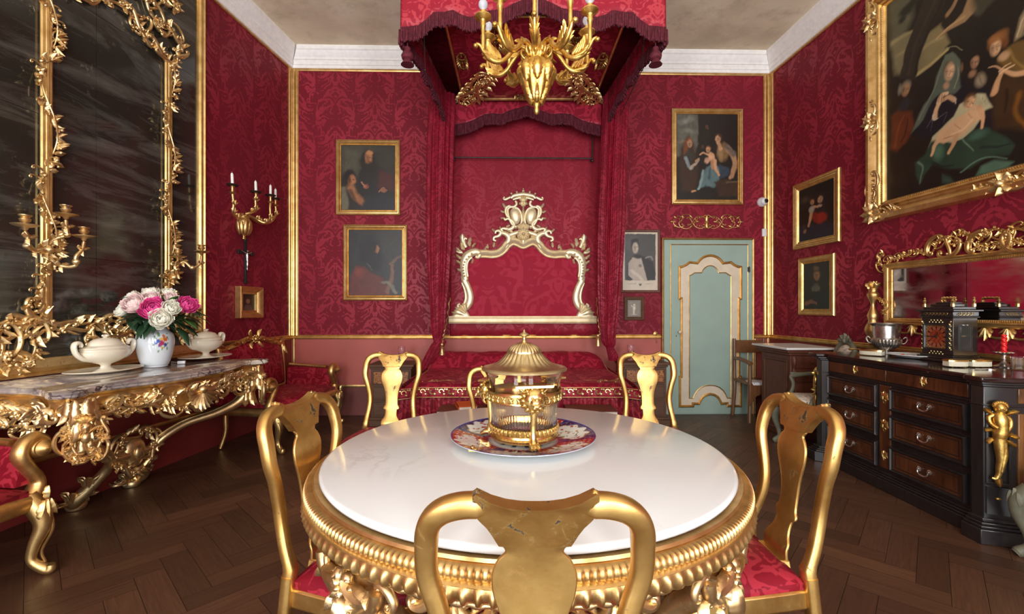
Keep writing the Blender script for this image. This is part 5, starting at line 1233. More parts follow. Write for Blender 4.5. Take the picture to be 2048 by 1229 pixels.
# ================================================================ left wall: mirror
def vine(mb, F, u, v0, v1, r, seed, w=.03, amp=.03, step=.13, ls=.075):
    rd = random.Random(seed); n = int((v1 - v0) / .04); pts = []
    for i in range(n + 1):
        v = v0 + (v1 - v0) * i / n; a = v * 9 + seed; pts.append((u + math.cos(a) * (r + amp * .6), v, w + math.sin(a) * r * .9 + .01, .0055))
    mb.tube(pts, F=F, n=6)
    v = v0 + .04
    while v < v1:
        a = v * 9 + seed; x = u + math.cos(a) * (r + amp * .6); s = 1 if math.cos(a) > 0 else -1
        for _ in range(3):
            an = rd.uniform(-.9, 1.4); mb.leaf(F, x, v + rd.uniform(-.03, .03), an if s > 0 else PI - an, ls * rd.uniform(.6, 1.2), ls * .55, w + .01, .010, rd.uniform(0, .04), lobes=rd.choice((1, 2)), nx=6)
        for _ in range(2): mb.sph((x + s * rd.uniform(.0, .05), v + rd.uniform(-.05, .05), w + .02), rd.uniform(.007, .014), 7, F)
        if rd.random() < .5: mb.scroll(F, (x, v), (x + s * .05, v + .05), .006, 'C', -s, w=w, n=5)
        v += step * rd.uniform(.75, 1.2)
MU1 = FL.pix(401, 300, 0)[0]; MU0 = -4.35; MZ0, MZ1 = .925, 4.33
Mr = thing('wall_mirror', 'huge dark antique mirror with gilt vine-wrapped frame covering the left wall', 'mirror', FL((MU0 + MU1) / 2, MZ0, 0))
us = [MU0 + .05, -3.35, -2.45, MU1 - .05]; zs = [MZ0 + .05, 1.72, 2.62, 3.5, MZ1 - .05]
for i in range(3):
    for j in range(4):
        mb = MB(); mb.box(((us[i] + us[i + 1]) / 2, (zs[j] + zs[j + 1]) / 2, .012), (us[i + 1] - us[i] - .003, zs[j + 1] - zs[j] - .003, .012), F=FL); mb.build('glass_panel', M['old_mirror'], Mr, world=True)
mb = MB(); mb.frame_rect(FL, MU0, MZ0, MU1, MZ1, [(0, 0), (0, .05), (.010, .060), (.020, .048), (.034, .056), (.048, .050), (.058, .030), (.064, .034), (.068, .02), (.068, 0)]); mb.build('outer_frame', M['gold_frame'], Mr, world=True, angle=28)
mb = MB(); mb.box(((MU0 + MU1) / 2, MZ0 + .075, .03), (MU1 - MU0 - .1, .07, .03), F=FL); mb.build('bottom_board', M['gold_worn'], Mr, world=True, bevel=.004)
u1 = FL.pix(93, 300, .04)[0]; u2 = FL.pix(337, 300, .04)[0]; zb1 = FL.pix(90, 640, .04)[1]; zt2_ = FL.pix(337, 128, .04)[1]; zb2 = FL.pix(337, 600, .04)[1]
mb = MB()
for (u, a, b) in ((u1, zb1, 4.25), (u2, zb2 - .15, zt2_)):
    mb.tube([(u - .016, a, .035), (u - .016, b, .035)], .016, 8, F=FL); mb.tube([(u + .018, a, .035), (u + .018, b, .035)], .018, 8, F=FL); mb.tube([(u, a, .045), (u, b, .045)], .014, 8, F=FL)
mb.build('inner_pole', M['gold_frame'], Mr, world=True)
mb = MB(); vine(mb, FL, u1, zb1 + .1, 4.2, .030, 3, w=.05, step=.075, ls=.058, amp=.025); mb.build('vine', M['gold_worn'], Mr, world=True, angle=60)
mb = MB(); vine(mb, FL, u2, zb2 - .05, zt2_, .026, 8, w=.05, step=.08, ls=.058, amp=.022); mb.build('vine', M['gold_worn'], Mr, world=True, angle=60)
def fp_(*pts): return [FL.pix(x, y, .04) for x, y in pts]
mb = MB()
rococo(mb, FL, fp_((338, 132), (318, 100), (296, 82), (274, 50), (262, 28), (238, 8), (215, 0), (180, -8), (150, -12)), .13, 21, .035, leafy=1.4)
rococo(mb, FL, fp_((340, 130), (356, 112), (362, 90), (350, 66), (330, 50), (312, 40), (300, 22), (292, -4)), .13, 22, .035, leafy=1.8)
rococo(mb, FL, fp_((292, 35), (275, 45), (268, 60)), .10, 23, .035); rococo(mb, FL, fp_((330, 50), (316, 62), (322, 44)), .09, 24, .04)
rococo(mb, FL, fp_((312, 12), (335, -2), (352, 10), (350, 24)), .12, 25, .035, leafy=2)
mb.build('top_carving', M['gold_worn'], Mr, world=True, angle=60)
mb = MB()
rococo(mb, FL, fp_((92, 640), (80, 610), (66, 600), (58, 618), (76, 640)), .13, 31, .035, leafy=1.6)
rococo(mb, FL, fp_((96, 655), (70, 672), (48, 660), (30, 640), (0, 650), (-30, 660)), .15, 32, .035, leafy=1.6)
rococo(mb, FL, fp_((50, 645), (58, 668), (72, 690), (66, 712), (50, 722), (30, 716), (24, 732)), .12, 33, .035, leafy=1.6)
rococo(mb, FL, fp_((6, 655), (-4, 680), (4, 710), (20, 735), (40, 736)), .13, 34, .035, leafy=1.4)
rococo(mb, FL, fp_((98, 645), (120, 662), (140, 656), (165, 648), (190, 650), (215, 658), (240, 665), (262, 662)), .13, 35, .035, leafy=1.9)
rococo(mb, FL, fp_((210, 650), (228, 642), (245, 655), (238, 678), (215, 690), (180, 690), (172, 675), (185, 664)), .12, 36, .035, leafy=1.6)
rococo(mb, FL, fp_((262, 662), (290, 668), (320, 662), (340, 640), (352, 612), (342, 590)), .13, 37, .035, leafy=1.6)
rococo(mb, FL, fp_((345, 640), (362, 660), (378, 640), (386, 620)), .14, 38, .035, leafy=1.6); rococo(mb, FL, fp_((350, 665), (372, 682), (385, 665)), .13, 39, .035, leafy=1.6)
mb.build('bottom_carving', M['gold_worn'], Mr, world=True, angle=60)
def socket(mb, F, u, v, w, s=1.0):
    f = lambda x, y, z: F(u + x, v + z, w + y)
    mb.lathe([(.0005, -.03 * s), (.012 * s, -.02 * s), (.016 * s, -.008 * s), (.045 * s, 0), (.062 * s, .008 * s), (.064 * s, .012 * s), (.030 * s, .008 * s), (.014 * s, .012 * s), (.012 * s, .020 * s), (.024 * s, .030 * s), (.028 * s, .044 * s), (.018 * s, .052 * s), (.030 * s, .062 * s), (.031 * s, .068 * s), (.016 * s, .070 * s), (.016 * s, .05 * s), (.0005, .05 * s)], 20, F=f)
def branch(anchor, arms):
    mb = MB(); ax, ay = anchor
    u, v = FL.pix(ax, ay, .06)
    for j in range(7): a = j * 2 * PI / 7; mb.leaf(FL, u, v, a, .07, .04, .06, .016, .03, lobes=2)
    mb.sph((u, v, .08), .03, 10, FL); b_ = mb.build('candle_branch', M['gold_worn'], Mr, world=True, angle=60)
    for arm in arms:
        mb = MB(); pts = [(*FL.pix(x, y, w), w, .012) for (x, y, w) in arm[:-1]]; x, y, w = arm[-1]; e = FL.pix(x, y, w)
        pts.append((*e, w, .010)); sp = spline(pts, 6); mb.tube(sp, F=FL, n=8)
        for k in (1, len(pts) - 2):
            p = pts[k]
            for j in range(3): mb.leaf(FL.at(0, 0, p[2]), p[0], p[1], j * 2.1 + .4, .045, .028, 0, .010, .012, lobes=2, nx=6)
        mb.sph(sp[len(sp) // 2][:3], .022, 8, FL); socket(mb, FL, e[0], e[1] + .03, w); mb.build('candle_arm', M['gold_worn'], b_, world=True, angle=60)
branch((92, 500), [[(90, 500, .06), (70, 502, .12), (54, 492, .18), (56, 476, .20), (50, 463, .2)], [(96, 492, .06), (112, 478, .12), (134, 470, .16), (132, 455, .18), (132, 441, .18)], [(96, 515, .06), (122, 532, .12), (150, 532, .16), (152, 514, .18), (164, 500, .18), (168, 484, .18)]])
branch((344, 555), [[(344, 556, .06), (356, 548, .10), (350, 530, .14), (356, 522, .14)], [(344, 545, .06), (366, 524, .12), (384, 536, .18), (400, 528, .2), (403, 512, .2)]])

# wall sconce, candles, crucifix, icon
def on(px, py, w=0): return FL.pix(px, py, w)
su_, sv_ = on(488, 450); St = thing('wall_sconce', 'gilt carved wall sconce with four candle arms on the red wall right of the mirror', 'sconce', FL(su_, sv_, 0))
mb = MB(); F = FL.at(*on(488, 448, .07), .07)
mb.lathe([(.0005, -.17), (.016, -.165), (.020, -.15), (.014, -.135), (.030, -.11), (.062, -.06), (.080, .0), (.076, .035), (.055, .06), (.062, .075), (.045, .09), (.0005, .10)], 40, F=lambda x, y, z: F(x, z, y * .8), k=2, flute=10)
for j in range(9): a = j * 2 * PI / 9; mb.leaf(Fr(F(.074 * math.cos(a), .03, .06 * math.sin(a)), (-math.sin(a), 0, 0) if False else F.U * -math.sin(a) + F.N * math.cos(a), F.V, F.U * math.cos(a) + F.N * math.sin(a)), 0, 0, -PI / 2, .15, .055, 0, .012, -.03, lobes=4)
mb.build('vase_body', M['gold_frame'], St, world=True, angle=60)
cands = []
for (x0, pth, wt) in ((462, [(484, 428, .10), (474, 436, .16), (466, 425, .22), (467, 410, .24), (465, 385, .24)], .24), (511, [(492, 428, .10), (504, 425, .16), (511, 420, .22), (511, 402, .24), (512, 398, .24)], .26), (542, [(495, 430, .10), (515, 440, .14), (530, 446, .2), (540, 436, .22), (540, 415, .22), (541, 404, .22)], .20), (550, [(495, 430, .10), (520, 446, .10), (540, 444, .10), (551, 430, .10), (551, 412, .10), (551, 410, .10)], .10)):
    mb = MB(); pts = [(*on(x, y, w), w, .016 if i < 3 else .013) for i, (x, y, w) in enumerate(pth)]; mb.tube(spline(pts, 5), F=FL, n=9)
    for k in range(1, 4):
        p = pts[k]
        for j in range(3): mb.leaf(FL.at(0, 0, p[2]), p[0], p[1], .6 + j * .8, .05, .03, .005, .012, .01, lobes=2, nx=6)
    e = pts[-1]; G = FL.at(e[0], e[1], e[2])
    mb.lathe([(.013, -.02), (.030, -.004), (.034, 0), (.014, .006), (.013, .05), (.02, .06), (.014, .064)], 18, F=lambda x, y, z: G(x, z, y)); arm_ = mb.build('candle_arm', M['gold_frame'], St, world=True, angle=60)
    mb = MB(); mb.lathe([(.0005, .058), (.045, .062), (.056, .072), (.054, .076), (.018, .070), (.0005, .070)], 20, F=lambda x, y, z: G(x, z, y), flute=8); mb.build('drip_pan', M['iron'], arm_, world=True)
    cands.append((x0, G))
names = ['white candle on the leftmost arm of the wall sconce', 'white candle on the second arm of the wall sconce from the left', 'white candle on the third arm of the wall sconce, before the last one', 'white candle on the rearmost right arm of the wall sconce']
for i, (x0, G) in enumerate(cands):
    mb = MB(); mb.lathe([(.013, .070), (.0135, .08), (.0125, .17), (.009, .182), (.0015, .186), (.0015, .194), (.0005, .195)], 14, F=lambda x, y, z: G(x + (-.006 * (z - .07) / .1 if i < 2 else 0), z, y)); one('candle', mb, M['wax'], names[i], 'candle', group='sconce candles')
cu_, cv_ = on(489, 506); Cx = thing('crucifix', 'small black wooden crucifix with a metal figure hanging below the wall sconce', 'crucifix', FL(cu_, cv_, 0))
F = FL.at(cu_, cv_, 0); k = 4.9 / 900
mb = MB(); mb.box((0, -.09, .012), (.030, .46, .016), F=F); mb.box((0, .0, .012), (.22, .030, .016), F=F)
for (x, y) in ((0, .14), (0, -.31), (.10, 0), (-.10, 0)): mb.prism([(x - .022, y - .022), (x + .022, y - .022), (x + .022, y + .022), (x - .022, y + .022)], .004, .022, F)
mb.build('cross', M['black'], Cx, world=True, bevel=.002)
mb = MB(); mb.tube([(-.075, .015, .026, .004), (-.04, .0, .028, .006), (0, -.012, .030, .010), (.04, .0, .028, .006), (.075, .015, .026, .004)], F=F, n=7, k=3); mb.tube([(0, -.005, .03, .013), (0, -.04, .032, .014), (0, -.07, .032, .010), (.003, -.085, .032, .012), (-.003, -.13, .036, .009), (.002, -.17, .03, .006), (0, -.19, .034, .006)], F=F, n=8, k=3); mb.sph((.004, .018, .034), .013, 8, F); mb.build('figure', M['silver'], Cx, world=True)
picture('icon', FL, 0, 0, 0, 0, 'tiny brown portrait in a deep gilt frame hanging below the crucifix', 'picture', [('bg', (46, 30, 24)), ('e', .5, .5, .5, .5, 0, (64, 40, 30), .9)] + [('p', [(.15, 0), (.25, .3), (.5, .38), (.75, .3), (.85, 0)], (96, 72, 66), .05)] + head(.5, .58, .2, (168, 118, 84), (70, 44, 28), .16, 0, shade=.8),
        quad=((470, 637), (517, 637), (493, 574)), fw=.085, nx=40, ny=60, seed=15, prof=[(0, 0), (0, .05), (.006, .055), (.03, .045), (.05, .022), (.066, .026), (.07, .012), (.07, 0)])

# ================================================================ console table
UC = (Vector((-3.05, 3.25, 0)) - FL.O).dot(FL.U); CZT = .915
def K(s_, t, z): return FL(UC + s_, z, t)
Fk = Fr(FL(UC, 0, 0), FL.U, FL.N, (0, 0, 1))           # plan frame: s along the wall, t out from it, z up
Ct = thing('console_table', 'carved gilt console table with veined marble top under the big mirror', 'console table', FL(UC, 0, .4))
half = [(0, .90), (.16, .895), (.34, .86), (.50, .80), (.60, .775), (.68, .79), (.75, .83), (.81, .83), (.845, .78), (.83, .70), (.77, .60), (.735, .45), (.745, .25), (.79, .02)]
half = [(a, b) for a, b in spline(half, 4)]
def mirr(q): return [(-a, b) for a, b in reversed(q[1:])] + q
full = mirr(half)
def scaled(q, k, o=0): return [(a * k, b * k + o) for a, b in q]
mb = MB(); vs = []; n = len(full)
rows = [(.965, CZT - .038), (.99, CZT - .036), (1.0, CZT - .026), (.995, CZT - .018), (1.0, CZT - .008), (.99, CZT), (0.0, CZT)]
for (k_, z) in rows[:-1]: vs += [Fk(a * k_, b * k_, z) for a, b in full]
fs = [(r * n + i, r * n + i + 1, (r + 1) * n + i + 1, (r + 1) * n + i) for r in range(len(rows) - 2) for i in range(n - 1)]
fs += [tuple(range((len(rows) - 2) * n, (len(rows) - 1) * n)), tuple(range(n - 1, -1, -1))]
fs.append(tuple([r * n for r in range(len(rows) - 1)] + [r * n + n - 1 for r in range(len(rows) - 2, -1, -1)]))
mb.add(vs, fs); mb.build('marble_top', M['brocatelle'], Ct, world=True, angle=50, label='veined grey and cream marble top with wavy outline')
mb = MB(); mb.sweep(scaled(full, .965), [(-.02, CZT - .038), (.0, CZT - .040), (-.004, CZT - .052), (-.016, CZT - .062), (-.02, CZT - .062)][::-1], Fk) if False else None
inn = scaled(full, .95)
vs = []; rr = [(.965, CZT - .040), (.955, CZT - .05), (.93, CZT - .062), (.925, CZT - .075), (.90, CZT - .075), (.90, CZT - .040)]
for (k_, z) in rr: vs += [Fk(a * k_, b * k_, z) for a, b in full]
mb.add(vs, [(r * n + i, r * n + i + 1, ((r + 1) % 6) * n + i + 1, ((r + 1) % 6) * n + i) for r in range(6) for i in range(n - 1)])
mb.build('top_moulding', M['gold_frame'], Ct, world=True, angle=40)
class Along:                                         # u runs along the console's front outline, v up, w outward
    def __init__(s, path, zc, ins=0):
        s.p = path; s.z = zc; s.L = [0]
        for a, b in zip(path, path[1:]): s.L.append(s.L[-1] + math.hypot(b[0] - a[0], b[1] - a[1]))
        s.mid = s.L[-1] / 2; s.ins = ins; s.N = FL.N
    def __call__(s, u, v, w=0):
        t = max(0, min(s.L[-1] - 1e-6, u + s.mid)); i = 0
        while s.L[i + 1] < t: i += 1
        k = (t - s.L[i]) / (s.L[i + 1] - s.L[i]); a, b = s.p[i], s.p[i + 1]; dx, dy = b[0] - a[0], b[1] - a[1]; l = math.hypot(dx, dy)
        nx_, ny_ = -dy / l, dx / l
        if nx_ * a[0] + ny_ * a[1] < 0: nx_, ny_ = -nx_, -ny_
        return Fk(a[0] + dx * k + nx_ * (w - s.ins), a[1] + dy * k + ny_ * (w - s.ins), s.z + v)
A = Along(scaled(full, .93), CZT - .075); Lh = A.mid
sl = 0
for (a, b), (c, d) in zip(full, full[1:]):
    if abs(a) > .8 and a < 0: sl += 1
cor_u = Lh - A.L[[i for i, (a, b) in enumerate(full) if a < -.79 and b > .8][0]]
mb = MB()
# solid backing of the front apron with a scalloped lower edge, then carving over it
def apron(u0, u1, low):
    N_ = 60; vs = []
    for i in range(N_ + 1):
        u = u0 + (u1 - u0) * i / N_; d = low(i / N_)
        for (v, w) in ((0, 0), (0, .012), (-d * .5, .02), (-d, .010), (-d, -.006), (-d * .5, -.004)): vs.append(A(u, v, w - .015))
    mb.add(vs, [(i * 6 + j, i * 6 + (j + 1) % 6, i * 6 + 6 + (j + 1) % 6, i * 6 + 6 + j) for i in range(N_) for j in range(6)])
apron(-cor_u, cor_u, lambda t: .05 + .09 * math.sin(t * PI) ** 4 + .05 * math.cos(t * PI * 2) ** 2)
apron(-Lh + .01, -cor_u, lambda t: .07 + .05 * math.sin(t * PI)); apron(cor_u, Lh - .01, lambda t: .07 + .05 * math.sin(t * PI))
mb.build('apron', M['gold_frame'], Ct, world=True, angle=60)
mb = MB()
rococo(mb, A, [(-cor_u, -.05), (-cor_u * .5, -.05), (0, -.06), (cor_u * .5, -.05), (cor_u, -.05)], .115, 51, .0, leafy=2.2)
rococo(mb, A, [(-cor_u * .8, -.12), (-cor_u * .4, -.10), (0, -.17), (cor_u * .4, -.10), (cor_u * .8, -.12)], .10, 52, .0, leafy=1.6)
for j in range(11): a = -PI / 2 + (j - 5) * .3; mb.leaf(A, 0, -.06, a, .13, .05, .03, .02, .03, lobes=1, nx=6)
mb.sph((0, -.05, .05), .03, 12, A)
mb.build('front_carving', M['gold_worn'], Ct, world=True, angle=60)
for sg in (-1, 1):
    mb = MB(); rococo(mb, A, [(sg * (cor_u + .05), -.05), (sg * (Lh + cor_u) / 2, -.06), (sg * (Lh - .04), -.06)], .13, 53 + sg, .0, leafy=2)
    rococo(mb, A, [(sg * (cor_u + .15), -.12), (sg * (Lh + cor_u) / 2, -.15), (sg * (Lh - .1), -.12), (sg * (Lh - .03), -.16)], .11, 55 + sg, .0, leafy=1.6)
    p = (sg * (Lh - .06), -.19)
    mb.scroll(A, (sg * (Lh - .20), -.06), (sg * (Lh - .03), -.05), .018, 'C', sg, w=.0); mb.sph((p[0], p[1], .0), .045, 12, A)
    for j in range(8): mb.leaf(A, p[0], p[1] + .02, -PI / 2 + (j - 3.5) * .35, .085, .05, .02 + .005 * (j % 2), .02, .02, lobes=2, nx=6)
    mb.build('side_carving', M['gold_worn'], Ct, world=True, angle=60)
    # leg
    t0 = .80 if sg < 0 else .74
    pth = [(.74, t0, .85, .060), (.73, t0 - .0, .76, .062), (.69, t0 - .03, .64, .050), (.62, t0 - .08, .555, .038), (.50, .58, .50, .030), (.34, .46, .455, .026), (.20, .38, .37, .026), (.16, .32, .27, .030), (.20, .24, .16, .036), (.24, .17, .07, .042), (.19, .12, .035, .034), (.13, .14, .05, .022)]
    mb = MB(); mb.tube([(sg * a, b, c, r) for (a, b, c, r) in pth], F=Fk, n=14, k=6)
    mb.tube([(sg * (a + .02), b + .025, c + .012, .010) for (a, b, c, r) in pth[2:8]], F=Fk, n=7, k=6); mb.tube([(sg * (a - .02), b - .02, c + .02, .010) for (a, b, c, r) in pth[2:8]], F=Fk, n=7, k=6)
    for (a, b, c, r) in pth[:3]:
        for j in range(7):
            an = j * 2 * PI / 7; q = Fk(sg * a, b, c); dU = FL.U * -math.sin(an) + FL.N * math.cos(an); dN = FL.U * math.cos(an) + FL.N * math.sin(an)
            mb.leaf(Fr(q + dN * r * .85, dU, (0, 0, 1), dN), 0, .02, -PI / 2, .13, .06, 0, .015, .035, lobes=3)
    for (a, b, c, r) in pth[8:11]:
        for j in range(5):
            an = j * 2 * PI / 5; q = Fk(sg * a, b, c); dU = FL.U * -math.sin(an) + FL.N * math.cos(an); dN = FL.U * math.cos(an) + FL.N * math.sin(an)
            mb.leaf(Fr(q + dN * r * .8, dU, (0, 0, 1), dN), 0, 0, PI / 2 + .3 * (j - 2), .08, .045, 0, .014, .03, lobes=2, nx=6)
    q = Fk(sg * .76, t0 + .055, .70); G = Fr(q, (-FL.N * sg + FL.U), (0, 0, 1))
    mb.sph((0, .02, 0), .032, 12, G, (.85, 1.15, .9)); mb.sph((0, .0, .030), .010, 8, G); mb.sph((0, -.035, .008), .024, 10, G, (1, 1.4, .8)); mb.sph((.012, .03, .026), .006, 6, G); mb.sph((-.012, .03, .026), .006, 6, G)
    for j in range(5): mb.leaf(G, 0, .04, PI / 2 + (j - 2) * .42, .055, .028, .01, .014, .015, lobes=1, nx=6)
    rococo(mb, G, [(-.07, .06), (-.06, -.06), (-.02, -.16)], .08, 81, -.01, leafy=2); rococo(mb, G, [(.07, .06), (.06, -.06), (.02, -.16)], .08, 82, -.01, leafy=2)
    mb.build('leg', M['gold_worn'], Ct, world=True, angle=60)
    mb = MB(); 
    mb.lathe([(.0005, 0), (.05, .004), (.06, .03), (.045, .055), (.0005, .06)], 18, F=Fk, c=(sg * .20, .13, 0), flute=6)
    rococo(mb, Fk.at(0, 0, .05), [(sg * .06, .12), (sg * .16, .10), (sg * .26, .12), (sg * .34, .10)], .08, 60 + sg, .0, leafy=1.8); mb.build('foot', M['gold_worn'], Ct, world=True, angle=60)
mb = MB(); Gc = Fr(Fk(-.0, .36, .33), FL.U, (0, 0, 1), FL.N)
mb.prism([(.085 * math.cos(t), .11 * math.sin(t)) for t in [i * 2 * PI / 20 for i in range(20)]], -.04, .0, Gc, h=.03); mb.sph((0, 0, .03), .035, 12, Gc, (1, 1.4, .6))
rococo(mb, Gc, [(-.16, .02), (-.10, .12), (0, .15), (.10, .12), (.16, .02)], .11, 71, .0, leafy=2); rococo(mb, Gc, [(-.16, .0), (-.08, -.11), (0, -.14), (.08, -.11), (.16, .0)], .11, 72, .0, leafy=2)
mb.tube([(-.22, .02, 0, .022), (-.1, -.01, 0, .03), (0, 0, -.02, .04), (.1, -.01, 0, .03), (.22, .02, 0, .022)], F=Gc, n=10, k=4)
mb.build('stretcher_cartouche', M['gold_worn'], Ct, world=True, angle=60)

# ---------------------------------------------------------------- tureens, vase and flowers
def tureen(loc, label, lab2):
    a = math.atan2(FL.U.y, FL.U.x)
    t = thing('saucer', lab2, 'plate', (loc[0], loc[1], CZT), a, group='creamware underplates')
    mb = MB(); mb.lathe([(.0005, .002), (.10, .002), (.16, .008), (.235, .020), (.245, .024), (.243, .028), (.16, .014), (.10, .008), (.0005, .008)], 56, sx=1, sy=.66); mb.build('plate', M['creamware'], t)
    t = thing('soup_tureen', label, 'tureen', (loc[0], loc[1], CZT + .0085), a, group='creamware tureens')
    mb = MB(); mb.lathe([(.0005, 0), (.075, .0), (.078, .006), (.060, .014), (.036, .026), (.030, .040), (.038, .052), (.09, .070), (.140, .098), (.160, .124), (.160, .140), (.150, .146), (.150, .154), (.156, .160), (.150, .162), (.0005, .160)], 56, sx=1, sy=.66); mb.build('bowl', M['creamware'], t, angle=40)
    mb = MB(); mb.lathe([(.152, .160), (.148, .168), (.120, .180), (.112, .182), (.108, .196), (.085, .218), (.045, .230), (.020, .233), (.010, .238), (.010, .244), (.0005, .245)], 56, sx=1, sy=.66)
    mb.tube([(-.022, 0, .248, .007), (0, 0, .244, .011), (.022, 0, .248, .007)], n=8, k=3); mb.tube([(0, -.02, .248, .006), (0, 0, .246, .010), (0, .02, .248, .006)], n=8, k=3); mb.build('lid', M['creamware'], t, angle=40)
    for sg in (-1, 1):
        mb = MB(); mb.tube([(sg * .10, 0, .085, .014), (sg * .15, 0, .10, .014), (sg * .19, 0, .135, .013), (sg * .205, 0, .18, .013), (sg * .195, 0, .205, .013), (sg * .172, 0, .207, .012), (sg * .160, 0, .190, .010), (sg * .164, 0, .178, .008)], n=10, k=5, ref=Vector((0, 1, 0)), asp=1.6); mb.build('handle', M['creamware'], t)
    return t
tureen((-2.80, 3.10), 'cream footed soup tureen with lid, left of the flower vase', 'cream oval plate under the left tureen')
tureen((-2.70, 3.97), 'cream footed soup tureen with lid, right of the flower vase', 'cream oval plate under the right tureen')
VX, VY = -2.72, 3.43
t = thing('vase', 'white porcelain vase painted with a small bouquet, holding peonies on the console', 'vase', (VX, VY, CZT))
vp = [(.075, 0), (.080, .004), (.078, .012), (.086, .02), (.105, .08), (.118, .15), (.121, .20), (.112, .245), (.086, .275), (.070, .295), (.066, .315), (.072, .34), (.080, .350)]
vp = spline(vp, 5); na = 180; vs = []; cl = []
thc = math.atan2(-VY, -VX) - .10 + .42
spots = [(0, .185, .018, (196, 60, 96)), (.20, .21, .016, (220, 110, 60)), (-.15, .20, .014, (90, 110, 190)), (-.28, .19, .012, (100, 120, 200)), (.06, .15, .011, (226, 196, 90)), (.22, .17, .012, (60, 80, 150)), (.14, .235, .012, (214, 120, 70)), (-.02, .215, .012, (226, 196, 90)), (-.1, .165, .010, (150, 80, 140))]
rd = random.Random(2); grn = [(rd.uniform(-.42, .40), rd.uniform(.10, .26), rd.uniform(.004, .009)) for _ in range(26)]
for (r, z) in vp:
    for j in range(na):
        a = 2 * PI * j / na; da = (a - thc + PI) % (2 * PI) - PI; c = lin((212, 218, 222))
        for (sa_, sz, sr) in grn:
            if math.hypot((da - sa_) * .12, z - sz) < sr: c = lin((110, 140, 100))
        for (sa_, sz, sr, sc_) in spots:
            dd = math.hypot((da - sa_) * .12, z - sz)
            if dd < sr: c = lin(tuple(int(q * (.8 + .2 * dd / sr)) for q in sc_))
        vs.append((r * math.cos(a), r * math.sin(a), z)); cl.append(c)
m = len(vp); mb = MB(); mb.add(vs, [(i * na + j, i * na + (j + 1) % na, (i + 1) * na + (j + 1) % na, (i + 1) * na + j) for i in range(m - 1) for j in range(na)] + [tuple(range(na))], cl); mb.build('body', M['glaze'], t, angle=60)
mb = MB(); mb.lathe([(.080, .35), (.076, .352), (.062, .316), (.066, .29), (.02, .24), (.0005, .24)], 40, cols=[lin((212, 218, 222))] * 6); mb.build('inner_wall', M['glaze'], t)
def petalmat(name, c, c2):
    g = NT(name); lw = g.noise(g.coord('Object'), 30, 3); g.P(Base_Color=g.mix(lw, c, c2), Roughness=.55); g.set(g.b.inputs['Subsurface Weight'], .0); return g.m
pm = {'pink': petalmat('magenta_petals', (.62, .02, .18), (.80, .10, .34)), 'blush': petalmat('blush_petals', (.78, .52, .50), (.86, .70, .66)), 'white': petalmat('cream_petals', (.80, .76, .60), (.86, .84, .74))}
leafm = plain('leaf_green', (.05, .13, .025), .45, var=.4, scale=14); leafd = plain('dark_leaf_green', (.018, .055, .022), .45, var=.4, scale=14); stem = plain('stem_green', (.04, .07, .02), .6)
def flower(mb, c, r, d, seed, full=True):
    # a peony: cupped petals in shells, the inner ones closed and the outer ones opening out
    rd = random.Random(seed); d = Vector(d).normalized(); x = d.orthogonal().normalized(); y = d.cross(x); c = Vector(c); nl = 7
    for l in range(nl):
        k = l / (nl - 1); n = 3 + l; thm = math.radians(158 - 62 * k); R = r * (.30 + .70 * k)
        for j in range(n):
            a = 2 * PI * j / n + l * 1.1 + rd.uniform(-.2, .2); th_ = thm * rd.uniform(.90, 1.08); Rk = R * rd.uniform(.90, 1.06); hw = PI / n * rd.uniform(1.15, 1.5); ph = rd.uniform(0, 6); vs = []
            for i in range(7):
                v = i / 6; th = .25 + (th_ - .25) * v; wd = hw * (.55 + .45 * math.sin(PI * min(1, v * .8 + .2))) * (1 if v < .95 else .72)
                for q in (-1, -.6, -.2, .2, .6, 1):
                    t2 = th - (.10 * abs(q) ** 3 if i == 6 else 0) + (.05 * math.sin(q * 6 + ph) if i > 4 else 0)
                    rr = Rk * (1 + .10 * v ** 3 * (1 if k > .5 else -.3) - .05 * q * q + .035 * math.sin(q * 5 + ph) * v + .03 * (j % 2))
                    aa = a + q * wd; vs.append(c + (x * math.cos(aa) + y * math.sin(aa)) * (rr * math.sin(t2)) - d * (rr * math.cos(t2) + R * .12 - r * .12))
            mb.add(vs, [(i * 6 + s, i * 6 + s + 1, i * 6 + s + 7, i * 6 + s + 6) for i in range(6) for s in range(5)])
top_ = Vector((VX, VY, CZT + .30))
fl = [('pink', 307, 618, .082, .25, 'deep pink peony at the centre of the bouquet'), ('pink', 376, 609, .066, .10, 'bright pink peony at the right edge of the bouquet'), ('blush', 264, 606, .075, .18, 'large pale pink peony at the left of the bouquet'), ('blush', 297, 598, .070, .10, 'pale pink peony above the deep pink one'),
      ('white', 321, 638, .070, .28, 'cream ranunculus hanging over the rim of the vase'), ('white', 342, 615, .056, .22, 'cream ranunculus right of the central deep pink peony'), ('white', 240, 620, .048, .14, 'small cream bloom at the far left of the bouquet'), ('white', 300, 583, .060, .0, 'greenish white hydrangea-like bloom at the top of the bouquet'),
      ('white', 338, 583, .040, .02, 'small cream bloom at the upper right of the bouquet'), ('blush', 344, 594, .045, .05, 'small pale pink bloom below the upper right cream one'), ('white', 262, 592, .050, -.02, 'cream bloom behind the large pale pink peony')]
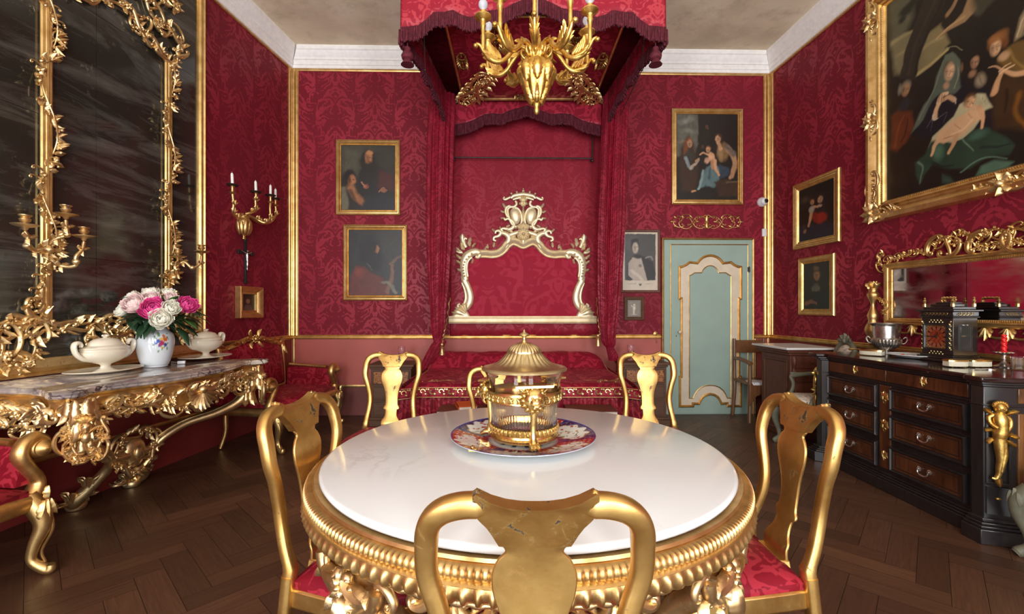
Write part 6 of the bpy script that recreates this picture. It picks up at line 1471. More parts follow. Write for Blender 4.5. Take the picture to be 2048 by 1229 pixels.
for i, (m_, px, py, r, fwd, lb) in enumerate(fl):
    p = P(px, py, VY - fwd); d = (p - top_ + Vector((0, -.10, .02))); t = thing('flower', lb, 'flower', p, group='bouquet flowers')
    mb = MB(); flower(mb, (0, 0, 0), r, d, i); mb.build('bloom', pm[m_], t, recalc=False, solid=.0012, angle=80)
    mb = MB(); b = top_ + Vector((random.Random(i).uniform(-.03, .03), random.Random(i + 5).uniform(-.03, .03), -.02)); md = (p + b) / 2 + Vector((0, 0, .04))
    mb.tube([(*(p - d.normalized() * r * .1), .003), (*md, .003), (*b, .003), (top_.x + (b.x - top_.x) * .3, top_.y, CZT + .2, .003)], n=6, k=4); mb.build('stem', stem, t, world=True)
def leaf3(mb, base, d, L, W, droop, rd):
    d = Vector(d).normalized(); s_ = d.cross(Vector((0, 0, 1))); s_ = s_.normalized() if s_.length > .01 else Vector((1, 0, 0)); up = s_.cross(d); p = Vector(base); vs = []; n = 7
    for i in range(n + 1):
        t = i / n; w = W * math.sin(PI * min(.98, t + .03)) ** .8 * .5; q = p + d * (L * t) + Vector((0, 0, -droop * L * t * t)); vs += [q - s_ * w + up * w * .25, q, q + s_ * w + up * w * .25]
    mb.add(vs, [(i * 3 + j, i * 3 + j + 1, i * 3 + j + 4, i * 3 + j + 3) for i in range(n) for j in range(2)])
for (nm, mt, lb, cnt, sd_, L0) in (('foliage', leafm, 'light green leaves spread among the peonies', 34, 4, .11), ('foliage', leafd, 'dark green drooping leaves around the vase neck', 60, 9, .12)):
    rd = random.Random(sd_); mb = MB()
    for i in range(cnt):
        a = rd.uniform(0, 2 * PI); e = rd.uniform(-.2, .9) if mt is leafm else rd.uniform(-.55, .5); R = rd.uniform(.04, .17); d = Vector((math.cos(a) * math.cos(e), math.sin(a) * math.cos(e), math.sin(e)))
        base = top_ + Vector((0, 0, .05)) + Vector((d.x * R * 1.25, d.y * R * 1.1, d.z * R + .03)); base.x += .25 * (base.x - top_.x)
        base.x = max(base.x, -2.84)
        L_ = L0 * rd.uniform(.7, 1.3); tip = base + d * L_
        if tip.x < -2.90: d.x = abs(d.x)
        leaf3(mb, base, d, L_, L_ * .42, rd.uniform(.1, .6), rd); mb.tube([(*top_, .002), (*((top_ + base) / 2 + Vector((0, 0, .02))), .002), (*base, .0018)], n=4)
    one(nm, mb, mt, lb, 'leaves', recalc=False, kind='stuff', solid=.001)
mb = MB(); mb.tube([(-2.80, 3.70, CZT + .004, .004), (-2.72, 3.66, CZT + .004, .003), (-2.66, 3.62, CZT + .006, .003)], n=6, k=3); mb.box((-2.65, 3.61, CZT + .012), (.05, .03, .022), .4)
one('plug', mb, M['white'], 'white plug with a short cable lying behind the vase on the console', 'plug')

# ================================================================ settees
def sofa(label):
    S = thing('settee', label, 'settee', group='red and gilt settees'); W2, Dp = .56, .66   # faces +Y locally, back at y=0
    mb = MB(); mb.prism([(-W2 + .02, .03), (W2 - .02, .03), (W2, .35), (W2 - .03, Dp), (0, Dp + .03), (-W2 + .03, Dp), (-W2, .35)], .40, .44, XY, h=.06); mb.build('seat_cushion', M['seat_silk'], S, uv=True, angle=80)
    mb = MB()
    mb.tube([(-W2, Dp - .02, .37, .030), (-W2 * .5, Dp + .03, .385, .028), (0, Dp + .05, .375, .034), (W2 * .5, Dp + .03, .385, .028), (W2, Dp - .02, .37, .030)], n=12, k=6, ref=Vector((0, 0, 1)), asp=1.5)
    for sg in (-1, 1): mb.tube([(sg * W2, Dp - .02, .37, .03), (sg * (W2 + .01), .3, .385, .028), (sg * (W2 - .02), .03, .38, .028)], n=10, k=4, ref=Vector((0, 0, 1)), asp=1.5)
    mb.tube([(-W2, .03, .38, .028), (W2, .03, .38, .028)], n=8)
    F = Fr((0, Dp + .07, .375), (-1, 0, 0), (0, 0, 1)); rococo(mb, F, [(-.20, -.005), (0, -.02), (.20, -.005)], .06, 5, .0)
    mb.build('seat_rail', M['gold'], S, angle=60)
    F = Fr((0, .05, 0), (-1, 0, 0), (0, 0, 1)).at(0, 0, 0)
    class BK:
        N = Vector((0, 1, 0))
        def __call__(s, u, v, w=0): return (u, .06 - .10 * max(0, v - .45) + w, v)
    B_ = BK()
    pl = [(-.47, .50), (.47, .50), (.48, .70), (.47, .93), (.34, .95), (.2, .985), (0, 1.0), (-.2, .985), (-.34, .95), (-.47, .93), (-.48, .70)]
    mb = MB(); mb.prism(pl, -.02, .015, B_, h=.035); mb.build('back_cushion', M['seat_silk'], S, uv=True, angle=80)
    mb = MB(); tr = [(-.50, .96), (-.42, .955), (-.30, .98), (-.16, 1.02), (0, 1.045), (.16, 1.02), (.30, .98), (.42, .955), (.50, .96)]
    mb.tube([(a, b, 0, .030) for a, b in tr], F=B_, n=12, k=5, asp=.8)
    for sg in (-1, 1):
        mb.tube([(sg * .51, .985, 0, .022), (sg * .50, .93, 0, .026), (sg * .49, .75, 0, .020), (sg * .48, .55, 0, .020), (sg * .46, .49, 0, .020), (sg * .38, .475, 0, .018), (0, .47, 0, .018)], F=B_, n=10, k=5); mb.sph((sg * .515, 1.0, .01), .030, 12, B_)
        mb.tube([(sg * .46, .49, 0, .02), (sg * .47, .3, 0, .024), (sg * .47, .16, .0, .02), (sg * .50, .01, -.03, .018)], F=B_, n=9, k=4)
        for (u, v, a) in ((.50, .93, -1.4), (.40, .955, 2.9), (.44, .97, .4)): mb.leaf(B_, sg * u, v, a if sg > 0 else PI - a, .10, .05, .02, .016, .02)
        for (u, v, a) in ((.06, 1.03, .2), (.14, 1.02, -.2), (.05, 1.06, 1.1), (.05, 1.01, -1.0), (.24, 1.0, .2)): mb.leaf(B_, sg * u, v, a if sg > 0 else PI - a, .085, .05, .025, .016, .02)
    for j in range(9): a = j * 2 * PI / 9; mb.sph((.040 * math.cos(a), 1.035 + .036 * math.sin(a), .03), .013, 8, B_)
    mb.sph((0, 1.035, .035), .026, 12, B_); mb.build('back_frame', M['gold'], S, angle=60)
    for sg in (-1, 1):
        X = sg * W2; F = Fr((X, 0, 0), (0, 1, 0), (0, 0, 1))    # side plane: u forward, v up
        hw = .035
        # rolled padded arm
        rp = []; 
        for i in range(11):
            a = -PI * .35 + i / 10 * PI * 1.35; rp.append((.055 * math.cos(a) * sg, .055 * math.sin(a)))
        mb = MB(); prof_ = [(sg * -.02, .46), (sg * -.005, .52), (sg * .01, .58)] + [(sg * .035 + x, .615 + z) for x, z in reversed(rp)] ; prof_ = [(sg * -.03, .45), (sg * -.015, .52), (sg * -.02, .58), (sg * -.01, .64), (sg * .03, .672), (sg * .08, .665), (sg * .10, .625), (sg * .08, .59), (sg * .05, .57), (sg * .04, .50), (sg * .03, .45)]
        pp = [(a, b) for a, b in spline(prof_, 3)]; G = Fr((X, .05, 0), (1, 0, 0), (0, 0, 1), (0, 1, 0)); mb.prism(pp, 0.0, Dp - .13, G); mb.build('arm_pad', M['seat_silk'], S, uv=True, angle=50)
        mb = MB()
        # scrolled arm front and support, running down into the leg
        mb.tube([(sg * .060, .625, .0, .030), (sg * .085, .660, 0, .024), (sg * .045, .690, 0, .026), (sg * -.005, .670, 0, .030), (sg * -.025, .61, 0, .032), (sg * .01, .54, 0, .030), (sg * .05, .47, 0, .030), (sg * .045, .42, 0, .036), (sg * .01, .37, 0, .040)], F=Fr((X, Dp - .06, 0), (1, 0, 0), (0, 0, 1), (0, 1, 0)), n=12, k=6, asp=1.3)
        mb.lathe([(.0005, -.06), (.05, -.058), (.055, -.03), (.05, .01), (.040, .018), (.042, .03), (.028, .04), (.018, .055), (.0005, .06)], 24, F=lambda x, y, z: (X + sg * .055 + x, Dp - .06 + z + .01, .63 + y))
        mb.tube([(X - sg * .01, Dp - .12, .67, .02), (X - sg * .0, .3, .685, .018), (X - sg * .02, .08, .70, .018)], n=8, k=4)
        mb.build('arm_scroll', M['gold'], S, angle=60)
        mb = MB(); mb.tube([(X - sg * .01, Dp - .04, .40, .042), (X + sg * .01, Dp, .33, .046), (X + sg * .015, Dp + .02, .25, .036), (X - sg * .005, Dp - .005, .15, .026), (X - sg * .01, Dp - .01, .08, .022), (X + sg * .01, Dp + .03, .035, .026), (X + sg * .02, Dp + .055, .025, .024), (X + sg * .02, Dp + .06, .05, .018)], n=12, k=6)
        mb.tube([(X + sg * .045, Dp + .03, .30, .008), (X + sg * .040, Dp + .045, .22, .008), (X + sg * .015, Dp + .015, .12, .007), (X + sg * .02, Dp + .03, .06, .007)], n=6, k=4)
        G = Fr((X + sg * .02, Dp + .045, .36), (-1, 0, 0), (0, 0, 1))
        for (u, v, a, l) in ((0, .02, -PI / 2, .13), (.015, .02, -1.3, .09), (-.015, .02, -1.84, .09), (0, .02, PI / 2, .07)): mb.leaf(G, u, v, a, l, .035, -.008, .014, .004, lobes=3)
        mb.build('leg', M['gold_frame'], S, angle=60)
    return S
aS = math.atan2(-FL.U.x, FL.U.y)                        # local +Y turned to the wall's normal
rzS = -PI / 2 + aS
s1 = sofa('red damask settee with gilt frame in the far left corner beyond the console')
p = FL((Vector((-2.9, 4.85, 0)) - FL.O).dot(FL.U), 0, .10); s1.location = p; s1.rotation_euler = (0, 0, rzS)
p = FL((Vector((-3.19, 1.80, 0)) - FL.O).dot(FL.U), 0, .07)
dup(s1, p, rzS, 'red damask settee with gilt scrolled arm cut off by the left picture edge')
mb = MB(); mb.box((0, 0, .09), (.13, .10, .17)); mb.box((0, 0, .18), (.10, .08, .02))
o = one('heater', mb, M['white'], 'small white box on the floor by the back wall, seen through the left chair', 'box', bevel=.012); o.location = (P(622, 830, 5.5).x, 5.45, 0)
# ================================================================ right wall
def picq(name, F, x0, x1, ya, yb, label, cat, shapes, **kw):
    return picture(name, F, 0, 0, 0, 0, label, cat, shapes, quad=((x0, ya), (x1, (F, 'b')), (x0, yb)), **kw)
s = [('bg', (20, 16, 13)), ('e', .2, .78, .18, .1, 0, (58, 52, 38), .8), ('p', [(0, 0), (0, .3), (.3, .32), (.5, .26), (1, .25), (1, 0)], (28, 30, 40), .06)]
s += head(.62, .70, .11, (176, 134, 102), (44, 26, 18), .075, -.3) + [('e', .66, .55, .2, .13, 0, (28, 22, 24), .5), ('e', .64, .36, .2, .12, 0, (140, 34, 20), .4), ('e', .48, .40, .1, .12, 20, (128, 32, 20), .5), ('e', .6, .59, .09, .035, 0, (160, 140, 120), .5)]
s += head(.40, .70, .08, (180, 132, 96), (90, 56, 30), .055, .2) + [('e', .38, .56, .10, .09, 0, (150, 140, 122), .5), ('l', [(.36, .48), (.34, .38), (.3, .28)], .06, .04, (178, 130, 94), .5), ('l', [(.44, .6), (.55, .57)], .04, .03, (178, 130, 94), .5), ('e', .18, .18, .06, .06, 0, (130, 92, 66), .5), ('e', .16, .28, .05, .06, 0, (60, 44, 34), .5)]
picture('painting', FR, 0, 0, 0, 0, 'upper small painting on the right wall, a mother in red holding a child', 'painting', s, quad=((1590, 501), (1683, 487), (1590, 372)), fw=.085, nx=70, ny=120, seed=21, group='gilt framed paintings')
s = [('bg', (30, 28, 20)), ('p', [(.02, 0), (.06, .3), (.3, .46), (.7, .46), (.92, .3), (1, 0)], (24, 26, 20), .06), ('e', .5, .5, .14, .08, 0, (70, 64, 48), .6)] + head(.52, .72, .16, (140, 102, 64), (66, 52, 34), .12, .2) + [('e', .5, .88, .14, .05, 0, (96, 74, 46), .5), ('p', [(.32, .46), (.5, .54), (.66, .46), (.62, .38), (.34, .38)], (82, 78, 60), .03), ('l', [(.1, .12), (.3, .16), (.5, .13)], .08, .05, (112, 74, 46), .6)]
picture('painting', FR, 0, 0, 0, 0, 'lower small picture on the right wall, a dark portrait of a man', 'painting', s, quad=((1600, 631), (1672, 633), (1600, 518)), fw=.075, nx=60, ny=100, seed=23, group='gilt framed paintings')
# the big painting
B0 = FR.pix(1742, 448, .01); bl, br, bb, bt = B0[0], B0[0] + 2.75, B0[1], 4.30; fwb = .175
Bp = thing('large_painting', 'very large gilt framed painting of a sleeping child with figures, right wall', 'painting', FR(bl + 1.3, bb, 0), group=None)
mb = MB(); pr = [(0, .0), (0, .05), (.012, .075), (.05, .085), (.085, .06), (.10, .045), (.115, .05), (.125, .07), (.14, .062), (.150, .04), (.165, .045), (.175, .03), (.175, 0)]
mb.frame_rect(FR, bl, bb, br, bt, pr); 
for k in range(150): t_ = k / 150; mb.sph((bl + .158 + t_ * (br - bl - .32), bb + .158, .045), .009, 5, FR)
for k in range(110): t_ = k / 110; mb.sph((bl + .158, bb + .158 + t_ * (bt - bb - .32), .045), .009, 5, FR)
mb.build('frame', M['gold_frame'], Bp, world=True, angle=35)
for (x, y, a, n_l, sz) in ((bl + .05, bb + .05, PI / 4, 9, 1), (bl + .06, bb + .95, PI / 2, 7, .9), (bl + 1.15, bb + .06, 0, 7, 1), (bl + .06, bt - .25, PI / 2, 7, .9)):
    mb = MB(); G = FR.at(x, y, .055).turn(a if a != PI / 4 else 0)
    if a == PI / 4:
        rococo(mb, G, [(.32, .02), (.16, .02), (.03, .02)], .10, 5, .0, leafy=2.2); rococo(mb, G, [(.02, .40), (.02, .2), (.03, .03)], .10, 6, .0, leafy=2.2)
        for j in range(8): mb.leaf(G, .03, .03, j * PI / 4, .10, .06, .02, .02, .02, lobes=2)
        mb.sph((.03, .03, .04), .035, 10, G)
    else:
        rococo(mb, G, [(-.20 * sz, .0), (0, .0), (.20 * sz, .0)], .09, int(x * 10) % 9 + 3, .0, leafy=2.2)
        for j in range(7): mb.leaf(G, 0, .0, j * 2 * PI / 7, .085, .05, .015, .02, .02, lobes=2)
        mb.sph((0, 0, .035), .028, 10, G)
    mb.build('corner_carving' if a == PI / 4 else 'carved_cartouche', M['gold_worn'], Bp, world=True, angle=60)
cu0, cv0, cu1, cv1 = bl + .17, bb + .17, br - .17, bt - .17
def q(px, py): u, v = FR.pix(px, py, .01); return ((u - cu0) / (cu1 - cu0), (v - cv0) / (cv1 - cv0))
def E(px, py, rx, ry, rot, c, soft=.4):
    x, y = q(px, py); x2, y2 = q(px + rx, py); _, y3 = q(px, py - ry); return ('e', x, y, abs(x2 - x), abs(y3 - y), rot, c, soft)
def Pg(pts, c, soft=.01): return ('p', [q(*p) for p in pts], c, soft)
def Ln(pts, wa, wb, c, soft=.5):
    k = abs(q(pts[0][0] + 10, pts[0][1])[0] - q(*pts[0])[0]) / 10; return ('l', [q(*p) for p in pts], wa * k, wb * k, c, soft)
def Hd_(px, py, r, fl, hr, look=0):
    f2 = tuple(int(c * .72) for c in fl); f3 = tuple(int(c * .45) for c in fl); lx = look * r * .5
    return [E(px - lx * .6, py - r * .45, r * 1.15, r * 1.15, 0, hr, .5), E(px, py + r * .05, r * .80, r * 1.15, 0, fl, .45), E(px - lx * 1.3, py + r * .1, r * .5, r * 1.0, 0, f2, .9), E(px, py + r * .95, r * .45, r * .3, 0, f2, .9),
            Ln([(px - r * .45 + lx, py - r * .05), (px - r * .12 + lx, py - r * .02)], r * .09, r * .06, f3, .9), Ln([(px + r * .15 + lx, py - r * .02), (px + r * .48 + lx, py - r * .05)], r * .09, r * .06, f3, .9), Ln([(px - r * .5 + lx, py - r * .28), (px - r * .1 + lx, py - r * .25)], r * .05, r * .04, f2, .9), Ln([(px + r * .12 + lx, py - r * .25), (px + r * .5 + lx, py - r * .28)], r * .05, r * .04, f2, .9),
            Ln([(px + lx, py - r * .05), (px + lx * 1.3, py + r * .38)], r * .06, r * .11, f2, .9), Ln([(px - r * .2 + lx, py + r * .62), (px + r * .2 + lx, py + r * .62)], r * .09, r * .07, (int(fl[0] * .72), int(fl[1] * .42), int(fl[2] * .42)), .9), E(px + lx * .5 + r * .1, py - r * .45, r * .4, r * .2, 0, tuple(min(255, int(c * 1.08)) for c in fl), .9)]
def z8(x, y): return (1700 + x / 2.672, y / 2.672)
def zP(pts, c, soft=.006): return Pg([z8(*p) for p in pts], c, soft)
def zE(x, y, rx, ry, rot, c, soft=.5): return E(*z8(x, y), rx / 2.672, ry / 2.672, rot, c, soft)
def zL(pts, wa, wb, c, soft=.7): return Ln([z8(*p) for p in pts], wa / 2.672, wb / 2.672, c, soft)
def face(x, y, rx, ry, fl, hr, tilt=0, up=.5):       # painted face in the crop's pixels, tilt leans the features
    f2 = tuple(int(c * .70) for c in fl); f3 = tuple(int(c * .42) for c in fl); hi = tuple(min(255, int(c * 1.12)) for c in fl); t = math.tan(math.radians(tilt))
    o = lambda dx, dy: (x + dx * rx + dy * ry * -t, y + dy * ry + dx * rx * t)
    L = [zE(x - rx * .1, y - ry * up, rx * 1.25, ry * 1.0, 0, hr, .5), zE(x, y, rx * .88, ry, 0, fl, .4), zE(*o(-.5, .1), rx * .42, ry * .8, 0, f2, 1.0), zE(*o(.25, -.45), rx * .45, ry * .22, 0, hi, 1.0), zE(*o(.3, .25), rx * .28, ry * .2, 0, hi, 1.0)]
    for s_ in (-.38, .38): L += [zL([o(s_ - .2, -.05), o(s_ + .2, -.05)], rx * .10, rx * .08, f3, 1.0), zL([o(s_ - .24, -.24), o(s_ + .22, -.26)], rx * .06, rx * .04, f2, 1.0)]
    return L + [zL([o(.02, -.2), o(.08, .30)], rx * .06, rx * .13, f2, 1.0), zL([o(-.2, .55), o(.22, .55)], rx * .09, rx * .07, (int(fl[0] * .75), int(fl[1] * .42), int(fl[2] * .40)), 1.0)]
SK = (206, 164, 122)
SH = [('bg', (30, 25, 18)), zP([(205, -80), (330, -80), (330, 100), (280, 230), (215, 260)], (92, 88, 66), .03), zP([(215, 225), (300, 185), (330, 190), (270, 400), (240, 400)], (122, 112, 78), .02), zP([(400, 190), (490, 120), (540, 230), (450, 330), (345, 415), (372, 300)], (126, 112, 74), .01),
      zL([(225, 230), (320, 180), (420, 130)], 16, 10, (156, 142, 98), 1.0), zL([(360, 395), (430, 345), (520, 270)], 16, 10, (178, 158, 104), .9), zL([(395, 260), (450, 220), (500, 200)], 20, 12, (150, 134, 92), 1.0), zL([(250, 300), (300, 270)], 12, 12, (146, 130, 88), 1.0), zE(300, 60, 60, 50, 0, (78, 78, 58), 1.0), zE(690, 30, 50, 60, 0, (98, 94, 72), .9),
      zP([(262, 420), (300, 270), (345, 130), (420, -80), (560, -80), (470, 80), (425, 170), (385, 280), (345, 425)], (44, 37, 27), .006), zL([(310, 400), (350, 240), (420, 80), (480, -60)], 9, 14, (58, 50, 36), .9), zL([(345, 400), (380, 260), (440, 120), (510, -30)], 10, 14, (28, 23, 17), .9),
      zE(300, 60, 52, 34, -20, (36, 38, 25), .6), zE(330, 20, 60, 30, 10, (34, 36, 24), .6), zE(275, 110, 28, 26, 0, (38, 38, 26), .6), zE(590, 120, 80, 90, 0, (30, 28, 20), .8), zE(730, 160, 110, 90, 0, (28, 25, 19), .8),
      zP([(210, 400), (260, 470), (350, 480), (350, 900), (205, 1050)], (34, 26, 18), .03)]
SH += [zP([(215, 800), (225, 620), (270, 580), (330, 600), (345, 680), (300, 760), (250, 815)], (96, 46, 22), .015), zL([(240, 790), (255, 700), (290, 620)], 12, 8, (122, 62, 30), 1.0), zL([(275, 760), (300, 700), (310, 640)], 10, 6, (58, 28, 16), 1.0), zE(292, 565, 42, 34, 0, (38, 40, 42), .5)] + face(302, 480, 28, 42, (158, 118, 82), (128, 118, 96), -8, .35) + [zE(268, 480, 16, 40, 0, (132, 124, 100), .8), zE(300, 535, 24, 14, 0, (40, 38, 36), .6)]
SH += [zP([(455, 210), (500, 165), (560, 115), (610, 60), (640, -40), (700, -40), (700, 20), (660, 70), (610, 120), (550, 150), (490, 190)], (150, 118, 80), .006), zL([(520, 78), (545, 40), (575, -20)], 18, 14, (146, 112, 76), .6), zL([(470, 205), (540, 135), (610, 90)], 6, 12, (184, 148, 104), 1.0), zP([(690, 90), (750, 20), (800, -40), (640, -40), (670, 60)], (62, 60, 44), .02)]
SH += [zP([(395, 560), (470, 470), (560, 450), (640, 395), (720, 460), (800, 560), (810, 690), (640, 720), (560, 750), (430, 740), (325, 720), (350, 660)], (26, 25, 30), .008), zP([(545, 285), (500, 320), (470, 400), (445, 500), (400, 560), (350, 660), (325, 715), (395, 640), (440, 540), (480, 500), (560, 500), (590, 470), (588, 340)], (84, 92, 78), .007),
       zL([(500, 330), (475, 420), (430, 530), (370, 640)], 8, 5, (118, 126, 104), 1.0), zL([(575, 330), (582, 400), (560, 470)], 6, 5, (140, 140, 112), 1.0), zL([(470, 300), (510, 265), (560, 256), (600, 272)], 2.5, 2.5, (150, 142, 104), .9)]
SH += face(538, 378, 34, 56, (200, 160, 124), (96, 84, 60), 8, .55) + [zP([(505, 300), (545, 285), (590, 320), (592, 380), (575, 350), (545, 325), (515, 330), (500, 380), (485, 400)], (96, 104, 86), .005), zE(520, 452, 22, 26, 0, (168, 130, 98), .6), zL([(455, 630), (462, 585), (482, 545)], 17, 13, SK, .5), zL([(478, 545), (495, 505), (520, 495)], 17, 12, (212, 172, 130), .5), zL([(500, 530), (530, 515), (560, 535)], 13, 14, (186, 144, 108), .5),
       zL([(486, 500), (478, 540)], 4, 3, (120, 84, 60), 1.0), zL([(497, 498), (490, 540)], 3, 3, (120, 84, 60), 1.0), zL([(508, 500), (503, 535)], 3, 3, (120, 84, 60), 1.0), zL([(446, 612), (452, 640), (470, 632)], 5, 4, (190, 184, 170), .9), zL([(560, 520), (566, 552)], 6, 5, (182, 172, 156), .9), zL([(480, 625), (520, 600), (500, 660)], 4, 2, (92, 86, 92), 1.0), zL([(410, 680), (440, 640), (430, 700)], 4, 2, (72, 70, 84), 1.0)]
SH += [zE(665, 400, 50, 100, 0, (34, 26, 20), .6)] + face(668, 332, 30, 40, (166, 124, 92), (32, 22, 17), 0, .5) + [zE(655, 395, 30, 26, 0, (150, 112, 82), .6), zE(700, 425, 42, 50, 0, (146, 130, 104), .6), zL([(690, 390), (705, 460)], 8, 6, (112, 96, 76), 1.0), zE(598, 360, 10, 34, 0, (120, 84, 60), .7)]
SH += [zP([(770, 700), (760, 480), (820, 400), (930, 380), (1100, 400), (1100, 760), (900, 720)], (62, 42, 22), .02), zP([(795, 330), (850, 250), (900, 220), (1000, 200), (1100, 230), (1100, 420), (930, 400), (830, 360)], (112, 84, 40), .01), zL([(860, 260), (890, 320), (940, 370)], 14, 10, (146, 114, 58), 1.0), zP([(1080, 240), (1300, 300), (1380, 700), (1080, 760)], (48, 34, 20), .06), zE(1350, 420, 160, 220, 0, (40, 34, 22), .9), zE(1500, 150, 200, 140, 0, (62, 60, 46), .9), zE(1500, 620, 200, 150, 0, (36, 30, 20), .9), zL([(900, 500), (890, 600), (930, 680)], 26, 20, (120, 76, 24), 1.0), zL([(840, 480), (830, 600)], 14, 12, (40, 26, 15), 1.0),
       zP([(890, 215), (905, 100), (950, 20), (1060, -40), (1060, 140), (960, 170)], (152, 132, 98), .01), zL([(905, 190), (920, 110), (960, 50)], 8, 6, (196, 176, 136), 1.0), zL([(930, 190), (950, 110), (1000, 60)], 6, 5, (110, 92, 66), 1.0), zE(830, 295, 40, 32, 0, (196, 152, 110), .5)]
SH += [zE(800, 205, 62, 52, -20, (132, 84, 42), .45)] + face(782, 250, 42, 52, (214, 168, 124), (140, 90, 46), -18, .55) + [zE(775, 205, 50, 26, -20, (150, 98, 52), .7), zE(835, 225, 28, 40, 0, (120, 74, 36), .7), zL([(770, 500), (782, 440), (815, 385)], 24, 17, (200, 152, 108), .5), zL([(930, 390), (870, 395), (820, 375)], 22, 16, (206, 158, 112), .5), zL([(800, 395), (840, 370), (885, 345)], 9, 5, (222, 178, 134), .6), zL([(800, 380), (830, 355), (865, 335)], 8, 4, (210, 166, 122), .6), zL([(808, 365), (780, 350), (752, 355)], 8, 5, (200, 154, 112), .6)]
SH += [zP([(590, 555), (560, 620), (500, 680), (440, 735), (418, 790), (422, 850), (470, 770), (540, 770), (600, 740), (650, 700), (690, 650), (700, 600), (765, 575), (725, 505), (680, 500)], (178, 168, 130), .006)] + [zL([(700 + 8 * i, 520 + 6 * i), (722 + 4 * i, 560 - 2 * i)], 4, 3, (132, 122, 90) if i % 2 else (206, 196, 158), 1.0) for i in range(6)]
SH += [zP([(330, 1000), (300, 1080), (1100, 1080), (1100, 700), (800, 690), (700, 800), (450, 900)], (24, 21, 17), .02), zP([(345, 870), (395, 830), (430, 760), (480, 745), (540, 770), (600, 745), (650, 700), (740, 690), (830, 740), (880, 780), (850, 830), (720, 850), (640, 900), (520, 900), (440, 880), (400, 930), (375, 990), (350, 940)], (40, 60, 46), .01),
       zE(470, 820, 42, 66, 0, (76, 108, 84), .7), zE(685, 720, 76, 38, 0, (62, 92, 74), .8), zL([(600, 740), (640, 790), (660, 810)], 6, 3, (98, 126, 100), 1.0), zL([(360, 870), (385, 900), (372, 980)], 9, 5, (92, 112, 92), 1.0), zL([(590, 920), (660, 870), (740, 845), (840, 850)], 8, 5, (88, 116, 94), 1.0), zP([(670, 940), (700, 890), (770, 860), (880, 868), (850, 900), (760, 925)], (78, 106, 86), .01), zP([(500, 930), (540, 945), (560, 985), (500, 980)], (50, 66, 54), .01), zL([(440, 870), (500, 890), (560, 880)], 10, 6, (22, 34, 28), 1.0), zL([(700, 790), (780, 790), (850, 770)], 14, 8, (24, 38, 32), 1.0)]
SH += [zP([(638, 590), (668, 560), (700, 565), (722, 600), (716, 645), (690, 640), (655, 665), (600, 722), (540, 748), (498, 772), (452, 762), (478, 705), (540, 655), (600, 612)], SK, .007), zL([(695, 575), (714, 620), (702, 685)], 19, 11, (200, 154, 112), .5), zL([(560, 720), (552, 770), (525, 822)], 20, 11, (196, 150, 108), .5), zL([(500, 735), (455, 775), (432, 835)], 19, 11, (206, 162, 120), .5), zL([(655, 640), (600, 690), (540, 725)], 12, 9, (226, 186, 142), 1.0), zL([(560, 665), (585, 690)], 3, 3, (150, 104, 74), 1.0), zL([(640, 600), (655, 630)], 3, 3, (156, 110, 80), 1.0), zL([(500, 745), (545, 730)], 4, 3, (146, 100, 70), 1.0)] + face(645, 548, 32, 38, (210, 162, 118), (92, 62, 36), 25, .5)
paint('canvas', FR, cu0, cv0, cu1, cv1, .012, SH, 420, 300, Bp, 31, noise=.22, wob=.004)

# wide mirror
m0 = FR.pix(1770, 528, .03); m1 = FR.pix(1796, 650, .03); ml, mt_, mbm = m0[0], m0[1], m1[1]; mr = ml + 1.95
Wm = thing('long_mirror', 'long low gilt framed mirror with scrolled cresting behind the clock on the right wall', 'mirror', FR((ml + mr) / 2, mbm, 0))
mb = MB(); mb.frame_rect(FR, ml, mbm, mr, mt_, [(0, 0), (0, .04), (.010, .052), (.022, .046), (.030, .052), (.040, .046), (.046, .030), (.060, .024), (.060, 0)])
L_ = mr - ml - .1
for k in range(130): mb.sph((ml + .05 + k / 130 * L_, mt_ - .05, .034), .0075, 5, FR); mb.sph((ml + .05 + k / 130 * L_, mbm + .05, .034), .0075, 5, FR)
for k in range(44): mb.sph((ml + .05, mbm + .05 + k / 44 * (mt_ - mbm - .1), .034), .0075, 5, FR)
mb.build('frame', M['gold_frame'], Wm, world=True, angle=35)
sm = FR.pix(1930, 560, .03)[0]
for (a, b) in ((ml + .055, sm - .002), (sm + .002, mr - .055)):
    mb = MB(); mb.box(((a + b) / 2, (mbm + mt_) / 2, .012), (b - a, mt_ - mbm - .11, .012), F=FR); mb.build('glass', M['mirror'], Wm, world=True)
mb = MB(); mc = (ml + mr) / 2
def cr(px, py): return FR.pix(px, py, .03)
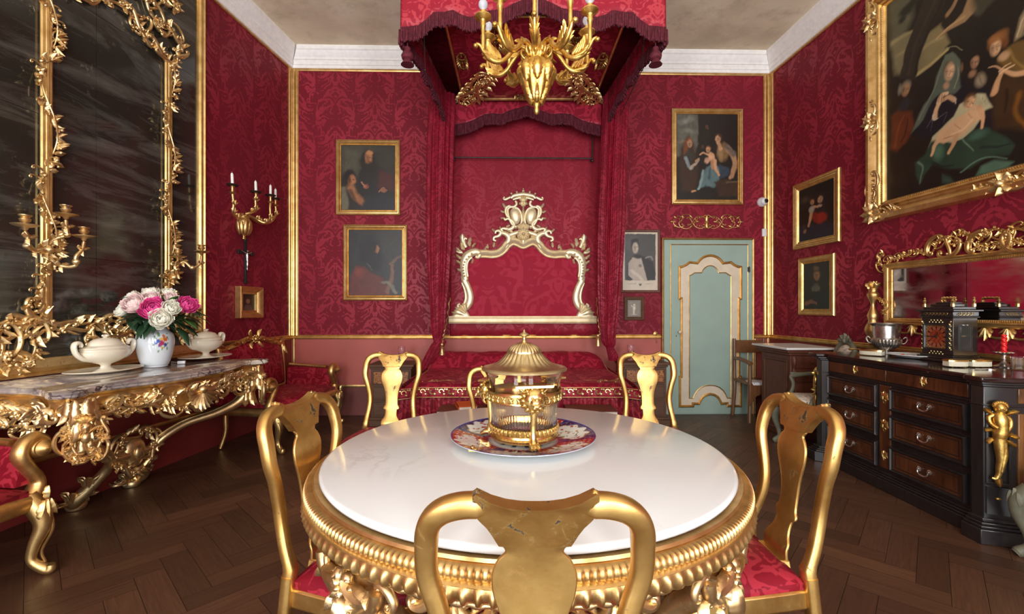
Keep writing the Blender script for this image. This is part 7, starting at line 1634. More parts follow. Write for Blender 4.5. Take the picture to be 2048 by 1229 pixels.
for sg in (-1, 1):
    X = lambda px, py: (mc + (cr(px, py)[0] - mc) * (1 if sg < 0 else -1), cr(px, py)[1])
    def L2(*pts): return [X(*p) for p in pts]
    mb.scroll(FR, X(1862, 506), X(1884, 478), .018, 'C', -sg * -1, curl=5.6, mid=3.4, w=.03); mb.scroll(FR, X(1884, 507), X(1916, 482), .018, 'C', sg * -1, curl=5.2, mid=3.2, w=.03); mb.scroll(FR, X(1898, 508), X(1900, 476), .014, 'S', sg, w=.04)
    mb.scroll(FR, X(1945, 500), X(1975, 470), .020, 'C', sg, curl=5.6, mid=3.4, w=.03); mb.scroll(FR, X(1975, 500), X(2015, 470), .020, 'C', -sg, curl=5.6, mid=3.4, w=.03)
    rococo(mb, FR, L2((1768, 540), (1760, 520), (1766, 508)), .075, 41, .03, leafy=2); rococo(mb, FR, L2((1772, 524), (1800, 516), (1825, 505), (1850, 505)), .06, 42, .03, leafy=2.4); rococo(mb, FR, L2((1865, 505), (1880, 480), (1900, 478), (1915, 490)), .065, 43, .03, leafy=2)
    rococo(mb, FR, L2((1908, 474), (1925, 468), (1945, 476)), .07, 44, .03, leafy=2.4); rococo(mb, FR, L2((1950, 498), (1965, 475), (1985, 460), (2005, 465), (2012, 490)), .075, 45, .03, leafy=2); rococo(mb, FR, L2((2012, 480), (2040, 484), (2075, 482)), .06, 46, .03, leafy=2)
mb.build('cresting', M['gold_frame'], Wm, world=True, angle=60)
mb = MB(); nl_ = 13
for k in range(nl_):
    u = ml + .12 + k * (mr - ml - .24) / (nl_ - 1)
    for j in (-2, -1, 0, 1, 2): mb.leaf(FR, u, mbm + .012, -PI / 2 + j * .42, .105 - .018 * abs(j), .028, .02, .012, .012, lobes=2, nx=6)
    if k < nl_ - 1: mb.scroll(FR, (u + .02, mbm - .02), (u + .13, mbm - .02), .010, 'C', 1, w=.02)
mb.build('lower_fringe', M['gold_frame'], Wm, world=True, angle=60)
mb = MB(); bu = FR.pix(1750, 640, .05)[0]; zq = lambda y: FR.pix(1750, y, .05)[1]; lf = lambda x, y, z: FR(bu + x, z, .07 + y)
mb.lathe([(.0005, zq(690)), (.02, zq(686)), (.045, zq(672)), (.065, zq(660)), (.05, zq(650)), (.035, zq(642)), (.045, zq(632)), (.030, zq(622)), (.016, zq(612)), (.022, zq(604)), (.040, zq(596)), (.046, zq(588)), (.030, zq(584)), (.036, zq(578)), (.0005, zq(576))], 24, F=lf, k=2)
for j in range(12): a = j * PI / 6; mb.leaf(Fr(lf(.0, 0, zq(580)), FR.U * math.cos(a) + FR.N * math.sin(a), (0, 0, 1)), 0, 0, .9 + .5 * (j % 2), .08, .05, 0, .016, .02, lobes=2, nx=6)
rococo(mb, FR, [(bu, zq(690)), (bu - .03, zq(672)), (bu, zq(655))], .09, 47, .05, leafy=2); rococo(mb, FR, [(bu + .03, zq(600)), (bu + .10, zq(605)), (bu + .10, zq(625))], .07, 48, .04, leafy=2)
mb.build('side_urn', M['gold_frame'], Wm, world=True, angle=60)

# ================================================================ commode
CM = thing('commode', 'large ebonised and walnut chest of drawers with gilt cherubs on canted corners', 'chest of drawers', (3.1, 3.36, 0))
ZT = .96
def wallx(y): return 3.354 - .049 * (y - 5.85)
YA, YB = 2.72, 3.99                                     # central block
def plan(e, rec=0):                                     # outline grown by e; near pier, centre, far pier
    return [(wallx(2.58) - .03, 2.585 - e), (2.87 - e * .3, 2.585 - e), (2.76 - e * 1.2, 2.635 - e * .9), (2.755 - e * 1.1, 2.70), (2.80 - e * .8 + rec, 2.735), (2.80 - e * .8 + rec, YB - .015), (2.755 - e * 1.1, YB + .02), (2.76 - e * 1.2, YB + .085 + e * .9), (2.87 - e * .3, YB + .135 + e), (wallx(4.12) - .03, YB + .135 + e)]
mb = MB(); mb.prism(plan(0), .12, .90, XY); body = mb.build('carcass', M['ebony'], CM, world=True, bevel=.004)
mb = MB(); mb.prism(plan(.045), ZT - .030, ZT, XY); mb.build('top', M['ebony_top'], CM, world=True, bevel=.008)
mb = MB(); mb.prism(plan(.025), ZT - .045, ZT - .030, XY); mb.prism(plan(.010), .90, ZT - .045, XY); mb.prism(plan(.008), .775 + .012, .775 + .024, XY); mb.build('top_moulding', M['ebony'], CM, world=True, bevel=.004)
mb = MB()
for (e, a, b) in ((.055, 0.0, .085), (.042, .085, .10), (.030, .10, .115), (.018, .115, .135)): mb.prism(plan(e), a, b, XY)
mb.build('plinth', M['ebony'], CM, world=True, bevel=.004)
FK = Fr((2.80, YB - .015, 0), (0, -1, 0), (0, 0, 1))     # u toward the camera, N toward the room
Lc = YB - .015 - 2.735
def bail(parent, u, v, F=FK, w=.028):
    mb = MB()
    for s_ in (-1, 1): mb.lathe([(.0005, .0), (.016, .002), (.018, .006), (.008, .012), (.007, .02), (.0005, .022)], 12, F=lambda x, y, z: F(u + s_ * .038 + x, v + y, w + z))
    mb.tube([(u - .038, v, w + .016, .004), (u - .036, v - .022, w + .018, .0045), (u - .018, v - .034, w + .02, .0045), (u, v - .036, w + .02, .006), (u + .018, v - .034, w + .02, .0045), (u + .036, v - .022, w + .018, .0045), (u + .038, v, w + .016, .004)], F=F, n=7, k=4)
    return mb.build('handle', M['silver'], parent, world=True, label='silvery bail handle')
def escut(u, v, s_, par, F=FK, w=.012):
    mb = MB(); mb.prism([(u + s_ * x, v + s_ * y) for x, y in ((0, .05), (.02, .035), (.035, .04), (.03, .01), (.04, -.01), (.02, -.03), (0, -.055), (-.02, -.03), (-.04, -.01), (-.03, .01), (-.035, .04), (-.02, .035))], w - .004, w, F, h=.01 * s_)
    for j in range(8): mb.leaf(F, u, v, j * PI / 4, (.044 if j % 4 == 2 else .030) * s_, .014 * s_, w, .006, .002, lobes=2, nx=5)
    mb.tube([(u, v + .01 * s_, w + .012), (u, v - .012 * s_, w + .012)], .004 * s_, 6, F=F); return mb.build('escutcheon', M['brass'], par, world=True)
cols_ = [(.015, .545), (.665, Lc - .015)]
rows_ = [(.610, .770), (.395, .568), (.165, .340)]
for (a, b) in cols_:
    for (z0, z1) in rows_:
        mb = MB(); mb.box(((a + b) / 2, (z0 + z1) / 2, .008), (b - a - .03, z1 - z0 - .02, .024), F=FK); dr = mb.build('drawer', M['walnut'], CM, world=True, bevel=.003)
        mb = MB(); mb.frame_rect(FK, a, z0 - .005, b, z1 + .005, [(0, 0), (0, .022), (.006, .034), (.014, .036), (.020, .026), (.026, .026), (.026, 0)]); mb.build('drawer_moulding', M['ebony'], dr, world=True, angle=28)
        mb = MB(); mb.frame_rect(FK, a + .045, z0 + .035, b - .045, z1 - .035, [(0, .018), (0, .0212), (.006, .0212), (.006, .018)]); mb.build('inlay_line', M['ebony'], dr, world=True)
        bail(dr, (a + b) / 2, (z0 + z1) / 2 + .012, w=.020)
for k, (a, b) in enumerate(((.02, Lc / 2 - .005), (Lc / 2 + .005, Lc - .02))):
    mb = MB(); mb.box(((a + b) / 2, .852, .002), (b - a, .085, .016), F=FK); fd = mb.build('frieze_drawer', M['walnut'], CM, world=True, bevel=.003); escut((a + b) / 2, .86, .75, fd, w=.012)
mb = MB(); mb.box((.605, .47, .004), (.10, .62, .012), F=FK); cs = mb.build('centre_stile', M['walnut'], CM, world=True, bevel=.003)
for z, s_ in ((.69, 1.0), (.48, 1.0), (.255, .8)): escut(.605, z, s_, cs)
# piers with cherubs
def cherub(G, par):
    mb = MB()
    mb.sph((0, .235, .02), .030, 12, G, (1, 1.1, 1)); mb.sph((.004, .232, .045), .009, 8, G)
    for s_ in (-1, 1): mb.sph((s_ * .012, .240, .043), .005, 6, G); mb.sph((s_ * .014, .228, .040), .009, 8, G)
    for j in range(9): mb.sph((.026 * math.cos(j * .4), .248 + .018 * math.sin(j * .4), .02), .012, 7, G)
    mb.tube([(0, .215, .012, .014), (0, .195, .016, .028), (0, .16, .020, .034), (.004, .12, .024, .030), (0, .085, .020, .034), (-.006, .05, .018, .028)], F=G, n=12, k=4)
    mb.tube([(-.02, .19, .012, .014), (-.045, .175, .01, .012), (-.040, .14, .022, .011), (-.018, .12, .04, .010)], F=G, n=8, k=3); mb.tube([(.02, .19, .012, .014), (.046, .17, .01, .012), (.044, .13, .016, .011), (.02, .10, .034, .010)], F=G, n=8, k=3)
    for (u, v, a) in ((-.03, .2, 2.6), (.03, .2, .5), (-.02, .11, 3.4), (.03, .09, -.4), (0, .08, -1.2), (-.02, .06, 3.9), (.03, .05, -.7)): mb.leaf(G, u, v, a, .05, .03, .01, .014, .02, lobes=2, nx=6)
    mb.tube([(-.004, .06, .02, .030), (.0, .0, .022, .026), (.004, -.06, .022, .022), (-.002, -.11, .020, .018), (-.006, -.15, .018, .014), (-.018, -.175, .018, .012), (-.036, -.172, .018, .006)], F=G, n=10, k=4)
    mb.tube([(.008, .04, .028, .018), (.014, -.03, .03, .016), (.006, -.09, .032, .012), (.002, -.13, .03, .009)], F=G, n=8, k=3); mb.leaf(G, -.006, -.15, -1.5, .07, .035, .008, .012, .015)
    return mb.build('gilt_cherub', M['gold_bright'], par, world=True, angle=60)
D1, D2 = Vector((2.76, 2.635, 0)), Vector((2.87, 2.585, 0)); Gp = Fr((D1 + D2) / 2, D2 - D1)
E1, E2 = Vector((2.87, YB + .135, 0)), Vector((2.76, YB + .085, 0)); Ge = Fr((E1 + E2) / 2, E2 - E1)
for G in (Gp, Ge):
    mb = MB(); mb.frame_rect(G, -.052, .34, .052, .76, [(0, 0), (0, .012), (.008, .014), (.012, .004), (.012, 0)]); mb.box((0, .24, .006), (.10, .16, .014), F=G); pp_ = mb.build('corner_pier', M['ebony'], CM, world=True)
    mb = MB(); mb.sph((0, .255, .012), .014, 8, G, (1, .6, .6)); mb.build('gilt_boss', M['gold_bright'], pp_, world=True)
    cherub(G.at(0, .55, .010), pp_)
Gs = Fr((2.87, 2.585, 0), (1, 0, 0), (0, 0, 1))           # near side panel
mb = MB(); mb.box((.31, .46, .004), (.56, .58, .012), F=Gs); mb.box((.31, .852, .004), (.56, .085, .012), F=Gs); mb.build('side_panel', M['walnut_side'], CM, world=True, bevel=.003)
mb = MB(); mb.box((.075, .46, .012), (.012, .58, .008), F=Gs); mb.build('side_inlay', M['ebony'], CM, world=True)

# ---------------------------------------------------------------- things on the commode
Ck = thing('bracket_clock', 'black bracket clock with brass mounts and reddish dial on the commode', 'clock', (3.29, 3.39, ZT))
cx_, cy_ = 3.29, 3.39; cw, cd = .25, .18                  # width along Y, depth along X
def cbox(mb, w, d, z0, z1): mb.box((cx_, cy_, ZT + (z0 + z1) / 2), (d, w, z1 - z0))
mb = MB(); cbox(mb, cw + .07, cd + .06, 0, .022); cbox(mb, cw + .045, cd + .04, .022, .040); cbox(mb, cw + .02, cd + .015, .040, .052); cbox(mb, cw, cd, .052, .33); cbox(mb, cw + .02, cd + .02, .33, .34); cbox(mb, cw + .01, cd + .01, .34, .375); cbox(mb, cw + .05, cd + .04, .375, .39); cbox(mb, cw - .01, cd - .01, .39, .41); cbox(mb, cw - .09, cd - .05, .41, .432); cbox(mb, cw - .13, cd - .09, .432, .445)
mb.build('case', M['ebony'], Ck, world=True, bevel=.004)
Fd = Fr((cx_ - cd / 2, cy_, ZT), (0, -1, 0), (0, 0, 1)); Fs = Fr((cx_, cy_ - cw / 2, ZT), (1, 0, 0), (0, 0, 1))
def dialcol(x, y):
    r = math.hypot(x, y) / .085; a = math.atan2(y, x)
    if max(abs(x), abs(y)) > .079: return lin((120, 90, 50))
    if r > 1: return lin((176, 140, 84)) if math.sin(x * 260) * math.sin(y * 260) > 0 else lin((110, 60, 40))
    if .62 < r < .90:
        k = (a / (PI / 6)) % 1
        if abs(k - .5) > .36: return lin((40, 18, 14))
        return lin((150, 84, 58))
    if r >= .90: return lin((140, 72, 50))
    return lin((150, 66, 36)) if math.sin(x * 190 + math.sin(y * 150) * 2) > -.2 else lin((120, 48, 28))
mb = MB(); nn_ = 70; vs = []; cl = []
for j in range(nn_ + 1):
    for i in range(nn_ + 1): x, y = (i / nn_ - .5) * .17, (j / nn_ - .5) * .17; vs.append(Fd(x, .185 + y, .004)); cl.append(dialcol(x, y))
mb.add(vs, [(j * (nn_ + 1) + i, j * (nn_ + 1) + i + 1, (j + 1) * (nn_ + 1) + i + 1, (j + 1) * (nn_ + 1) + i) for j in range(nn_) for i in range(nn_)], cl); dl = mb.build('dial', M['glaze'], Ck, world=True, recalc=False)
mb = MB(); mb.tube([(.004, .185, .010, .004), (-.070, .187, .010, .0018)], F=Fd, n=6); mb.tube([(0, .185, .010, .004), (.022, .222, .010, .002)], F=Fd, n=6); mb.sph((0, .185, .010), .008, 8, Fd); mb.build('hands', M['black'], dl, world=True)
mb = MB(); mb.frame_rect(Fd, -.095, .09, .095, .28, [(0, 0), (0, .016), (.008, .018), (.012, .006), (.012, 0)]); mb.build('dial_frame', M['ebony'], Ck, world=True)
mb = MB()
for F_, hw_ in ((Fd, .105), (Fs, .068)):
    for k in range(int(hw_ * 140)):
        u = -hw_ + .01 + k * (2 * hw_ - .02) / int(hw_ * 140); mb.scroll(F_, (u - .006, .352), (u + .006, .364), .0028, 'C' if k % 2 else 'S', 1, w=.007, n=5, knob=False)
    if F_ is Fd:
        for s_ in (-1, 1):
            for k in range(13): mb.leaf(F_, s_ * .110, .085 + k * .017, PI / 2 + s_ * .4 * (1 if k % 2 else -1), .018, .008, .002, .006, .004, lobes=1, nx=4)
        for z in (.302, .066):
            for k in range(9): mb.leaf(F_, (k - 4) * .013, z, (PI / 2 if k % 2 else -PI / 2), .013, .007, .003, .004, .002, lobes=1, nx=4)
mb.build('brass_mounts', M['bronze_mount'], Ck, world=True, angle=60)
mb = MB(); mb.frame_rect(Fs, -.045, .09, .045, .28, [(0, 0), (0, .008), (.006, .010), (.010, .003), (.010, 0)]); mb.box((0, .185, .002), (.075, .175, .004), F=Fs); mb.build('side_window', M['sideglass'], Ck, world=True)
for (sx, sy) in ((-1, -1), (-1, 1), (1, -1), (1, 1)):
    mb = MB(); x, y = cx_ + sx * (cd / 2 - .012), cy_ + sy * (cw / 2 - .014); mb.lathe([(.012, .41), (.012, .432), (.006, .436), (.008, .445), (.012, .455), (.005, .465), (.008, .475), (.0005, .484)], 12, c=(x, y, ZT)); mb.build('finial', M['brass'], Ck, world=True)
mb = MB(); mb.tube([(cx_, cy_ - .05, ZT + .445, .004), (cx_, cy_ - .055, ZT + .465, .005), (cx_, cy_ - .02, ZT + .475, .006), (cx_, cy_ + .02, ZT + .475, .006), (cx_, cy_ + .055, ZT + .465, .005), (cx_, cy_ + .05, ZT + .445, .004)], n=7, k=4)
for k in range(9): mb.sph((cx_, cy_ - .05 + k * .0125, ZT + .478 + .004 * (k % 2)), .007, 6)
mb.build('handle', M['brass'], Ck, world=True)
# wine cooler
t = thing('wine_cooler', 'silver campana shaped wine cooler at the far left of the commode top', 'cooler', (3.27, 3.93, ZT))
mb = MB(); mb.lathe([(.0005, 0), (.062, 0, 0), (.064, .006, 0), (.040, .014, 0), (.022, .028, 0), (.024, .036, 0), (.05, .048, .03), (.085, .072, .045), (.105, .105, .04), (.108, .130, 0), (.100, .138, 0), (.094, .144, 0), (.098, .20, 0), (.100, .245, 0), (.118, .262, 0), (.130, .266, 0), (.131, .272, 0), (.114, .270, 0), (.092, .245, 0), (.090, .15, 0), (.0005, .14, 0)], 120, flute=24); mb.build('bowl', M['silver'], t, angle=40)
for a in (math.radians(-35), math.radians(145)):
    mb = MB(); G = Fr((0, 0, 0), (math.cos(a), math.sin(a), 0), (0, 0, 1)); mb.tube([(.100, .09, 0, .006), (.125, .10, 0, .006), (.138, .13, 0, .006), (.128, .150, 0, .006), (.112, .135, 0, .005)], F=G, n=8, k=4); mb.build('handle', M['silver'], t)
bristle = plain('bristle', (.62, .58, .44), .85, var=.15, scale=200)
def brush(x, y, rz, L, W, label, cat='brush', handle=True, up=True):
    t = thing('hair_brush' if handle else 'clothes_brush', label, cat, (x, y, ZT), rz, group='brushes on the commode')
    o = [(L * .5 * math.cos(a) * (1 if True else 1), W * .5 * math.sin(a) * 1.0) for a in [i * 2 * PI / 28 for i in range(28)]]; o = [(max(-L * .46, min(L * .46, p[0] * 1.25)), p[1] * (1.0 if abs(p[0]) < L * .4 else .9)) for p in o]
    mb = MB(); mb.prism(o, .008, .040, XY, inset=.06); mb.build('bristles', bristle, t)
    mb = MB(); mb.prism([(a * 1.03, b * 1.05) for a, b in o], .040, .050, XY, h=.006); 
    if handle: mb.tube([(-L * .46, 0, .046, .008), (-L * .7, 0, .047, .006), (-L * .95, 0, .044, .011), (-L * 1.02, 0, .044, .006)], n=8, k=3)
    mb.build('back', M['brass'], t)
    if not handle:
        mb = MB(); [mb.sph((sx * L * .3, sy * W * .3, .006), .007, 8) for sx in (-1, 1) for sy in (-1, 1)]; mb.build('stud', M['brass'], t)
brush(3.04, 3.80, -1.05, .17, .10, 'ivory bristled brush with brass back lying beside the wine cooler')
brush(3.00, 3.045, -.1, .13, .08, 'left one of the pair of brushes lying before the clock', handle=False)
brush(3.15, 3.04, .05, .15, .08, 'right one of the pair of brushes lying before the clock', handle=False)
t = thing('platter', 'white oval porcelain platter with small things in it, left of the clock', 'plate', (3.22, 3.62, ZT), PI / 2)
mb = MB(); mb.lathe([(.0005, .003), (.10, .003), (.13, .008), (.175, .024), (.185, .027), (.183, .031), (.14, .016), (.10, .009), (.0005, .008)], 48, sy=.8); mb.build('plate', M['porcelain'], t)
for k, (x, y, z, r, mt, lb) in enumerate(((3.20, 3.66, ZT + .014, .016, 'brass', 'brass trinket lying in the white platter nearest its middle'), (3.21, 3.60, ZT + .014, .014, 'mahogany', 'dark red trinket lying in the white platter'), (3.22, 3.71, ZT + .014, .012, 'rwax', 'small red trinket at the far side of the white platter'), (3.23, 3.55, ZT + .013, .015, 'oak', 'dark brown trinket at the near side of the white platter'))):
    mb = MB(); mb.lathe([(.0005, -.005), (r, -.004), (r * 1.05, .002), (r * .7, .008), (.0005, .009)], 14, sx=1.3); o = one('trinket', mb, M[mt], lb, 'trinket', group='trinkets in the platter'); o.location = (x, y, z)
t = thing('candlestick', 'low silver candlestick at the right end of the commode top', 'candlestick', (3.335, 3.05, ZT))
mb = MB(); mb.lathe([(.0005, 0, 0), (.062, 0, 0), (.064, .006, .04), (.040, .014, .03), (.018, .028, 0), (.010, .045, 0), (.016, .055, 0), (.009, .066, 0), (.012, .082, 0), (.03, .090, .05), (.052, .098, .08), (.050, .102, .08), (.020, .096, 0), (.017, .092, 0), (.0005, .092, 0)], 72, flute=12); mb.build('stand', M['silver'], t, angle=50)
mb = MB(); n = 16; vs = []; hh = .125
for i in range(41):
    for j in range(n): a = 2 * PI * j / n; r = .0145 * (1 + .16 * math.cos(2 * (a + i * .33))); vs.append((r * math.cos(a), r * math.sin(a), .095 + hh * i / 40))
mb.add(vs, [(i * n + j, i * n + (j + 1) % n, (i + 1) * n + (j + 1) % n, (i + 1) * n + j) for i in range(40) for j in range(n)] + [tuple(range(n)), tuple(range(40 * n, 41 * n))]); mb.tube([(0, 0, .095 + hh, .0012), (.001, 0, .108 + hh, .0012)], n=5)
o = one('candle', mb, M['rwax'], 'twisted red candle in the silver candlestick on the commode', 'candle', angle=80); o.location = (3.335, 3.05, ZT)
t = thing('glass_jar', 'small clear ribbed glass jar beside the red candle on the commode', 'jar', (3.27, 2.90, ZT))
mb = MB(); mb.lathe([(.0005, .002, 0), (.034, .002, .02), (.037, .008, .02), (.037, .075, .02), (.033, .075, 0), (.033, .008, 0), (.0005, .007, 0)], 96, flute=24); mb.build('body', M['glass'], t, angle=40)
mb = MB(); mb.lathe([(.0005, .088), (.038, .088), (.040, .084), (.040, .077), (.032, .076), (.0005, .078)], 40); mb.build('lid', M['glass'], t)
mb = MB(); mb.prism([(.03 * math.cos(a), .018 * math.sin(a)) for a in [i * 2 * PI / 20 for i in range(20)]], 0, .006, XY); mb.tube([(-.03, 0, .005, .004), (-.07, .004, .005, .003), (-.10, .006, .005, .004)], n=6)
o = one('hand_mirror', mb, M['silver'], 'tiny silver hand mirror lying in front of the red candle', 'hand mirror'); o.location = (3.10, 2.91, ZT)

# ================================================================ cabinet, armchairs, corner chair
t = thing('cabinet', 'dark mahogany cabinet with white marble slab in the far right corner', 'cabinet', (3.08, 4.94, 0))
mb = MB(); mb.box((3.08, 4.94, .945), (.54, .68, .022)); mb.build('marble_slab', M['slab'], t, world=True, bevel=.005)
mb = MB(); mb.box((3.09, 4.94, .915), (.50, .62, .035)); mb.box((3.10, 4.94, .885), (.47, .58, .03)); mb.box((3.11, 4.94, .46), (.44, .54, .82)); mb.box((3.10, 4.94, .04), (.47, .58, .08)); mb.build('carcass', M['mahogany'], t, world=True, bevel=.008)
F = Fr((3.11, 4.67, 0), (1, 0, 0)); F2 = Fr((2.89, 4.94, 0), (0, -1, 0), (0, 0, 1))
for (z0, z1) in ((.74, .86), (.60, .72), (.12, .58)):
    mb = MB(); mb.box((0, (z0 + z1) / 2, .005), (.36, z1 - z0, .014), F=F); d_ = mb.build('drawer' if z0 > .2 else 'door', M['mahogany'], t, world=True, bevel=.004)
    mb = MB(); mb.sph((0 if z0 > .2 else .15, (z0 + z1) / 2, .02), .012, 8, F); mb.build('knob', M['oak'], d_, world=True)
for s_ in (-1, 1):
    mb = MB(); mb.tube([(s_ * .195, .86, .01, .022), (s_ * .195, .80, .02, .026), (s_ * .195, .74, .01, .016), (s_ * .195, .68, .012, .020), (s_ * .195, .45, .006, .014), (s_ * .195, .12, .01, .018)], F=F, n=10, k=4); mb.build('corner_column', M['mahogany'], t, world=True)
mb = MB(); mb.frame_rect(F2, -.22, .14, .22, .82, [(0, 0), (0, .008), (.02, .010), (.03, .002), (.03, 0)]); mb.build('side_panel', M['oak'], t, world=True)
g = NT('floral_fabric'); v = g.coord('Object'); n1 = g.noise(v, 26, 2, .5, 1.5); m = g.ramp(n1, [(.60, 0.0), (.63, 1.0)]); g.P(Base_Color=g.mix(m, (.60, .52, .42), (.16, .11, .10)), Roughness=.8); M['floral'] = g.m
M['sage'] = gilt('sage_painted_wood', (.17, .165, .11), (.12, .115, .075), dark=(.22, .10, .04), wear=.44, rough=.55, scale=10, metal=0)
def armchair(label):
    S = thing('armchair', label, 'armchair', group='sage green armchairs')
    o = [(-.24, -.02), (-.30, .25), (-.31, .48), (-.2, .55), (0, .57), (.2, .55), (.31, .48), (.30, .25), (.24, -.02)]; o = [(a, b) for a, b in spline(o, 4)]
    mb = MB(); mb.prism([(a * .93, b * .93 + .02) for a, b in o], .43, .46, XY, h=.07); mb.build('seat_cushion', M['floral'], S, angle=80)
    mb = MB(); mb.prism(o, .37, .43, XY); mb.build('seat_rail', M['sage'], S, bevel=.01)
    class BK2:
        N = Vector((0, 1, 0))
        def __call__(s, u, v, w=0): return (u, -.02 - .14 * max(0, v - .5) + w, v)
    B_ = BK2(); el = [(.25 * math.cos(a), .80 + (.24 if math.sin(a) > 0 else .26) * math.sin(a)) for a in [i * 2 * PI / 40 for i in range(40)]]
    mb = MB(); mb.prism([(a * .86, .80 + (b - .80) * .86) for a, b in el], -.015, .015, B_, h=.03); mb.build('back_cushion', M['floral'], S, angle=80)
    mb = MB(); mb.tube([(a, b, 0, .026) for a, b in el], F=B_, n=12, close=True)
    for (u, a) in ((0, PI / 2), (.03, .8), (-.03, 2.34), (.06, .2), (-.06, 2.94)): mb.leaf(B_, u, 1.04, a, .08, .05, .015, .016, .02, lobes=2)
    mb.sph((0, 1.05, .02), .028, 10, B_); mb.build('back_frame', M['sage'], S, angle=60)
    for s_ in (-1, 1):
        mb = MB(); mb.tube([(s_ * .20, -.02, .56, .022), (s_ * .23, -.01, .40, .026), (s_ * .23, -.03, .2, .02), (s_ * .24, -.09, .01, .018)], n=9, k=4); mb.build('leg', M['sage'], S)
        mb = MB(); mb.tube([(s_ * .22, -.05, .70, .018), (s_ * .29, .05, .71, .020), (s_ * .33, .22, .69, .022), (s_ * .335, .33, .68, .026), (s_ * .33, .36, .66, .020), (s_ * .30, .345, .60, .020), (s_ * .285, .37, .52, .022), (s_ * .29, .43, .42, .026)], n=10, k=5); mb.leaf(Fr((s_ * .33, .33, .70), (0, 1, 0), (-1, 0, 0), (0, 0, 1)), -.05, 0, 0, .09, .05, 0, .012, 0); mb.build('arm', M['sage'], S, angle=60)
        mb = MB(); mb.tube([(s_ * .28, .50, .40, .040), (s_ * .30, .535, .33, .048), (s_ * .305, .545, .25, .036), (s_ * .285, .515, .14, .024), (s_ * .28, .51, .07, .022), (s_ * .30, .545, .025, .030), (s_ * .305, .56, .012, .022)], n=12, k=5)
        G = Fr((s_ * .305, .575, .36), (-1, 0, 0), (0, 0, 1))
        for (u, v, a, l) in ((0, .03, -PI / 2, .15), (.02, .01, -1.4, .08), (-.02, .01, -1.74, .08)): mb.leaf(G, u, v, a, l, .035, -.010, .012, .0, lobes=4)
        mb.build('leg', M['sage'], S, angle=60)
    return S
a1_ = armchair('sage green armchair with floral seat between the commode and the marble topped cabinet'); a1_.location = (3.16, 4.365, 0); a1_.rotation_euler = (0, 0, PI / 2 - .04); a1_.scale = (.65, .90, 1.0)
dup(a1_, (3.29, 2.17, 0), PI / 2 - .02, 'sage green armchair at the right picture edge, only its carved front leg showing', (.95, .95, .95))
t = thing('wooden_chair', 'dark wooden armchair with white lace standing between the door and the cabinet', 'chair', (3.02, 5.55, 0))
cxx, cyy = 3.02, 5.55
mb = MB(); mb.box((cxx, cyy, .46), (.40, .40, .035)); mb.build('seat', M['brownwood'], t, world=True, bevel=.01)
mb = MB(); mb.prism([(-.20, .45), (.20, .45), (.20, .20), (.12, .32), (0, .37), (-.12, .32), (-.20, .20)], 0, .03, Fr((cxx, cyy - .19, 0), (1, 0, 0))); mb.build('apron', M['brownwood'], t, world=True, bevel=.004)
for (sx, sy) in ((-1, -1), (1, -1), (-1, 1), (1, 1)):
    mb = MB(); x, y = cxx + sx * .185, cyy + sy * .185; mb.tube([(x, y, .70 if sy < 0 else .98, .018), (x, y, .50, .022), (x, y, .30, .022), (x + sx * .015, y + sy * .02, .0, .020)], n=9, k=4); mb.build('leg', M['brownwood'], t, world=True)
for sx in (-1, 1):
    mb = MB(); mb.tube([(cxx + sx * .185, cyy + .185, .73, .020), (cxx + sx * .21, cyy, .74, .022), (cxx + sx * .20, cyy - .24, .71, .026)], n=9, k=4); mb.build('arm', M['brownwood'], t, world=True)
mb = MB(); mb.box((cxx, cyy + .185, .88), (.36, .025, .16)); mb.build('back_board', M['brownwood'], t, world=True, bevel=.006)
mb = MB(); nn_ = 24; vs = []
for i in range(9):
    for j in range(nn_):
        a = 2 * PI * j / nn_; r = .14 * i / 8 * (1 + (.06 * math.cos(a * 8) if i > 6 else 0)); x, y = r * math.cos(a), r * math.sin(a) - .13; z = .4805; 
        if y < -.205: z -= (-.205 - y); y = -.205 - .006
        vs.append((cxx - .05 + x, cyy + y, z))
mb.add(vs, [(i * nn_ + j, i * nn_ + (j + 1) % nn_, (i + 1) * nn_ + (j + 1) % nn_, (i + 1) * nn_ + j) for i in range(8) for j in range(nn_)])
one('doily', mb, M['white'], 'round white lace doily lying on the dark wooden corner chair', 'doily', solid=.004, recalc=False)

# ================================================================ chandelier
QX, QY = .131, 2.40
Ch = thing('chandelier', 'carved gilt ten-arm chandelier with white bulbs hanging above the marble table', 'chandelier', (QX, QY, 2.39))
zc = lambda y: H0 + (cy0 - y) * QY / f0 - 2.39
mb = MB(); pr = [(.0005, zc(230)), (.010, zc(228)), (.016, zc(222)), (.012, zc(216)), (.022, zc(208)), (.032, zc(204)), (.036, zc(200)), (.046, zc(190)), (.070, zc(170)), (.088, zc(150)), (.090, zc(140)), (.078, zc(129)), (.060, zc(124)), (.050, zc(121)), (.058, zc(117), .03), (.060, zc(110), .05), (.052, zc(105), 0), (.03, zc(98)), (.024, zc(80)), (.014, zc(60)), (.0005, zc(50))]
mb.lathe([(*p, 0)[:3] for p in pr], 96, flute=24)
prs = sorted([(p[1], p[0]) for p in pr])
def urad(z):
    for (za, ra), (zb_, rb) in zip(prs, prs[1:]):
        if za <= z <= zb_: return ra + (rb - ra) * (z - za) / max(1e-6, zb_ - za)
    return prs[0][1]
class RevF:                                          # lays a carved leaf on the urn's own surface
    def __init__(s, th, z): s.th = th; s.z = z; s.N = Vector((math.cos(th), math.sin(th), 0))
    def __call__(s, u, v, w=0):
        z = s.z + v; r = max(.012, urad(z)); a = s.th + u / r; return ((r + w) * math.cos(a), (r + w) * math.sin(a), z)
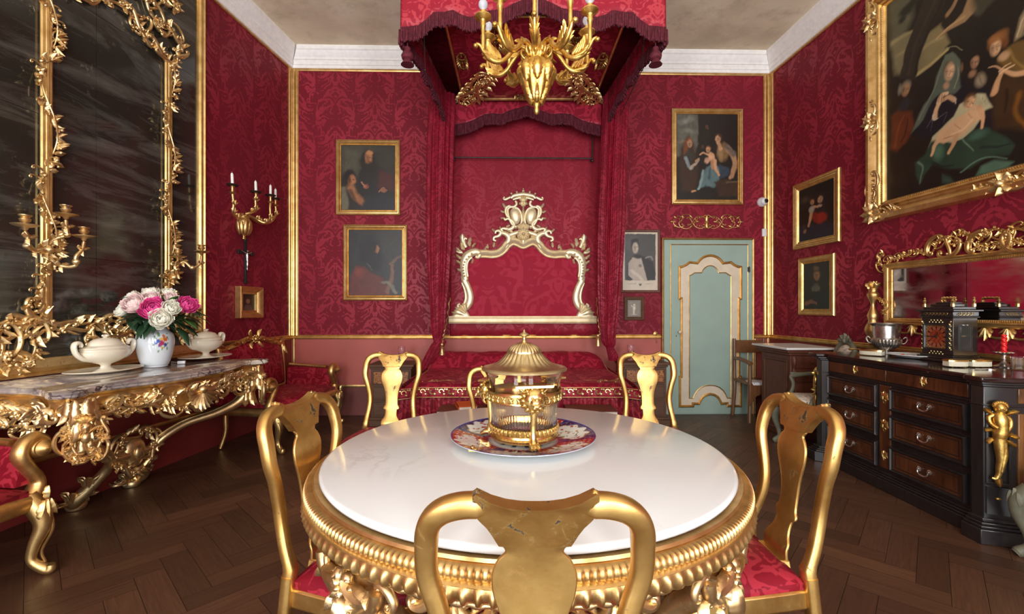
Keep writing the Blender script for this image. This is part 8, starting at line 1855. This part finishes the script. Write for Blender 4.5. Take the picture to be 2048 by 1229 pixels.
for (zt, L, cnt, wd, off, lift) in ((zc(178), .085, 6, .036, 0, .003), (zc(150), .150, 8, .050, .5, .001), (zc(127), .120, 8, .054, 0, .004)):
    for j in range(cnt): mb.leaf(RevF(2 * PI * (j + off) / cnt - PI / 2, zt), 0, 0, -PI / 2, L, wd, lift, .010, .004, lobes=5, nx=16)
mb.build('urn_body', M['gold_bright'], Ch, angle=50)
mb = MB(); mb.tube([(0, 0, zc(60), .009), (0, 0, 4.66 - 2.39, .009)], n=8); mb.lathe([(.0005, 4.60 - 2.39), (.05, 4.61 - 2.39), (.07, 4.655 - 2.39), (.0005, 4.66 - 2.39)], 20); mb.build('rod', M['silver'], Ch, label='thin grey suspension rod')
for k in range(10):
    th = math.radians(265 + 36 * k); c, s_ = math.cos(th), math.sin(th); F = Fr((0, 0, 0), (c, s_, 0), (0, 0, 1), (s_, -c, 0)); R_ = .305
    zl = 2.66 - 2.39 + (0 if k % 2 else .0)
    mb = MB(); pts = [(.045, .315, 0, .014), (.065, .345, 0, .013), (.10, .350, 0, .012), (.135, .318, 0, .011), (.175, .272, 0, .012), (.215, .256, 0, .014), (.255, .268, 0, .014), (.285, .30, 0, .011), (.305, .33, 0, .008), (.325, .335, 0, .008)]
    mb.tube(pts, F=F, n=10, k=5); mb.sph((.327, .325, 0), .013, 8, F)
    T_ = Fr((0, 0, 0), (c, s_, 0), (0, 0, 1), (s_, -c, 0))
    for sg in (-1, 1):                                # acanthus fins rising on the outer half
        for (u, v, a, l, w_) in ((.195, .270, .85, .062, .026), (.212, .270, 1.0, .072, .026), (.230, .275, 1.15, .080, .026), (.250, .285, 1.3, .070, .024), (.205, .256, .30, .085, .026), (.235, .262, .6, .07, .024), (.10, .345, -.2, .055, .024)):
            mb.leaf(T_.at(0, 0, sg * .010), u, v, a, l, w_, 0, .006 , sg * .012, lobes=3, nx=7)
    mb.scroll(T_, (.06, .30), (.075, .335), .008, 'C', 1, curl=5, w=0)
    arm_ = mb.build('arm', M['gold_bright'], Ch, angle=60)
    mb = MB(); zz0 = .30
    mb.lathe([(.009, zz0), (.011, zz0 + .02), (.010, zz0 + .10), (.013, zz0 + .125), (.016, zz0 + .135), (.013, zz0 + .145), (.018, zz0 + .160), (.036, zz0 + .170), (.044, zz0 + .178), (.043, zz0 + .183), (.020, zz0 + .181), (.014, zz0 + .184), (.014, zz0 + .212), (.0005, zz0 + .213)], 24, c=(.288 * c, .288 * s_, 0)); mb.build('candle_tube', M['gold_bright'], arm_)
    mb = MB(); mb.lathe([(.010, zz0 + .213), (.012, zz0 + .219), (.020, zz0 + .228), (.0245, zz0 + .241), (.0225, zz0 + .254), (.014, zz0 + .263), (.0005, zz0 + .266)], 24, c=(.288 * c, .288 * s_, 0), k=2); mb.build('bulb', M['bulb'], arm_)
